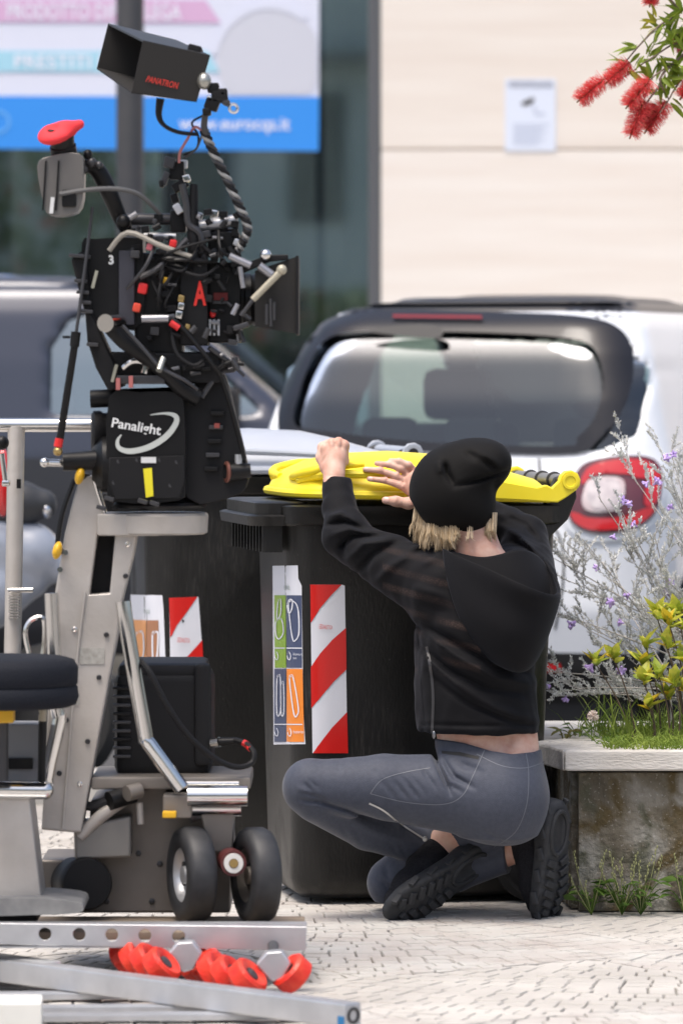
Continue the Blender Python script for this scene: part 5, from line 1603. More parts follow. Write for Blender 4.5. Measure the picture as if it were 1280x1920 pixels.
# ------------------------------------------------------------------ camera dolly and track
m_steel = mat('brushed dolly steel', (0.43, 0.40, 0.365), 0.42, 0.3, col2=(0.52, 0.49, 0.455), nscale=9, bump=0.1, bscale=60, detail=10)
m_steeld = mat('dull dolly steel', (0.20, 0.18, 0.16), 0.5, 0.5, col2=(0.26, 0.235, 0.21), nscale=6)
m_alu = mat('aluminium', (0.50, 0.51, 0.53), 0.4, 0.7, col2=(0.60, 0.61, 0.63), nscale=12)
m_chrome = mat('polished steel', (0.72, 0.71, 0.69), 0.16, 1.0)
m_blk = mat('black anodised', (0.006, 0.006, 0.0065), 0.42, spec=0.28)
m_blk2 = mat('black matt plastic', (0.009, 0.009, 0.010), 0.55, spec=0.25)
m_gun = mat('grey anodised', (0.06, 0.06, 0.064), 0.4, 0.5)
m_yk = mat('yellow knob', (0.70, 0.40, 0.015), 0.4)
m_red = mat('bright red', (0.62, 0.02, 0.02), 0.4)
m_foam = mat('black foam cover', (0.009, 0.011, 0.017), 0.8, spec=0.25, bump=0.2, bscale=200)
DD = 10.40
def q(x, y, d=0.0): return P(x, y, DD + d)
def S(px, D=DD): return px * D / F       # pixels to metres

dolly = thing('camera_dolly', q(250, 1740).xy.to_3d(), 'steel camera dolly with rubber wheels, black seat and push bar', 'camera dolly')
MB().plate(spl2([(150, 893), (176, 893)], 1, False) + [(197, 962), (256, 1004), (250, 1040), (228, 1130), (222, 1180), (152, 1562), (78, 1556), (85, 1440), (92, 1290), (104, 1110), (122, 1000), (138, 935)], DD, 0.11, holes=[[(183, 1002), (216, 1004), (206, 1112), (168, 1115)]]).build('column', m_steel, dolly, smooth=30, bevel=0.004)
MB().plate([(186, 1004), (214, 1006), (204, 1110), (170, 1113)], DD + 0.06, 0.04).build('slot_back', m_blk2, dolly, smooth=0)
mp_ = MB()
cc = q(300, 980, 0.06)
mp_.box(q(245, 982, 0.055), (S(120), 0.15, S(42)), bev=0.006)
mp_.lathe(Vector((q(298, 1003).x, DD + 0.06, q(298, 1003).z)), (0, 0, 1), [(0, 0), (0, 0.098), (0.004, 0.106), (0.042, 0.108), (0.048, 0.104), (0.048, 0)], 40)
mp_.build('mounting_disc', m_steel, dolly, smooth=35)
MB().tube([q(176, 895, -0.006), q(186, 930, -0.006), q(198, 962, -0.006)], 0.004, 6).build('edge_trim', m_chrome, dolly)
MB().tube([q(160, 1110, -0.004), q(140, 1280, -0.004), q(118, 1555, -0.004)], 0.003, 6).build('edge_highlight', m_steel, dolly)  # added rib stands in for the highlight down the column's edge
for (x, y) in ((150, 892), (108, 1032)):
    k = MB().ball(q(x, y, -0.03), (S(9), 0.02, S(17)), Matrix.Rotation(0.25, 3, 'Y')).build('knob', m_yk, dolly)
    MB().cyl(q(x, y, -0.01), q(x + 14, y + 2, 0.02), 0.008).build('knob_stud', m_gun, k)
MB().tube([q(140, 900, 0.0), q(118, 960, -0.01), q(108, 1020, -0.01)], 0.006, 6).build('hose', m_blk, dolly)
for (x, y) in ((123, 1036), (113, 1068)):
    MB().cyl(q(x, y, -0.006), q(x, y, 0.01), 0.006).build('bolt', m_chrome, dolly)
for (x, y) in ((140, 1180), (132, 1260), (200, 1190), (186, 1270), (125, 1350), (112, 1450), (150, 1470), (165, 1390), (240, 1020), (236, 1080)):
    MB().lathe(q(x, y, -0.001), (0, -1, 0), [(0, S(5)), (0.004, S(5)), (0.005, S(3.5)), (0.003, S(2.5)), (0.003, 0)], 12).build('bolt', m_gun if (x + y) % 3 else m_chrome, dolly)
for (x0, y0, x1, y1) in ((150, 1215, 196, 1245), (118, 1300, 150, 1322)):
    MB().pbox(x0, y0, x1, y1, DD - 0.0025, 0.002).build('worn_label', mat('worn label', (0.30, 0.29, 0.26), 0.6, col2=(0.42, 0.41, 0.38), nscale=90), dolly, smooth=0)
for (x, y) in ((180, 1640), (260, 1600), (300, 1620), (200, 1690), (285, 1690), (350, 1600)):
    MB().lathe(q(x, y, 0.099), (0, -1, 0), [(0, S(6)), (0.004, S(6)), (0.005, S(4)), (0.005, 0)], 6).build('bolt', m_gun, dolly)
# bent tubes left and right of the column
MB().tube([q(231, 1128, -0.06), q(240, 1190, -0.06), q(272, 1375, -0.05), q(278, 1392, -0.05), q(340, 1478, -0.04)], S(15), 10, sub=3).build('guard_tube', m_chrome, dolly)
MB().tube([q(97, 1112, -0.05), q(100, 1180, -0.05), q(108, 1330, -0.05), q(112, 1350, -0.05), q(88, 1460, -0.05), q(96, 1480, -0.05)], S(14), 10, sub=3).build('guard_tube', m_chrome, dolly)
MB().tube([q(55, 1225, -0.02), q(48, 1185, -0.02), q(60, 1162, -0.02), q(82, 1160, -0.02), q(84, 1200, -0.02), q(80, 1230, -0.02)], S(5), 6).build('hook', m_chrome, dolly)
# push bar
pb = MB().cyl(q(-90, 797, 0.3), q(176, 797, 0.3), S(13, DD + 0.3), n=20)
pb.build('push_bar', m_chrome, dolly)
po_ = MB().tube([q(31, 800, 0.3), q(28, 1000, 0.28), q(24, 1240, 0.26)], S(16, DD + 0.3), 12).build('push_bar_post', m_steel, dolly)
MB().cyl(q(16, 1107, 0.24), q(62, 1106, 0.24), S(5)).build('locking_pin', m_chrome, po_)
sp_ = MB()
for k in range(9): sp_.ring(q(27, 1116 + k * 5.2, 0.245), (0, 0, 1), S(10), S(1.4), 14, 5)
sp_.build('spring', m_chrome, po_)
MB().box(q(36, 907, 0.24), (S(8), 0.01, S(18))).build('slot', m_blk, po_, smooth=0)
lv = MB().cyl(q(4, 850, 0.2), q(11, 905, 0.2), S(5)).box(q(12, 906, 0.2), (S(16), 0.03, S(12)), bev=0.004).build('lever', m_chrome, dolly)
MB().ball(q(4, 830, 0.2), S(14)).build('lever_ball', m_blk, lv)
# seat
sc_ = q(8, 1325, -0.25)
prof = [(0, 0), (0.0, S(118)), (0.006, S(132)), (0.022, S(137)), (0.043, S(135)), (0.047, S(132)), (0.051, S(135)), (0.085, S(136)), (0.102, S(128)), (0.108, S(110)), (0.110, 0)]
se = MB().lathe(sc_, (0, 0, 1), prof, 48).build('seat', m_foam, dolly, smooth=60)
MB().cyl(sc_ - Vector((0.02, 0, 0)), sc_ - Vector((0.02, 0, 0.16)), 0.03).build('seat_post', m_gun, se)
MB().pbox(-30, 1326, 26, 1356, DD - 0.32, 0.05, 0.004).build('seat_latch', m_yk, se)
MB().pbox(-40, 1357, 75, 1470, DD - 0.1, 0.10, 0.006).build('seat_arm', mat('grey casting', (0.20, 0.205, 0.215), 0.5), se)
MB().pbox(4, 1422, 62, 1442, DD - 0.11, 0.03).build('recess', m_blk, se, smooth=0)
MB().cyl(q(80, 1335, -0.14), q(78, 1470, -0.14), S(7)).build('gas_strut', m_blk, se)
MB().cyl(q(81, 1328, -0.14), q(80, 1352, -0.14), S(7.5)).build('strut_cap', mat('tan plastic', (0.40, 0.36, 0.27), 0.5), se)
# pedestal at the left
MB().cyl(q(-60, 1480, -0.2), q(84, 1482, -0.2), S(17)).ball(q(84, 1482, -0.2), S(17)).build('footrest_tube', m_chrome, dolly)
MB().plate([(-40, 1496), (56, 1494), (78, 1686), (-40, 1690)], DD - 0.2, 0.16).build('pedestal', m_steel, dolly, bevel=0.006)
MB().plate(spl2([(-50, 1688), (60, 1684), (140, 1690), (156, 1700), (146, 1712), (60, 1716), (-50, 1716)], 3), DD - 0.26, 0.22).build('footboard', mat('scuffed rubber board', (0.17, 0.17, 0.17), 0.75, col2=(0.25, 0.25, 0.24), nscale=20), dolly, bevel=0.006)
MB().pbox(-40, 1714, 70, 1731, DD - 0.22, 0.2, 0.004).build('footboard_base', m_blk2, dolly)
# chassis
MB().plate([(170, 1500), (300, 1472), (345, 1480), (360, 1540), (430, 1520), (438, 1600), (432, 1712), (76, 1712), (76, 1612), (165, 1612)], DD + 0.10, 0.25).build('chassis', m_steeld, dolly, bevel=0.006)
MB().box(q(325, 1458, 0.16), (S(300), 0.30, S(24)), bev=0.006).build('deck_plate', m_steeld, dolly)
MB().plate([(138, 1542), (195, 1540), (246, 1530), (246, 1608), (140, 1612)], DD + 0.02, 0.10).build('cover_box', mat('cover grey', (0.24, 0.23, 0.215), 0.45, 0.4), dolly, bevel=0.006)
MB().tube([q(150, 1570, 0.02), q(190, 1530, 0.02), q(262, 1482, 0.03)], [S(10), S(13), S(11)], 10).build('steering_arm', m_steel, dolly)
j = MB().cyl(q(205, 1502, 0.0), q(250, 1488, 0.03), S(18)).build('joint', m_blk, dolly)
MB().cyl(q(238, 1488, -0.02), q(262, 1482, 0.0), S(15)).build('joint_cap', m_steeld, j)
MB().tube([q(140, 1500, 0.06), q(170, 1512, 0.04), q(205, 1500, 0.02)], S(9), 8).build('tie_rod', m_gun, dolly)
MB().cyl(q(262, 1505, 0.02), q(264, 1545, 0.02), S(7)).build('pin', m_steel, dolly)
for (y, r, d, x0, x1) in ((1492, 19, -0.05, 352, 464), (1470, 10, 0.02, 345, 448), (1515, 15, 0.0, 350, 452)):
    MB().cyl(q(x0, y, d), q(x1, y, d), S(r), n=24).build('axle_tube', m_chrome, dolly)
MB().pbox(305, 1490, 360, 1535, DD - 0.04, 0.14, 0.006).build('axle_block', m_steeld, dolly)
MB().plate([(374, 1520), (440, 1520), (436, 1600), (392, 1600)], DD - 0.01, 0.1).build('fork', m_steeld, dolly, bevel=0.005)
MB().box(q(318, 1527, -0.06), (S(26), 0.03, S(12)), bev=0.003).build('latch', m_yk, dolly)
hubc = q(152, 1655, 0.06)
MB().lathe(hubc, (0.30, -0.95, 0.05), [(-0.06, S(46)), (0.02, S(48)), (0.05, S(50)), (0.058, S(46)), (0.058, 0)], 36).build('end_cap', m_blk2, dolly)
m_tyr = mat('dolly tyre', (0.020, 0.021, 0.024), 0.55, col2=(0.032, 0.033, 0.036), nscale=30)
AX = Vector((-0.945, -0.32, 0.0)).normalized()
for (x, y, d, hub) in ((360, 1640, -0.03, True), (480, 1641, -0.03, False)):
    c = q(x, y, d)
    r = S(90)
    w_ = MB().lathe(c, AX, [(-0.032, r * 0.5), (-0.032, r * 0.84), (-0.028, r * 0.94), (-0.016, r * 0.995), (0, r), (0.016, r * 0.995), (0.028, r * 0.94), (0.032, r * 0.84), (0.032, r * 0.62), (0.026, r * 0.56)], 44).build('wheel', m_tyr, dolly, smooth=50)
    h_ = MB().lathe(c, AX, [(0.02, r * 0.60), (0.026, r * 0.55), (0.020, r * 0.48), (0.008, r * 0.44), (0.006, r * 0.2), (0.022, r * 0.18), (0.024, 0)], 36).build('hub', m_alu if hub else m_steeld, w_)
    for k in range(5):
        a = 2 * math.pi * k / 5
        qq = AX.to_track_quat('Z', 'Y').to_matrix()
        MB().cyl(c + qq @ Vector((math.cos(a) * r * 0.32, math.sin(a) * r * 0.32, 0.006)), c + qq @ Vector((math.cos(a) * r * 0.32, math.sin(a) * r * 0.32, 0.013)), 0.007, n=6).build('hub_bolt', m_gun, h_)
ab = q(437, 1618, -0.09)
bt = MB().lathe(ab, (0.15, -1, 0), [(-0.06, S(24)), (0.0, S(25)), (0.008, S(24)), (0.008, S(19))], 30).build('axle_end', mat('dark red anodised', (0.09, 0.02, 0.02), 0.4), dolly)
MB().lathe(ab, (0.15, -1, 0), [(0.004, S(19)), (0.012, S(18)), (0.012, S(9))], 30).build('white_ring', mat('off white nylon', (0.68, 0.67, 0.64), 0.4), bt)
MB().lathe(ab, (0.15, -1, 0), [(0.005, S(9)), (0.014, S(8)), (0.014, 0)], 24).build('brass_cap', mat('brass', (0.45, 0.32, 0.13), 0.35, 0.9), bt)

# trolley carrying the dolly on the track
trol = thing('track_trolley', P(280, 1800, 10.1).xy.to_3d(), 'aluminium beam with round holes above clusters of red track wheels', 'track trolley')
hl = [[(x + 12 * math.cos(a), y + 12 * math.sin(a)) for a in np.linspace(0, 2 * math.pi, 17)[:-1]] for x, y in ((85, 1751), (149, 1752), (210, 1753), (272, 1754), (335, 1756))]
MB().plate([(-260, 1726), (0, 1731), (575, 1738), (573, 1783), (0, 1771), (-260, 1767)], 10.08, 0.006, holes=hl).build('beam', m_alu, trol, smooth=30, bevel=0.0012)
bm_ = MB()
bm_.box((P(160, 1735, 10.1).x, 10.11, P(160, 1735, 10.1).z + 0.002), (S(830, 10.1), 0.05, 0.005))
bm_.box((P(160, 1735, 10.1).x, 10.11, P(160, 1774, 10.1).z), (S(830, 10.1), 0.05, 0.004))
bm_.build('beam_flange', m_alu, trol, smooth=0)
MB().box((P(170, 1750, 10.35).x, 10.36, 0.108), (S(800, 10.36), 0.30, 0.018), bev=0.003).build('deck_board', mat('worn plywood', (0.22, 0.17, 0.125), 0.8, col2=(0.30, 0.24, 0.18), nscale=14, stretch=(0.3, 3, 1)), trol)
m_rw = mat('red polyurethane wheel', (0.66, 0.025, 0.016), 0.4, spec=0.4, col2=(0.74, 0.06, 0.03), nscale=30, bump=0.2, bscale=120)
def rwheel(x, y, D, ax, r=37, th=0.042):
    c = P(x, y, D); ax = Vector(ax).normalized(); rr_ = S(r, D)
    w_ = MB().lathe(c, ax, [(-th * 0.3, rr_ * 0.35), (-th * 0.42, rr_ * 0.5), (-th / 2, rr_ * 0.84), (-th * 0.36, rr_), (th * 0.36, rr_), (th / 2, rr_ * 0.84), (th * 0.42, rr_ * 0.5), (th * 0.3, rr_ * 0.35)], 30).build('wheel', m_rw, trol, smooth=35)
    MB().lathe(c, ax, [(-th * 0.4, 0), (-th * 0.4, rr_ * 0.36), (th * 0.4, rr_ * 0.36), (th * 0.4, 0)], 20).build('bearing', m_gun, w_)
AL, AR = (0.68, -0.28, 0.66), (-0.68, -0.28, 0.66)
for (x, y, D) in ((240, 1796, 10.16), (258, 1800, 10.09), (278, 1805, 10.02), (303, 1812, 9.94)): rwheel(x, y, D, AL)
for (x, y, D) in ((372, 1812, 10.10), (392, 1812, 10.05)): rwheel(x, y, D, AR, 33)
for (x, y, D) in ((405, 1822, 9.98), (430, 1828, 9.93), (464, 1834, 9.86)): rwheel(x, y, D, AL, 38)
rwheel(548, 1826, 9.90, AR, 38)
for (x, y, D) in ((345, 1794, 9.98), (512, 1812, 9.88)):
    MB().plate([(x - 32, y - 2), (x - 14, y - 26), (x + 18, y - 28), (x + 34, y - 4), (x + 18, y + 24), (x, y + 30), (x - 8, y + 26)], D, 0.05).build('wheel_block', m_alu, trol, smooth=30, bevel=0.004)
    MB().cyl(P(x, y - 20, D + 0.06), P(x, 1768, 10.12), 0.012).build('axle_pin', m_gun, trol)

# track
track = thing('dolly_track', P(300, 1900, 9.8).xy.to_3d(), 'aluminium square tube camera track lying on the paving', 'track')
def railD(x): return 10.17 + (9.39 - 10.17) * x / 660.0
ra = P(-330, 1830, railD(-330)); rb = P(662, 1900, railD(662))
ra.z = 0.045; rb.z = 0.045
dirv = (rb - ra).normalized()
ang = math.atan2(dirv.y, dirv.x)
Rz = Matrix.Rotation(ang, 3, 'Z')
L_ = (rb - ra).length
MB().box((ra + rb) / 2, (L_, 0.05, 0.05), Rz, bev=0.006).build('rail', m_alu, track)
j0 = P(100, 1840, railD(100)); j0.z = 0.045
MB().box(j0 - dirv * 0.25, (0.5, 0.053, 0.053), Rz, bev=0.006).build('rail_sleeve', mat('bright aluminium', (0.72, 0.735, 0.75), 0.35, 0.55), track)
e_ = rb + dirv * 0.0005
MB().lathe(e_, dirv, [(0.0, 0.017), (0.002, 0.017), (0.002, 0.011), (-0.002, 0.010), (-0.002, 0.0)], 20).build('end_plug', m_gun, track)
nrm = Vector((dirv.y, -dirv.x, 0))
MB().box(rb - dirv * 0.009 + nrm * 0.026 + Vector((0, 0, -0.012)), (0.018, 0.0015, 0.024), Rz).build('blue_label', mat('blue label', (0.02, 0.16, 0.36), 0.4), track)
# the second rail, parallel and farther off, and the sleepers between
for (xx, yy, D, len_) in ((60, 1872, 9.95, 1.0), (250, 1905, 9.62, 0.75), (330, 1884, 9.75, 0.62)):
    c = P(xx, yy, D); c.z = 0.012
    MB().box(c, (len_, 0.045, 0.014), Matrix.Rotation(0.06, 3, 'Z'), bev=0.002).build('cross_bar', m_alu, track)
wb_ = thing('levelling_block', P(20, 1900, 9.45).xy.to_3d(), 'pale block under the track at bottom left', 'block')
MB().box(P(10, 1902, 9.45), (S(140, 9.45), 0.14, 0.062), Matrix.Rotation(0.05, 3, 'Z'), bev=0.004).build('block', mat('pale painted wood', (0.62, 0.62, 0.58), 0.6, col2=(0.68, 0.68, 0.64), nscale=10), wb_)

# ------------------------------------------------------------------ black equipment case on the dolly, and its cable
case = thing('equipment_case', q(300, 1448, 0.15), 'black moulded equipment case with ribbed side on the dolly', 'case')
MB().box(q(310, 1350, 0.25), (S(184), 0.30, S(196)), bev=0.022).build('shell', m_blk2, case)
MB().box(q(308, 1255, 0.25), (S(168), 0.28, S(36)), bev=0.014).build('lid', m_blk2, case)
MB().box(q(380, 1340, 0.10), (S(32), 0.03, S(196)), bev=0.012).build('corner_post', m_blk2, case)
rb_ = MB()
for k in range(9):
    MB().box(q(229, 1290 + k * 16, 0.098), (S(34), 0.012, S(6)), bev=0.002).build('rib', m_gun if k % 3 else m_blk, case)
cable = thing('power_cable', q(440, 1420, 0.05), 'thin black cable with metal plug looping out of the case', 'cable')
MB().tube([q(262, 1238, -0.05), q(282, 1262, -0.07), q(312, 1320, -0.07), q(352, 1378, -0.05), q(400, 1420, -0.02), q(440, 1438, 0.0), q(470, 1432, 0.02), q(476, 1412, 0.03), q(462, 1395, 0.05), q(440, 1388, 0.07)], S(5.5), 8, sub=6).build('lead', m_blk2, cable)
MB().cyl(q(398, 1393, 0.09), q(412, 1391, 0.08), S(9)).build('plug', m_chrome, cable)
MB().cyl(q(412, 1391, 0.08), q(446, 1389, 0.07), S(8), S(6)).build('plug_boot', m_blk, cable)
MB().tube([q(456, 1392, 0.055), q(464, 1397, 0.05), q(470, 1404, 0.04)], S(6.5), 8).build('red_band', m_red, cable)

# ------------------------------------------------------------------ pan and tilt head
head = thing('pan_tilt_head', q(285, 952, 0.06), 'black geared pan and tilt head with white script lettering on the dolly', 'tripod head')
hbx = MB().plate(spl2([(205, 745), (260, 735), (330, 736), (345, 760), (348, 900), (335, 938), (215, 940), (202, 900)], 3), DD - 0.06, 0.20).build('gear_housing', m_blk, head, bevel=0.008)
hpl = MB().plate([(204, 858), (346, 854), (347, 902), (338, 934), (214, 936), (204, 902)], DD - 0.066, 0.02).build('front_plate', m_blk2, head, bevel=0.003)
hB = bvh_of(hbx, hpl)
MB().plate(spl2([(340, 760), (365, 720), (400, 694), (422, 706), (440, 775), (462, 868), (464, 905), (440, 930), (350, 934)], 3), DD - 0.02, 0.15).build('side_housing', m_blk2, head, bevel=0.01)
MB().cyl(q(170, 748, 0.02), q(345, 742, 0.02), S(17)).build('tilt_axle', m_blk, head)
MB().lathe(q(172, 810, 0.03), (1, 0.1, 0), [(0, 0), (0, S(34)), (0.005, S(40)), (0.02, S(40)), (0.026, S(36)), (0.042, S(36)), (0.042, 0)], 36).build('hand_wheel', m_blk2, head)
MB().lathe(q(190, 870, 0.0), (1, 0.1, 0), [(-0.02, 0), (-0.02, S(30)), (0.0, S(52)), (0.02, S(54)), (0.03, S(40)), (0.03, 0)], 36).build('side_drum', m_blk, head)
MB().cyl(q(118, 866, -0.03), q(196, 862, -0.02), S(17), S(20)).build('handle_socket', m_blk, head)
MB().cyl(q(84, 867, -0.05), q(120, 868, -0.03), S(7)).ball(q(84, 867, -0.05), S(9)).build('socket_pin', m_chrome, head)
MB().lathe(q(300, 952, 0.05), (0, 0, 1), [(0, 0.10), (0.006, 0.104), (0.012, 0.10), (0.016, 0.085), (0.024, 0.08)], 36).build('pan_base', m_blk, head)
for (x, y) in ((205, 935), (290, 944), (190, 952), (268, 940)):
    MB().box(q(x, y, -0.10), (S(18), 0.02, S(8)), Matrix.Rotation(0.3, 3, 'Y'), bev=0.002).build('clamp', m_gun, head)
lettering('lettering', 'Panalight', [(212, 783), (304, 798), (300, 822), (208, 806)], mat('white print', (0.72, 0.73, 0.72), 0.5), head, bvh=hB, off=0.003, bold=0.02)
sw = [(282, 778), (310, 775), (329, 780), (330, 794), (312, 818), (280, 838), (245, 846), (224, 840), (221, 826), (228, 815)]
swr = [0.6, 2.2, 4.6, 5.2, 5.6, 5.6, 5.2, 4.2, 3.0, 1.0]
Pp, Rr = spline([Vector((x, y, 0)) for x, y in sw], swr, 5)
A_, B_ = [], []
for i in range(len(Pp)):
    t_ = (Pp[min(i + 1, len(Pp) - 1)] - Pp[max(i - 1, 0)]).normalized()
    A_.append((Pp[i].x - t_.y * Rr[i], Pp[i].y + t_.x * Rr[i])); B_.append((Pp[i].x + t_.y * Rr[i], Pp[i].y - t_.x * Rr[i]))
skin('swoosh', A_ + B_[::-1], hB, 0.004, mat('silver print', (0.50, 0.53, 0.50), 0.4), head, 5)
skin('yellow_tape', [(269, 879), (285, 877), (288, 930), (274, 933)], hB, 0.003, mat('yellow tape', (0.75, 0.66, 0.02), 0.5), head, 8)
skin('name_plate', [(265, 857), (293, 857), (293, 868), (265, 868)], hB, 0.003, mat('plate white', (0.62, 0.63, 0.63), 0.4), head, 6)
for (x, y) in ((223, 865), (332, 866), (214, 905), (320, 910), (258, 862), (300, 862)):
    MB().cyl(q(x, y, -0.066), q(x, y, -0.05), S(4)).build('bolt', m_gun, head)
# right hand controls
MB().cyl(q(430, 885, -0.03), q(470, 882, -0.03), S(18), S(13)).build('drive_knob', m_blk, head)
MB().lathe(q(430, 885, -0.035), (-1, -0.3, 0), [(0, S(14)), (0.004, S(20)), (0.008, S(20)), (0.010, S(15))], 24).build('knob_ring', mat('dull red ring', (0.20, 0.08, 0.06), 0.4, 0.4), head)
MB().cyl(q(447, 852, -0.03), q(447, 880, -0.03), S(7)).build('pin', m_alu, head)
for k in range(5):
    MB().box(q(408 - k * 3, 775 + k * 26, -0.025), (S(26), 0.02, S(8)), bev=0.002).build('switch', m_gun if k % 2 else m_blk, head)
MB().box(q(407, 798, -0.03), (S(10), 0.02, S(9))).build('red_switch', mat('dull red', (0.25, 0.05, 0.04), 0.5), head)
# spring arm between head and camera
arm = MB().tube([q(205, 606, -0.09), q(235, 640, -0.09), q(300, 690, -0.08), q(340, 728, -0.06), q(372, 745, -0.05)], [S(17), S(16), S(14), S(15), S(18)], 12).build('tilt_arm', m_blk, head)
MB().tube([q(230, 610, -0.115), q(268, 652, -0.115), q(300, 688, -0.11), q(345, 712, -0.10), q(370, 730, -0.08)], S(3.5), 6).build('arm_highlight', m_gun, arm)  # grey tube laid on the black arm as its highlight
MB().cyl(q(198, 606, -0.13), q(222, 606, -0.07), S(17)).build('pivot_cap', m_chrome, arm)
MB().cyl(q(298, 695, -0.13), q(306, 672, -0.11), S(6)).build('lock_lever', mat('old steel', (0.42, 0.42, 0.38), 0.35, 0.8), arm)

# ------------------------------------------------------------------ film camera with its finder and monitor
camt = thing('film_camera', q(320, 735, 0.05), 'black film camera with red eyecup, hooded monitor and matte box on the head', 'film camera')
MB().plate(spl2([(154, 456), (180, 448), (258, 446), (268, 460), (266, 606), (205, 612), (168, 606), (156, 560)], 3), DD - 0.05, 0.14).build('magazine', m_blk, camt, bevel=0.012)
MB().box(q(238, 540, -0.056), (S(30), 0.012, S(140)), bev=0.004).build('magazine_panel', mat('dark slate', (0.035, 0.036, 0.048), 0.5), camt)
rp = MB().plate([(133, 486), (152, 470), (164, 478), (172, 585), (234, 722), (204, 734), (180, 690), (164, 640), (160, 590), (142, 520)], DD - 0.07, 0.13).build('rear_plate', m_blk2, camt, bevel=0.006)
for (x, y, w0) in ((152, 527, 24), (156, 548, 24), (160, 567, 24), (163, 584, 24), (174, 646, 22), (150, 480, 40)):
    MB().box(q(x, y, -0.075), (S(w0), 0.02, S(7)), Matrix.Rotation(0.08, 3, 'Y'), bev=0.002).build('cooling_fin', m_gun, rp)
for (x, y, l) in ((178, 524, 34), (215, 700, 34)):
    MB().box(q(x, y, -0.078), (S(6), 0.01, S(l)), Matrix.Rotation(0.25, 3, 'Y'), bev=0.001).build('index_strip', mat('tan strip', (0.30, 0.30, 0.24), 0.5), rp)
cb = MB().box(q(300, 570, 0.04), (S(90), 0.16, S(190)), bev=0.008).build('body', m_blk, camt)
pa = MB().box(q(366, 568, 0.02), (S(52), 0.17, S(160)), bev=0.004).build('side_plate', m_blk2, camt)
aB = bvh_of(pa)
lettering('lettering', 'A', [(365, 527), (385, 527), (387, 573), (363, 573)], mat('red tape letter', (0.72, 0.03, 0.02), 0.45), camt, bvh=aB, off=0.003, bold=0.03)
mB_ = bvh_of(bpy.data.objects['magazine'])
lettering('lettering', '3', [(204, 478), (213, 478), (214, 496), (204, 496)], mat('white print', (0.7, 0.7, 0.7)), camt, bvh=mB_, off=0.003, bold=0.04)
sk_ = strip('swirl_mark', [(236, 494), (246, 480), (250, 466), (244, 470), (238, 484)], 3, mB_, 0.003, m_gun, camt)
rgt = MB().box(q(422, 568, 0.04), (S(62), 0.15, S(150)), bev=0.006).build('lens_mount', m_blk, camt)
MB().box(q(414, 556, -0.04), (S(26), 0.01, S(14))).build('status_display', mat('dark red display', (0.12, 0.012, 0.012), 0.3), camt)
MB().box(q(413, 567, -0.04), (S(28), 0.01, S(5))).build('scale', m_gun, camt)
for k in range(3):
    MB().box(q(394 + k * 8, 614, -0.045), (S(4), 0.012, S(30))).build('toggle', m_alu, camt)
MB().ball(q(399, 588, -0.05), (S(6), 0.006, S(8))).build('record_button', m_red, camt)
lens = MB().lathe(q(440, 562, 0.05), (1, 0.05, 0), [(0, S(44)), (0.012, S(48)), (0.02, S(46)), (0.022, S(50)), (0.035, S(50)), (0.037, S(46)), (0.05, S(52)), (0.07, S(52)), (0.07, 0)], 36).build('lens', m_blk, camt)
mbx = MB()
Dn, Df = DD - 0.06, DD + 0.16
P1 = [P(x, y, Dn) for x, y in ((478, 508), (556, 481), (557, 626), (478, 612))]; P2 = [P(x, y, Df) for x, y in ((478, 508), (554, 486), (554, 620), (478, 612))]
for i in range(4):
    mbx.quad(P1[i], P1[(i + 1) % 4], P2[(i + 1) % 4], P2[i])
mbx.poly(P1[::-1]); mbx.poly(P2)
mt_ = mbx.build('matte_box', mat('matte box black', (0.012, 0.011, 0.010), 0.7), camt, smooth=30)
MB().pbox(554, 479, 560, 627, Dn - 0.01, 0.25, 0.002).build('hood_rim', m_blk2, mt_)
MB().plate([(445, 500), (500, 478), (540, 477), (540, 486), (505, 490), (450, 514)], DD - 0.07, 0.05).build('french_flag', m_blk2, mt_, bevel=0.002)
MB().cyl(q(474, 562, -0.09), q(527, 508, -0.09), S(6.5)).ball(q(528, 506, -0.09), S(10)).build('support_rod', mat('tan rod', (0.42, 0.39, 0.30), 0.4, 0.3), mt_)
MB().cyl(q(452, 592, -0.09), q(474, 562, -0.09), S(4)).build('rod_tip', m_gun, mt_)
MB().ball(q(498, 478, -0.08), S(11)).build('clamp_knob', m_chrome, mt_)
for (a, b, r) in (((430, 480), (470, 498), 7), ((450, 500), (456, 540), 5), ((486, 498), (510, 516), 8), ((500, 570), (500, 608), 3.5), ((507, 560), (508, 612), 3), ((514, 566), (514, 600), 3), ((436, 590), (446, 570), 5)):
    MB().cyl(q(a[0], a[1], -0.085), q(b[0], b[1], -0.085), S(r)).build('bracket_rod', m_gun if r < 4 else mat('satin metal', (0.34, 0.34, 0.36), 0.35, 0.7), mt_)
MB().box(q(452, 612, -0.08), (S(30), 0.04, S(10)), Matrix.Rotation(-0.3, 3, 'Y'), bev=0.003).build('bracket', m_gun, mt_)
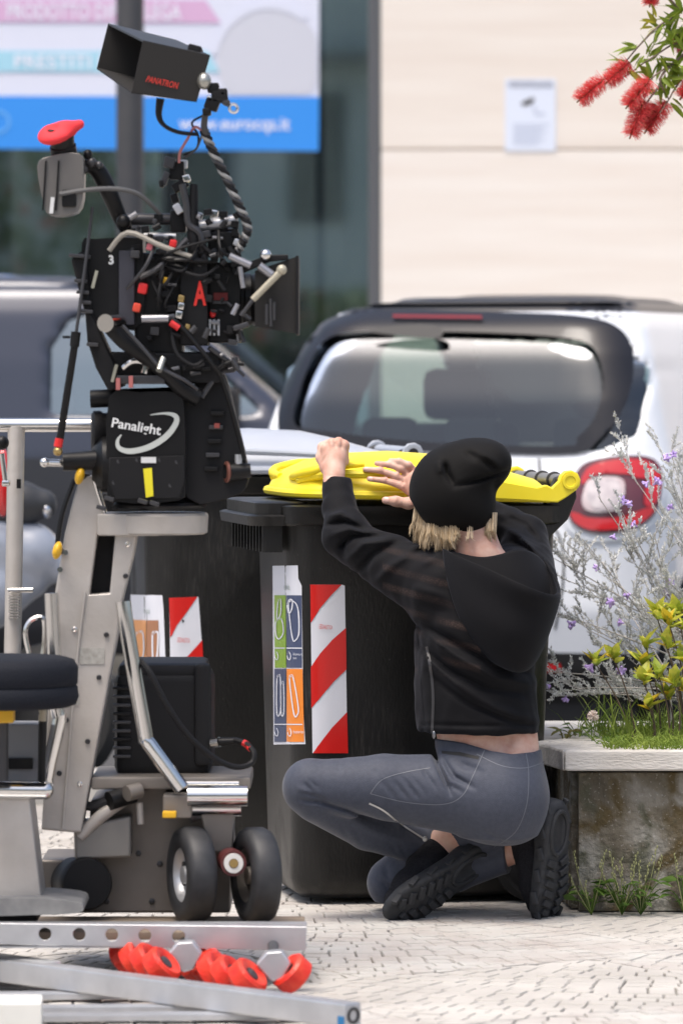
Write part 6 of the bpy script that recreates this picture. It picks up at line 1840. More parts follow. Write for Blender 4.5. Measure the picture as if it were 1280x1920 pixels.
# base plates and rods below
MB().box(q(310, 690, 0.04), (S(220), 0.18, S(60)), bev=0.01).build('base_plate', m_blk2, camt)
MB().box(q(265, 712, -0.06), (S(90), 0.05, S(16)), bev=0.003).build('slide_plate', m_gun, camt)
for (x, y) in ((222, 720), (246, 716)):
    MB().box(q(x, y, -0.09), (S(8), 0.02, S(22)), bev=0.001).build('red_mark', mat('dusty red', (0.40, 0.13, 0.12), 0.5), camt)
MB().tube([q(232, 690, -0.07), q(250, 678, -0.08), q(272, 682, -0.08), q(270, 700, -0.08)], S(6), 8).build('chrome_loop', m_chrome, camt)
MB().cyl(q(266, 598, -0.09), q(316, 597, -0.09), S(7.5)).build('cable_plug', mat('satin metal', (0.34, 0.34, 0.36)), camt)
MB().tube([q(318, 597, -0.09), q(340, 612, -0.09), q(372, 650, -0.09), q(398, 682, -0.09), q(416, 710, -0.07), q(438, 780, -0.06), q(458, 860, -0.05)], S(4.5), 8, sub=5).build('cable', m_blk, camt)
MB().tube([q(320, 604, -0.09), q(336, 615, -0.09)], S(7), 8).build('red_boot', m_red, camt)
MB().tube([q(320, 600, -0.07), q(330, 660, -0.09), q(362, 685, -0.09), q(385, 672, -0.08)], S(4), 8, sub=5).build('cable', m_blk2, camt)
MB().tube([q(392, 652, -0.07), q(440, 690, -0.04), q(410, 700, -0.04), q(378, 745, -0.05)], S(5), 8, sub=4).build('strap_rod', m_gun, camt)
for (x, y, r, mm) in ((268, 541, 12, m_red), (257, 577, 10, mat('orange red', (0.60, 0.06, 0.03), 0.4)), (310, 527, 9, m_yk), (340, 560, 8, mat('brass', (0.45, 0.32, 0.13))), (340, 574, 8, m_chrome), (336, 590, 9, m_chrome), (325, 457, 9, m_red), (281, 463, 8, mat('pink plastic', (0.5, 0.12, 0.14), 0.4)), (352, 613, 6, mat('brass', (0.45, 0.32, 0.13)))):
    MB().box(q(x, y, -0.075), (S(r * 1.5), 0.022, S(r * 1.7)), Matrix.Rotation(0.2, 3, 'Y'), bev=S(r * 0.35)).build('connector', mm, camt)
# top rails and handle
MB().cyl(q(236, 411, 0.0), q(352, 411, 0.0), S(11)).build('top_handle', m_gun, camt)
MB().cyl(q(270, 442, -0.02), q(330, 443, -0.02), S(7)).build('top_rail', m_alu, camt)
MB().box(q(335, 415, 0.0), (S(30), 0.06, S(42)), bev=0.005).build('handle_clamp', m_blk, camt)
MB().tube([q(364, 345, -0.05), q(362, 420, -0.05), q(366, 500, -0.05)], [S(7), S(11), S(15)], 10).build('upright', m_blk2, camt)
MB().tube([q(342, 345, -0.06), q(350, 385, -0.06), q(354, 420, -0.06), q(376, 440, -0.06), q(384, 490, -0.06)], S(7), 8).build('upright_tube', m_gun, camt)
MB().tube([q(262, 520, -0.08), q(300, 500, -0.08), q(352, 448, -0.08)], S(6), 8).build('brace', m_gun, camt)
MB().tube([q(205, 470, -0.07), q(240, 436, -0.08), q(300, 460, -0.09), q(360, 482, -0.09)], S(5), 8).build('tan_cable', mat('tan cable', (0.30, 0.28, 0.24), 0.5), camt)
MB().cyl(q(372, 425, -0.03), q(446, 412, -0.03), S(11)).build('front_rail', m_alu, camt)
MB().cyl(q(376, 432, -0.01), q(446, 436, -0.01), S(8)).build('front_rail', m_gun, camt)
MB().box(q(420, 455, 0.0), (S(60), 0.08, S(40)), bev=0.006).build('motor', m_blk, camt)
# bracket cluster
rc_ = random.Random(21)
m_dalu = mat('worn grey metal', (0.26, 0.26, 0.27), 0.4, 0.6)
for (x, y, w0, h0, mm) in ((318, 305, 20, 20, m_gun), (332, 320, 28, 34, m_blk), (310, 335, 12, 26, m_gun), (345, 308, 14, 16, m_alu), (350, 335, 14, 14, m_chrome), (303, 345, 8, 14, m_blk), (338, 348, 30, 18, m_blk2), (328, 372, 14, 18, m_blk), (334, 392, 14, 20, m_alu), (372, 405, 16, 14, m_alu), (402, 402, 14, 16, m_chrome), (385, 440, 22, 14, m_gun), (398, 474, 20, 12, m_gun), (420, 440, 20, 26, m_blk), (444, 455, 12, 14, m_alu), (360, 455, 12, 14, m_chrome), (300, 448, 16, 10, m_gun)):
    MB().box(q(x, y, -0.03 + rc_.uniform(-0.02, 0.02)), (S(w0), 0.03, S(h0)), Matrix.Rotation(rc_.uniform(-0.6, 0.6), 3, 'Y'), bev=0.003).build('clamp_block', mm, camt)
for k in range(120):
    x, y = (rc_.uniform(272, 455), rc_.uniform(470, 700)) if k % 3 else (rc_.uniform(250, 455), rc_.uniform(395, 500))
    if 342 < x < 392 and 500 < y < 600: continue
    mm = rc_.choice([m_blk, m_blk, m_blk2, m_gun, m_blk2, m_blk, m_gun, m_dalu])
    a = rc_.uniform(0, 3.14); l = rc_.uniform(6, 24)
    dd_ = -0.06 + rc_.uniform(-0.03, 0.01)
    if k % 2: MB().cyl(q(x, y, dd_), q(x + l * math.cos(a), y + l * math.sin(a), dd_), S(rc_.uniform(2.5, 6)), n=10).build('fitting', mm, camt)
    else: MB().box(q(x, y, dd_ + 0.02), (S(rc_.uniform(8, 24)), 0.03, S(rc_.uniform(5, 16))), Matrix.Rotation(rc_.uniform(-0.3, 0.3), 3, 'Y'), bev=0.002).build('fitting', mm, camt)
for k in range(14):
    x, y = rc_.uniform(270, 430), rc_.uniform(430, 520)
    x2, y2 = x + rc_.uniform(-60, 60), y + rc_.uniform(30, 120)
    if x2 > 325 and y2 > 505 and x2 < 420: x2 = 300
    if x > 340 and y2 > 500: y2 = 490
    MB().tube([q(x, y, -0.07), q((x + x2) / 2 + rc_.uniform(-25, 25), (y + y2) / 2 + rc_.uniform(-5, 25), -0.10), q(x2, y2, -0.07)], S(rc_.uniform(2, 3.6)), 6, sub=5).build('lead', rc_.choice([m_blk, m_blk2, m_gun]), camt)
# eyepiece
ev = MB().plate(spl2([(70, 312), (92, 293), (150, 288), (157, 330), (152, 388), (126, 404), (92, 402), (82, 380)], 3), DD - 0.12, 0.09).build('finder', mat('finder grey', (0.19, 0.18, 0.17), 0.35, 0.5), camt, bevel=0.008)
for (x, w0) in ((84, 3), (108, 3)):
    MB().box(q(x, 348, -0.123), (S(w0), 0.006, S(92)), Matrix.Rotation(0.06, 3, 'Y')).build('groove', m_blk, ev, smooth=0)
MB().box(q(98, 385, -0.124), (S(7), 0.006, S(30)), Matrix.Rotation(0.1, 3, 'Y')).build('light_label', mat('plate white', (0.62, 0.63, 0.63)), ev, smooth=0)
MB().box(q(130, 372, -0.124), (S(26), 0.008, S(32)), bev=0.003).build('socket_panel', m_blk, ev)
MB().lathe(q(122, 298, -0.08), q(116, 258, -0.10) - q(122, 298, -0.08), [(0, S(24)), (0.03, S(25)), (0.032, S(22)), (0.055, S(24)), (0.055, 0)], 28).build('eye_tube', m_blk, ev)
fe = Field(q(60, 285, -0.22), q(175, 205, 0.04), 0.004)
Re = Matrix.Rotation(-0.22, 3, 'Y') @ Matrix.Rotation(0.30, 3, 'X')
fe.ell(q(104, 252, -0.10), (S(33), 0.052, S(15)), 0.012, rot=Re)
fe.chain([q(96, 252, -0.10), q(122, 244, -0.10), q(150, 233, -0.09)], [S(15), S(15), S(9)], 0.02)
fe.ell(q(98, 239, -0.125), (S(12), 0.02, S(7)), 0.006, 'sub', rot=Re)
V, Fc = fe.mesh(1)
ec = npmesh('eyecup', V, Fc, mat('red eyecup', (0.82, 0.055, 0.065), 0.75, spec=0.2), ev)
MB().ball(q(99, 247, -0.118), (S(10), 0.012, S(4)), Matrix.Rotation(0.25, 3, 'Y')).build('eye_lens', m_blk, ec)
ar = MB().tube([q(152, 308, -0.05), q(182, 318, -0.04), q(205, 360, -0.03), q(222, 400, -0.02), q(238, 432, -0.01)], [S(10), S(16), S(17), S(15), S(12)], 10).build('finder_arm', m_blk, camt)
for (x, y, r, mm) in ((165, 290, 9, m_blk), (172, 305, 10, m_gun), (158, 318, 9, m_gun), (150, 330, 8, m_blk2), (186, 310, 8, m_gun), (232, 416, 14, m_blk)):
    MB().ball(q(x, y, -0.06), S(r), u=12, v=8).build('arm_joint', mm, ar)
MB().tube([q(112, 364, -0.13), q(165, 356, -0.12), q(215, 354, -0.10), q(255, 362, -0.08), q(282, 382, -0.06), q(300, 402, -0.04)], S(4.5), 8, sub=5).build('finder_cable', mat('grey cable', (0.10, 0.10, 0.10), 0.5), camt)
lr = MB().tube([q(174, 388, -0.08), q(160, 500, -0.09), q(143, 626, -0.10)], S(3.2), 8).build('levelling_rod', m_gun, camt)
MB().cyl(q(143, 622, -0.10), q(140, 650, -0.10), S(9)).build('rod_collar', m_blk, lr)
MB().cyl(q(140, 650, -0.10), q(113, 822, -0.08), S(7)).build('rod_sleeve', m_blk, lr)
MB().cyl(q(112, 822, -0.08), q(109, 838, -0.08), S(8)).build('red_band', m_red, lr)
MB().ball(q(109, 846, -0.08), S(9)).build('rod_end', mat('brass', (0.45, 0.32, 0.13)), lr)
MB().box(q(125, 632, -0.10), (S(14), 0.01, S(5))).build('rod_lever', m_blk, lr)
# monitor with hood
Dn, Df = DD - 0.16, DD + 0.10
fA, fB, fC, fD = P(203, 45, Df), P(268, 77, Dn), P(247, 173, Dn), P(182, 128, Df)
bB, bC = P(394, 105, Dn + 0.02), P(369, 190, Dn + 0.02)
bA, bD = P(330, 76, Df + 0.02), P(305, 160, Df + 0.02)
m_hd = mat('black hood fabric', (0.012, 0.011, 0.010), 0.75)
def panel4(name, a, b, c, d, m, par, th=0.004):
    o = MB().quad(a, b, c, d).build(name, m, par, smooth=0)
    md = o.modifiers.new('thickness', 'SOLIDIFY'); md.thickness = th; md.offset = 0
    return o
mon = panel4('monitor_screen', bA.lerp(fA, 0.12), bB.lerp(fB, 0.12), bC.lerp(fC, 0.12), bD.lerp(fD, 0.12), mat('dark screen', (0.01, 0.01, 0.012), 0.15), camt)
hdp = panel4('hood_side', fB, bB, bC, fC, m_hd, mon)
panel4('hood_side', fA, bA, bD, fD, m_hd, mon)
panel4('hood_top', fA, fB, bB, bA, mat('lit hood top', (0.03, 0.03, 0.032), 0.45), mon)  # top panel coloured paler than the sides to look lit from above
panel4('hood_bottom', fD, fC, bC, bD, m_hd, mon)
sBv = BVHTree.FromPolygons([fB, bB, bC, fC], [[0, 1, 2, 3]])
lettering('lettering', 'PANATRON', [(278, 142), (336, 155), (332, 167), (273, 153)], mat('red print', (0.50, 0.03, 0.02), 0.5), mon, bvh=sBv, off=0.004, bold=0.02)
bx_ = MB().box((bB + bC + bA + bD) / 4 + Vector((0.012, 0, 0)), (0.03, 0.24, 0.10), Matrix.Rotation(0.25, 3, 'Y'), bev=0.004).build('monitor_back', m_blk2, mon)
MB().ball(q(383, 152, -0.15), (S(13), 0.02, S(16))).build('ball_joint', mat('old steel', (0.42, 0.42, 0.38)), mon)
for (x, y, w0, h0, mm) in ((400, 165, 22, 18, m_blk), (412, 180, 30, 26, m_blk2), (398, 195, 26, 24, m_blk), (394, 186, 10, 14, m_chrome), (424, 192, 14, 12, m_gun), (388, 210, 16, 14, m_blk), (418, 176, 12, 10, m_blk)):
    MB().box(q(x, y, -0.13), (S(w0), 0.04, S(h0)), Matrix.Rotation(rc_.uniform(-0.5, 0.5), 3, 'Y'), bev=0.004).build('clamp_block', mm, mon)
MB().ring(q(438, 203, -0.13), (0.3, -1, 0.2), S(8), S(3)).build('lock_ring', m_chrome, mon)
MB().tube([q(385, 215, -0.12), q(383, 240, -0.11), q(390, 262, -0.10)], S(6), 8).build('spigot', m_gun, mon)
MB().tube([q(301, 185, -0.12), q(298, 215, -0.12), q(308, 235, -0.12), q(335, 248, -0.11), q(372, 252, -0.10)], [S(8), S(6), S(4), S(4), S(3.5)], 8, sub=5).build('monitor_cable', m_blk, mon)
def twist(pts, r, amp, turns, ph, mm, nm='cable'):
    Pp, _ = spline([Vector(p) for p in pts], [0] * len(pts), 14)
    o = []
    for i, p in enumerate(Pp):
        a = ph + turns * 2 * math.pi * i / len(Pp)
        o.append(p + Vector((math.cos(a) * amp, math.sin(a) * amp, 0.3 * math.sin(a) * amp)))
    MB().tube(o, r, 6, sub=1).build(nm, mm, camt)
coil = [q(383, 245, -0.10), q(400, 285, -0.10), q(425, 335, -0.09), q(448, 385, -0.08), q(464, 425, -0.07), q(455, 455, -0.06), q(436, 484, -0.05)]
twist(coil, S(4), S(6), 9, 0, mat('light twisted cable', (0.30, 0.30, 0.29), 0.5))
twist(coil, S(4), S(6), 9, 2.1, m_blk2)
twist(coil, S(4), S(6), 9, 4.2, m_gun)
MB().tube([q(383, 250, -0.1), q(366, 238, -0.1), q(352, 260, -0.09), q(338, 285, -0.07), q(336, 305, -0.06)], S(2.6), 6).build('thin_wire', mat('pink wire', (0.45, 0.16, 0.15), 0.5), camt)
MB().tube([q(385, 215, -0.1), q(360, 230, -0.1), q(372, 255, -0.09), q(368, 280, -0.08), q(345, 290, -0.07)], S(2.2), 6).build('thin_wire', m_blk, camt)
MB().tube([q(386, 220, -0.1), q(376, 262, -0.1), q(364, 284, -0.09), q(345, 296, -0.07)], S(2.2), 6).build('thin_wire', m_gun, camt)

# ------------------------------------------------------------------ planting
rp_ = np.random.RandomState(11)
def blades(n, xr, yr, z0, hmin, hmax, wd, lean, seed, hfun=None):
    r = np.random.RandomState(seed)
    x = r.uniform(*xr, n); y = r.uniform(*yr, n)
    h = r.uniform(hmin, hmax, n)
    if hfun is not None: h = h * hfun(x, y)
    a = r.uniform(0, 2 * np.pi, n); ln = r.uniform(0.1, lean, n) * h
    dx, dy = np.cos(a) * ln, np.sin(a) * ln
    b = r.uniform(0, np.pi, n); w_ = wd * r.uniform(0.6, 1.3, n)
    wx, wy = np.cos(b) * w_, np.sin(b) * w_
    z = np.full(n, z0)
    V = np.empty((n, 7, 3))
    for k, (t, s) in enumerate(((0, 1), (0.4, 0.9), (0.75, 0.6))):
        cx, cy, cz_ = x + dx * t * t, y + dy * t * t, z + h * (t - 0.25 * lean * t * t)
        V[:, 2 * k] = np.stack([cx - wx * s, cy - wy * s, cz_], 1); V[:, 2 * k + 1] = np.stack([cx + wx * s, cy + wy * s, cz_], 1)
    V[:, 6] = np.stack([x + dx, y + dy, z + h * (1 - 0.25 * lean)], 1)
    i = np.arange(n)[:, None] * 7
    Q = np.concatenate([i + [0, 1, 3, 2], i + [2, 3, 5, 4]]); T = np.concatenate([i + [4, 5, 6, 6]])
    return V.reshape(-1, 3), Q, (i + [4, 5, 6])
def leafy_mat(name, c1, c2, nscale=30):
    m = mat(name, c1, 0.5, col2=c2, nscale=nscale, spec=0.3)
    return leafy(m)
m_gr = leafy_mat('fresh grass', (0.15, 0.23, 0.03), (0.30, 0.38, 0.075), 14)
def grass_obj(name, lst, m):
    V, Fl, n = [], [], 0
    for v, qd, t in lst:
        V.append(v); Fl += [tuple(a + n) for a in qd.tolist() for a in [np.array(a)]] if False else []
        Fl += (qd + n).tolist() + (t + n).tolist()
        n += len(v)
    return pymesh(name, np.concatenate(V), Fl, m, None, 0)
g1 = blades(7500, (0.66, 2.4), (11.79, 12.48), 0.37, 0.04, 0.13, 0.0024, 1.0, 1, lambda x, y: 0.7 + 0.6 * np.clip((x - 0.7) / 0.5, 0, 1))
g2 = blades(3600, (0.655, 2.2), (11.625, 11.80), 0.398, 0.008, 0.065, 0.0019, 1.9, 2)
g3 = blades(380, (0.60, 2.2), (11.9, 12.45), 0.37, 0.10, 0.20, 0.0028, 0.9, 3)
gr = grass_obj('grass', [g1, g2, g3], m_gr)
tag(gr, 'dense green grass filling the raised planter', 'grass', kind='stuff')
def leafmesh(name, L, W, fold=0.25, droop=0.2, n=4):
    V, Fc = [], []
    for i in range(n + 1):
        t = i / n
        w_ = W * math.sin(math.pi * (0.06 + 0.94 * t) ** 0.8) * (1 - 0.15 * t) if i < n else 0.0008
        z = -droop * L * t * t
        V += [(L * t, -w_, z + fold * w_), (L * t, 0, z), (L * t, w_, z + fold * w_)]
    for i in range(n):
        a = i * 3
        Fc += [(a, a + 3, a + 4, a + 1), (a + 1, a + 4, a + 5, a + 2)]
    me = bpy.data.meshes.new(name); me.from_pydata(V, [], Fc); me.update()
    me.polygons.foreach_set('use_smooth', [True] * len(me.polygons))
    return me
def put_leaf(me, name, pos, d, roll, sc, parent):
    d = Vector(d).normalized()
    up = Vector((0, 0, 1)) if abs(d.z) < 0.95 else Vector((0, 1, 0))
    y = up.cross(d).normalized(); z = d.cross(y)
    Mr = Matrix((( d.x, y.x, z.x), (d.y, y.y, z.y), (d.z, y.z, z.z))) @ Matrix.Rotation(roll, 3, 'X')
    o = bpy.data.objects.new(name, me); COL.objects.link(o); o.parent = parent
    if parent in ROOT: o.matrix_parent_inverse = Matrix.Translation(-ROOT[parent])
    o.matrix_basis = Matrix.Translation(pos) @ Mr.to_4x4() @ Matrix.Scale(sc, 4)
    return o

# broad-leaved weeds among the grass
def weed(name, pos, n, L, W, label, seed, m, hgt=0.06, group=None):
    t = thing(name, pos, label, 'weed', group)
    r = random.Random(seed)
    me = leafmesh('leaf', L, W, 0.15, 0.35); me.materials.append(m)
    st = MB()
    for k in range(n):
        a = r.uniform(0, 6.28); rr_ = r.uniform(0.01, 0.05); h = r.uniform(0.3, 1.0) * hgt
        p = Vector(pos) + Vector((math.cos(a) * rr_, math.sin(a) * rr_, h))
        st.tube([Vector(pos), Vector(pos).lerp(p, 0.6) + Vector((0, 0, 0.01)), p], 0.0012, 4, sub=2)
        put_leaf(me, 'leaf', p, (math.cos(a), math.sin(a), r.uniform(-0.1, 0.6)), r.uniform(-0.5, 0.5), r.uniform(0.6, 1.2), t)
    st.build('stems', m, t)
    return t
m_wd = leafy_mat('weed leaf', (0.09, 0.17, 0.025), (0.16, 0.25, 0.05), 20)
m_wd2 = leafy_mat('reddish weed leaf', (0.17, 0.17, 0.03), (0.24, 0.20, 0.06), 20)
for k, (x, y, D, n, L, h) in enumerate(((1058, 1392, 12.02, 14, 0.030, 0.05), (1085, 1385, 12.1, 14, 0.032, 0.06), (1180, 1330, 12.2, 10, 0.035, 0.07), (1160, 1392, 11.85, 14, 0.024, 0.05), (1235, 1388, 11.82, 14, 0.024, 0.05), (1120, 1386, 11.98, 14, 0.028, 0.05))):
    c = P(x, y, D); c.z = 0.372
    weed('broadleaf_weed', c, n, L, L * 0.36, ['reddish green weed at the left corner of the planter bed', 'leafy weed next to the reddish one in the planter bed', 'round leaved weed under the yellow shrub', 'low weed at front edge of bed below the yellow shrub', 'low weed at front edge of bed near the right picture edge', 'weed beside the white clover flower in the bed'][k], 40 + k, m_wd2 if k == 0 else m_wd, h, 'weeds in the planter bed')
# clover flower
clv = thing('clover_flower', P(1110, 1380, 11.9), 'single white clover blossom on a thin stalk in the planter', 'flower')
cp = P(1111, 1343, 11.9)
MB().tube([P(1109, 1392, 11.9), P(1108, 1368, 11.9), cp], 0.0013, 5).build('stalk', m_wd, clv)
cl_ = MB()
for k in range(60):
    d = Vector(rp_.randn(3)).normalized()
    cl_.cyl(cp + d * 0.005, cp + d * 0.0155, 0.0022, 0.0012, n=5)
o_ = cl_.build('blossom', mat('clover white', (0.66, 0.52, 0.46), 0.7, col2=(0.72, 0.66, 0.6), nscale=120), clv); tag(o_, kind='stuff')

# weeds at the foot of the planter wall
m_wg = leafy_mat('wall weed leaf', (0.055, 0.12, 0.02), (0.11, 0.18, 0.035), 25)
for k, (x, n, L) in enumerate(((1108, 12, 0.05), (1165, 22, 0.036), (1200, 16, 0.034), (1283, 12, 0.045))):
    c = P(x, 1708, 11.58); c.z = 0.0
    t = weed('wall_weed', c, n, L, L * 0.33, ['broad leaved weed beside the right shoe at the planter foot', 'feathery weed against the planter wall base', 'second feathery weed at the planter wall base', 'weed at the planter wall base by the right picture edge'][k], 60 + k, m_wg, 0.09, 'weeds at the planter wall')
    st = MB()
    for j in range(7 if k in (1, 2) else 4):
        a = R.uniform(-0.06, 0.06)
        p2 = c + Vector((a, -0.01, R.uniform(0.08, 0.17)))
        st.tube([c, c.lerp(p2, 0.6) + Vector((a * 0.1, 0, 0)), p2], [0.0012, 0.001, 0.0006], 4)
        for i in range(6): st.ball(p2 - Vector((a * 0.06 * i, 0, 0.008 * i)) + Vector((R.uniform(-.004, .004), 0, 0)), (0.002, 0.002, 0.004), u=6, v=4)
    tag(st.build('seed_heads', mat('seed head', (0.26, 0.27, 0.12), 0.7), t), kind='stuff')

# silver shrub with violet flowers
sil = thing('silver_shrub', (0.86, 12.3, 0.37), 'airy silver leaved shrub with small violet flowers in the planter', 'shrub')
m_twig = mat('grey twig', (0.44, 0.41, 0.37), 0.8)
m_sil = mat('silver leaf', (0.62, 0.63, 0.61), 0.6, col2=(0.76, 0.77, 0.75), nscale=40)
leafy(m_sil, 0.3)
twg = MB(); LV = []
base = Vector((0.90, 12.3, 0.37))
rs = random.Random(5)
def grow_twig(p, d, L, r, lev):
    pts = [p.copy()]
    n = 5
    for i in range(n):
        d = (d + Vector((rs.uniform(-.25, .25), rs.uniform(-.25, .25), rs.uniform(-.16, .22)))).normalized()
        p = p + d * L / n
        pts.append(p.copy())
        if lev < 2 and i >= 1 and rs.random() < (0.85 if lev == 0 else 0.6):
            grow_twig(p, (d + Vector((rs.uniform(-.8, .8), rs.uniform(-.7, .7), rs.uniform(-.3, .6)))).normalized(), L * rs.uniform(0.35, 0.6), r * 0.55, lev + 1)
    twg.tube(pts, [max(r * (1 - 0.75 * i / n), 0.0005) for i in range(n + 1)], 4, sub=2)
    if lev >= 1 or True:
        for i in range(int((130 if lev == 2 else 90) * L / 0.15)):
            t = rs.random() ** (0.6 if lev else 0.35)
            k = min(int(t * n), n - 1); f = t * n - k
            q_ = pts[k].lerp(pts[k + 1], f)
            LV.append((q_, (d + Vector((rs.uniform(-1, 1), rs.uniform(-1, 1), rs.uniform(-.6, 1)))).normalized(), rs.uniform(0.006, 0.0125)))
targets = [(1025, 1040), (1055, 1085), (1046, 1150), (1030, 1260), (1052, 1300), (1090, 1010), (1120, 930), (1165, 960), (1190, 900), (1256, 845), (1270, 930), (1225, 1000), (1150, 1090), (1100, 1180), (1180, 1150), (1240, 1080), (1300, 1000), (1330, 900), (1075, 1290), (1120, 1280)]
for (x, y) in targets:
    tp = P(x, y, 12.15 + rs.uniform(-0.15, 0.25))
    st_ = base + Vector((rs.uniform(-0.08, 0.25), rs.uniform(-0.15, 0.15), rs.uniform(0.0, 0.10)))
    v = tp - st_
    dv = (v.normalized() + Vector((0.06, 0, 0.10))).normalized()
    # steer a bent main stem to the target
    pts = [st_, st_ + v * 0.35 + Vector((0.03, 0, 0.03)), st_ + v * 0.7 + Vector((0.015, 0, 0.02)), tp]
    twg.tube(pts, [0.0035, 0.0028, 0.002, 0.0008], 5, sub=4)
    for k in range(9):
        t = rs.uniform(0.3, 1.0)
        p = st_ + v * t + Vector((0.02 * (1 - t), 0, 0.02 * (1 - t)))
        grow_twig(p, (v.normalized() + Vector((rs.uniform(-.7, .7), rs.uniform(-.6, .6), rs.uniform(-.3, .6)))).normalized(), rs.uniform(0.06, 0.13), 0.0012, 1)
tag(twg.build('twigs', m_twig, sil), kind='stuff')
n = len(LV)
Lp = np.array([l[0] for l in LV]); Ld = np.array([l[1] for l in LV]); Ls = np.array([l[2] for l in LV])[:, None]
e = np.cross(Ld, rp_.randn(n, 3)); e /= np.linalg.norm(e, axis=1)[:, None]
V = np.stack([Lp, Lp + Ld * Ls * 0.5 + e * Ls * 0.2, Lp + Ld * Ls, Lp + Ld * Ls * 0.5 - e * Ls * 0.2], 1).reshape(-1, 3)
lo_ = npmesh('leaves', V, np.arange(4 * n).reshape(-1, 4), m_sil, sil, 0); tag(lo_, kind='stuff')
m_vio = mat('violet petal', (0.42, 0.28, 0.66), 0.6, col2=(0.55, 0.42, 0.76), nscale=90)
pm = []
fl_ = MB()
for k in range(5):
    a = 2 * math.pi * k / 5
    fl_.tube([(0, 0, 0), (math.cos(a) * 0.006, math.sin(a) * 0.006, 0.008), (math.cos(a) * 0.013, math.sin(a) * 0.013, 0.009)], [0.003, 0.005, 0.003], 5, sub=2)
fl_.tube([(0, 0, -0.008), (0, 0, 0.002)], [0.002, 0.004], 6, sub=1)
fo_ = fl_.build('flower', m_vio, sil)
fm = fo_.data
bpy.data.objects.remove(fo_)
for (x, y) in ((1067, 1168), (1164, 1262), (1020, 1282), (1120, 1062), (1150, 1004), (1228, 906), (1252, 952), (1176, 945), (1163, 940), (1262, 852), (1255, 1090), (1165, 1168), (1147, 1128), (1175, 1120), (1108, 1248), (1246, 860), (1270, 1130), (1190, 985), (1245, 1110), (1060, 1308), (1212, 905)):
    c = P(x, y, 12.08 + R.uniform(-0.08, 0.12))
    put_leaf(fm, 'flower', c, (R.uniform(-1, 1), R.uniform(-1, 0.2), R.uniform(-0.6, 0.6)), R.uniform(0, 6), R.uniform(0.75, 1.15), sil)

# yellow edged shrub
yel = thing('variegated_shrub', P(1230, 1390, 11.95), 'low shrub with yellow edged green leaves at the planter front', 'shrub')
m_yl = mat('yellow green leaf', (0.40, 0.50, 0.05), 0.4, col2=(0.72, 0.68, 0.12), nscale=35, spec=0.4)
m_yl2 = mat('golden leaf', (0.66, 0.46, 0.02), 0.4, col2=(0.72, 0.58, 0.06), nscale=30)
m_yl3 = mat('green leaf', (0.24, 0.36, 0.04), 0.4, col2=(0.40, 0.48, 0.07), nscale=40)
for m in (m_yl, m_yl2, m_yl3): leafy(m, 0.4)
lms = []
for m in (m_yl, m_yl, m_yl3, m_yl, m_yl3, m_yl2):
    me = leafmesh('leaf', 0.050, 0.0130, 0.45, 0.05); me.materials.append(m); lms.append(me)
sy = MB()
for (x, y, D, n, b) in ((1112, 1238, 11.95, 7, (1195, 1395)), (1148, 1230, 11.97, 5, (1195, 1395)), (1208, 1206, 12.0, 3, (1240, 1395)), (1202, 1238, 12.0, 5, (1240, 1395)), (1228, 1150, 11.95, 9, (1290, 1395)), (1252, 1165, 11.9, 8, (1300, 1390)), (1268, 1145, 11.95, 8, (1300, 1390)), (1246, 1205, 11.9, 5, (1290, 1395)), (1280, 1230, 11.9, 8, (1290, 1395)), (1232, 1262, 11.88, 7, (1255, 1395)), (1262, 1275, 11.86, 9, (1268, 1395)), (1204, 1272, 11.95, 6, (1225, 1395)), (1212, 1318, 11.9, 4, (1225, 1395)), (1250, 1300, 11.9, 6, (1255, 1395)), (1290, 1180, 11.9, 8, (1310, 1395)), (1284, 1290, 11.88, 7, (1285, 1395))):
    tip = P(x, y, D); bs_ = P(b[0], b[1], D + 0.02); bs_.z = 0.37
    mid = bs_.lerp(tip, 0.55) + Vector((0.012, 0, 0.0))
    sy.tube([bs_, mid, tip], [0.0028, 0.0022, 0.0014], 5, sub=4)
    for k in range(n + 6):
        a = 2 * math.pi * k / n + R.uniform(-0.3, 0.3)
        el = R.uniform(0.25, 1.25)
        p = tip - (tip - mid).normalized() * R.uniform(0, 0.02)
        put_leaf(R.choice(lms), 'leaf', p, (math.cos(a) * math.cos(el), math.sin(a) * math.cos(el), math.sin(el)), R.uniform(-0.4, 0.4), R.uniform(0.6, 1.2), yel)
sy.build('stems', mat('brown stem', (0.12, 0.085, 0.06), 0.8), yel)

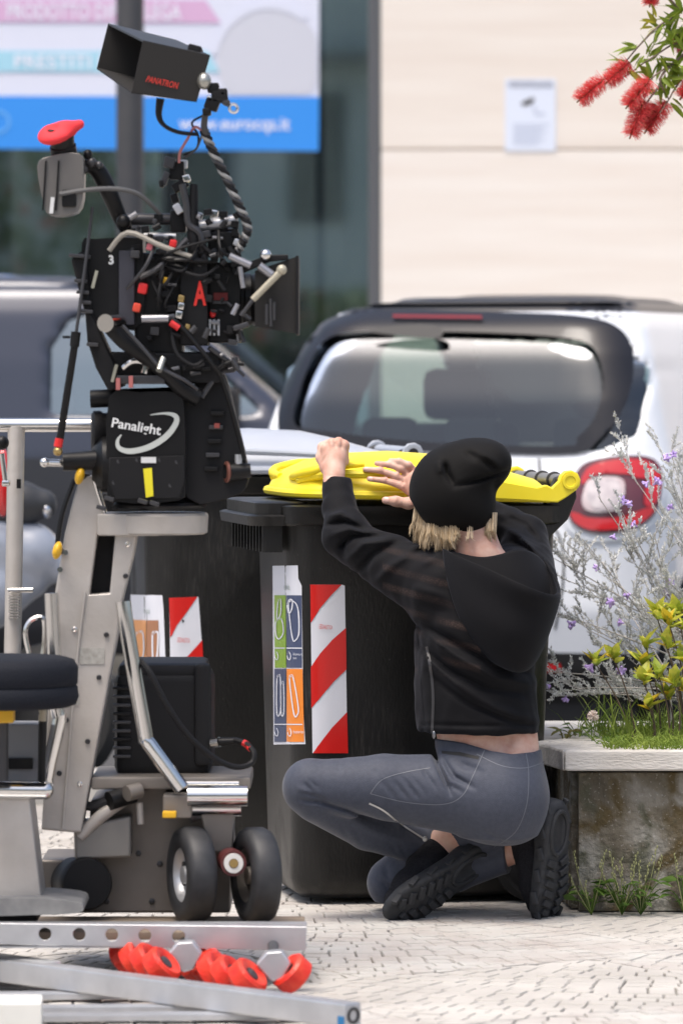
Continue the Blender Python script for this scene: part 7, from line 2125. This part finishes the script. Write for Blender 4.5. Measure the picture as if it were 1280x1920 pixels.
# bottlebrush tree: trunk stands right of the picture, a limb hangs into the top right corner
DB = 12.6
bb = thing('bottlebrush_tree', (2.0, DB + 0.2, 0.37), 'bottlebrush tree branch with red brush flowers at the top right corner', 'tree')
qb = lambda x, y, d=0.0: P(x, y, DB + d)
m_bark = mat('bottlebrush bark', (0.16, 0.115, 0.085), 0.85, col2=(0.22, 0.17, 0.13), nscale=40, bump=0.6, bscale=60)
MB().tube([(2.0, DB + 0.2, 0.36), (1.97, DB + 0.2, 1.1), (1.9, DB + 0.15, 1.9), (1.7, DB + 0.1, 2.5), (1.3, DB + 0.02, 2.62)], [0.07, 0.055, 0.045, 0.03, 0.012], 10).build('trunk', m_bark, bb)
tw = MB()
twigs = [
    [(1420, -70), (1320, -20), (1275, 22), (1235, 48), (1210, 72), (1188, 96), (1170, 118), (1150, 138), (1134, 150)],
    [(1420, -70), (1330, 20), (1290, 70), (1255, 86), (1222, 108), (1200, 122), (1180, 138), (1160, 148)],
    [(1330, 20), (1300, 80), (1262, 118), (1240, 132), (1222, 146), (1216, 160), (1205, 190)],
    [(1262, 118), (1236, 148), (1250, 180), (1252, 186)], [(1330, 80), (1290, 130), (1265, 165), (1252, 188), (1236, 212)],
    [(1275, 22), (1240, -20), (1222, -40)], [(1236, 160), (1216, 186), (1206, 205)], [(1330, 20), (1310, 120), (1296, 170)]]
for t_ in twigs:
    tw.tube([qb(x, y, 0.02 * math.sin(x * 0.05)) for x, y in t_], [0.0042 - 0.003 * i / (len(t_) - 1) for i in range(len(t_))], 6, sub=3)
tw.build('twigs', m_bark, bb)
m_bl = mat('bottlebrush leaf', (0.17, 0.26, 0.025), 0.45, col2=(0.30, 0.36, 0.05), nscale=18, spec=0.4)
m_by = mat('young bottlebrush leaf', (0.48, 0.42, 0.05), 0.45, col2=(0.36, 0.38, 0.05), nscale=18)
leafy(m_bl, 0.35); leafy(m_by, 0.4)
bl = []
for m in (m_bl, m_bl, m_bl, m_by):
    me = leafmesh('leaf', 0.064, 0.0095, 0.3, 0.12); me.materials.append(m); bl.append(me)
rb2 = random.Random(9)
def tuft(x, y, n, dirpx, spread, mesh=None, sc=1.0):
    for k in range(n):
        a = math.atan2(-dirpx[1], dirpx[0]) + rb2.uniform(-spread, spread)
        put_leaf(mesh or rb2.choice(bl[:3]), 'leaf', qb(x + rb2.uniform(-7, 7), y + rb2.uniform(-7, 7), rb2.uniform(-0.02, 0.02)), (math.cos(a), rb2.uniform(-0.5, 0.5), math.sin(a)), rb2.uniform(-1.2, 1.2), sc * rb2.uniform(0.6, 1.1), bb)
for (x, y, n, d, s_) in ((1275, 22, 9, (-1, -0.2), 1.2), (1260, 40, 7, (-1, 0.4), 1.3), (1240, 52, 5, (-1, 0.2), 1.0), (1195, 88, 4, (-1, -0.4), 0.6), (1192, 90, 3, (-1, 0.2), 0.5), (1216, 108, 6, (-0.4, -1), 1.3), (1205, 104, 4, (-0.3, 1), 0.8), (1262, 78, 9, (-0.6, -0.8), 1.2), (1285, 92, 10, (-1, 0.2), 1.6), (1270, 120, 11, (-0.3, 0.6), 1.8), (1288, 140, 10, (-0.6, 0.8), 1.4), (1235, 110, 5, (0.2, 1), 0.9), (1222, 146, 6, (-0.8, -0.3), 0.9), (1244, 178, 6, (-0.4, -0.6), 1.2), (1258, 190, 3, (0.8, 0.7), 0.5), (1290, 50, 10, (-0.6, 0.5), 1.8), (1300, 10, 10, (-0.6, 0.2), 1.8), (1240, 148, 4, (0.3, 1), 0.6), (1262, 60, 6, (0, 1), 1.2), (1172, 122, 3, (-1, -0.5), 0.5)):
    tuft(x, y, n, d, s_)
for (x, y, n, d) in ((1226, 44, 4, (-1, -0.6)), (1224, 46, 4, (-1, 0.3)), (1178, 128, 4, (0.5, 0.8)), (1222, 30, 3, (-0.3, -1))):
    tuft(x, y, n, d, 0.5, bl[3], 0.8)
m_brush = mat('red brush filament', (0.74, 0.05, 0.06), 0.55, col2=(0.80, 0.14, 0.13), nscale=60)
m_core = mat('brush core', (0.20, 0.10, 0.04), 0.8)
m_anther = mat('anther', (0.55, 0.36, 0.12), 0.6)
def brush(a, b, rad, seed, d=0.0):
    A, B = qb(a[0], a[1], d), qb(b[0], b[1], d)
    A, B = A - (B - A) * 0.05, B + (B - A) * 0.06
    r = np.random.RandomState(seed)
    ax = np.array((B - A).normalized()); L = (B - A).length
    c = MB().tube([A, B, B + (B - A).normalized() * 0.014], [0.0035, 0.003, 0.0022], 6, sub=1).build('flower_spike', m_core, bb)
    n = 1100
    rad = rad * 1.15
    t = r.rand(n) ** 0.9
    d_ = r.randn(n, 3); d_ -= (d_ @ ax)[:, None] * ax; d_ /= np.linalg.norm(d_, axis=1)[:, None]
    d_ = d_ + ax * r.uniform(-0.05, 0.75, n)[:, None]; d_ /= np.linalg.norm(d_, axis=1)[:, None]
    ln = rad * r.uniform(0.75, 1.1, n) * np.where(t > 0.9, 0.85, 1)
    p0 = np.array(A) + ax * (t * L)[:, None]
    p1 = p0 + d_ * ln[:, None]
    e = np.cross(d_, r.randn(n, 3)); e /= np.linalg.norm(e, axis=1)[:, None]
    w_ = 0.00055
    V = np.stack([p0 - e * w_, p0 + e * w_, p1 + e * w_ * 0.7, p1 - e * w_ * 0.7], 1).reshape(-1, 3)
    f_ = npmesh('filaments', V, np.arange(4 * n).reshape(-1, 4), m_brush, c, 0); tag(f_, kind='stuff')
    k = r.choice(n, 90, False)
    V = np.stack([p1[k] - e[k] * 0.0011, p1[k] + d_[k] * 0.0016, p1[k] + e[k] * 0.0011, p1[k] - d_[k] * 0.0006], 1).reshape(-1, 3)
    f_ = npmesh('anthers', V, np.arange(4 * len(k)).reshape(-1, 4), m_anther, c, 0); tag(f_, kind='stuff')
for i, (a, b, rad, d) in enumerate((((1178, 118), (1142, 150), 0.026, 0.0), ((1130, 150), (1090, 184), 0.027, 0.0), ((1216, 150), (1180, 194), 0.028, -0.03), ((1206, 190), (1184, 248), 0.027, -0.02), ((1248, 192), (1214, 240), 0.027, 0.02), ((1226, 196), (1206, 226), 0.024, 0.03), ((1222, -34), (1218, 2), 0.024, 0.0), ((1300, 60), (1268, 84), 0.024, 0.04), ((1300, 150), (1280, 178), 0.024, 0.0))):
    brush(a, b, rad, 100 + i, d)
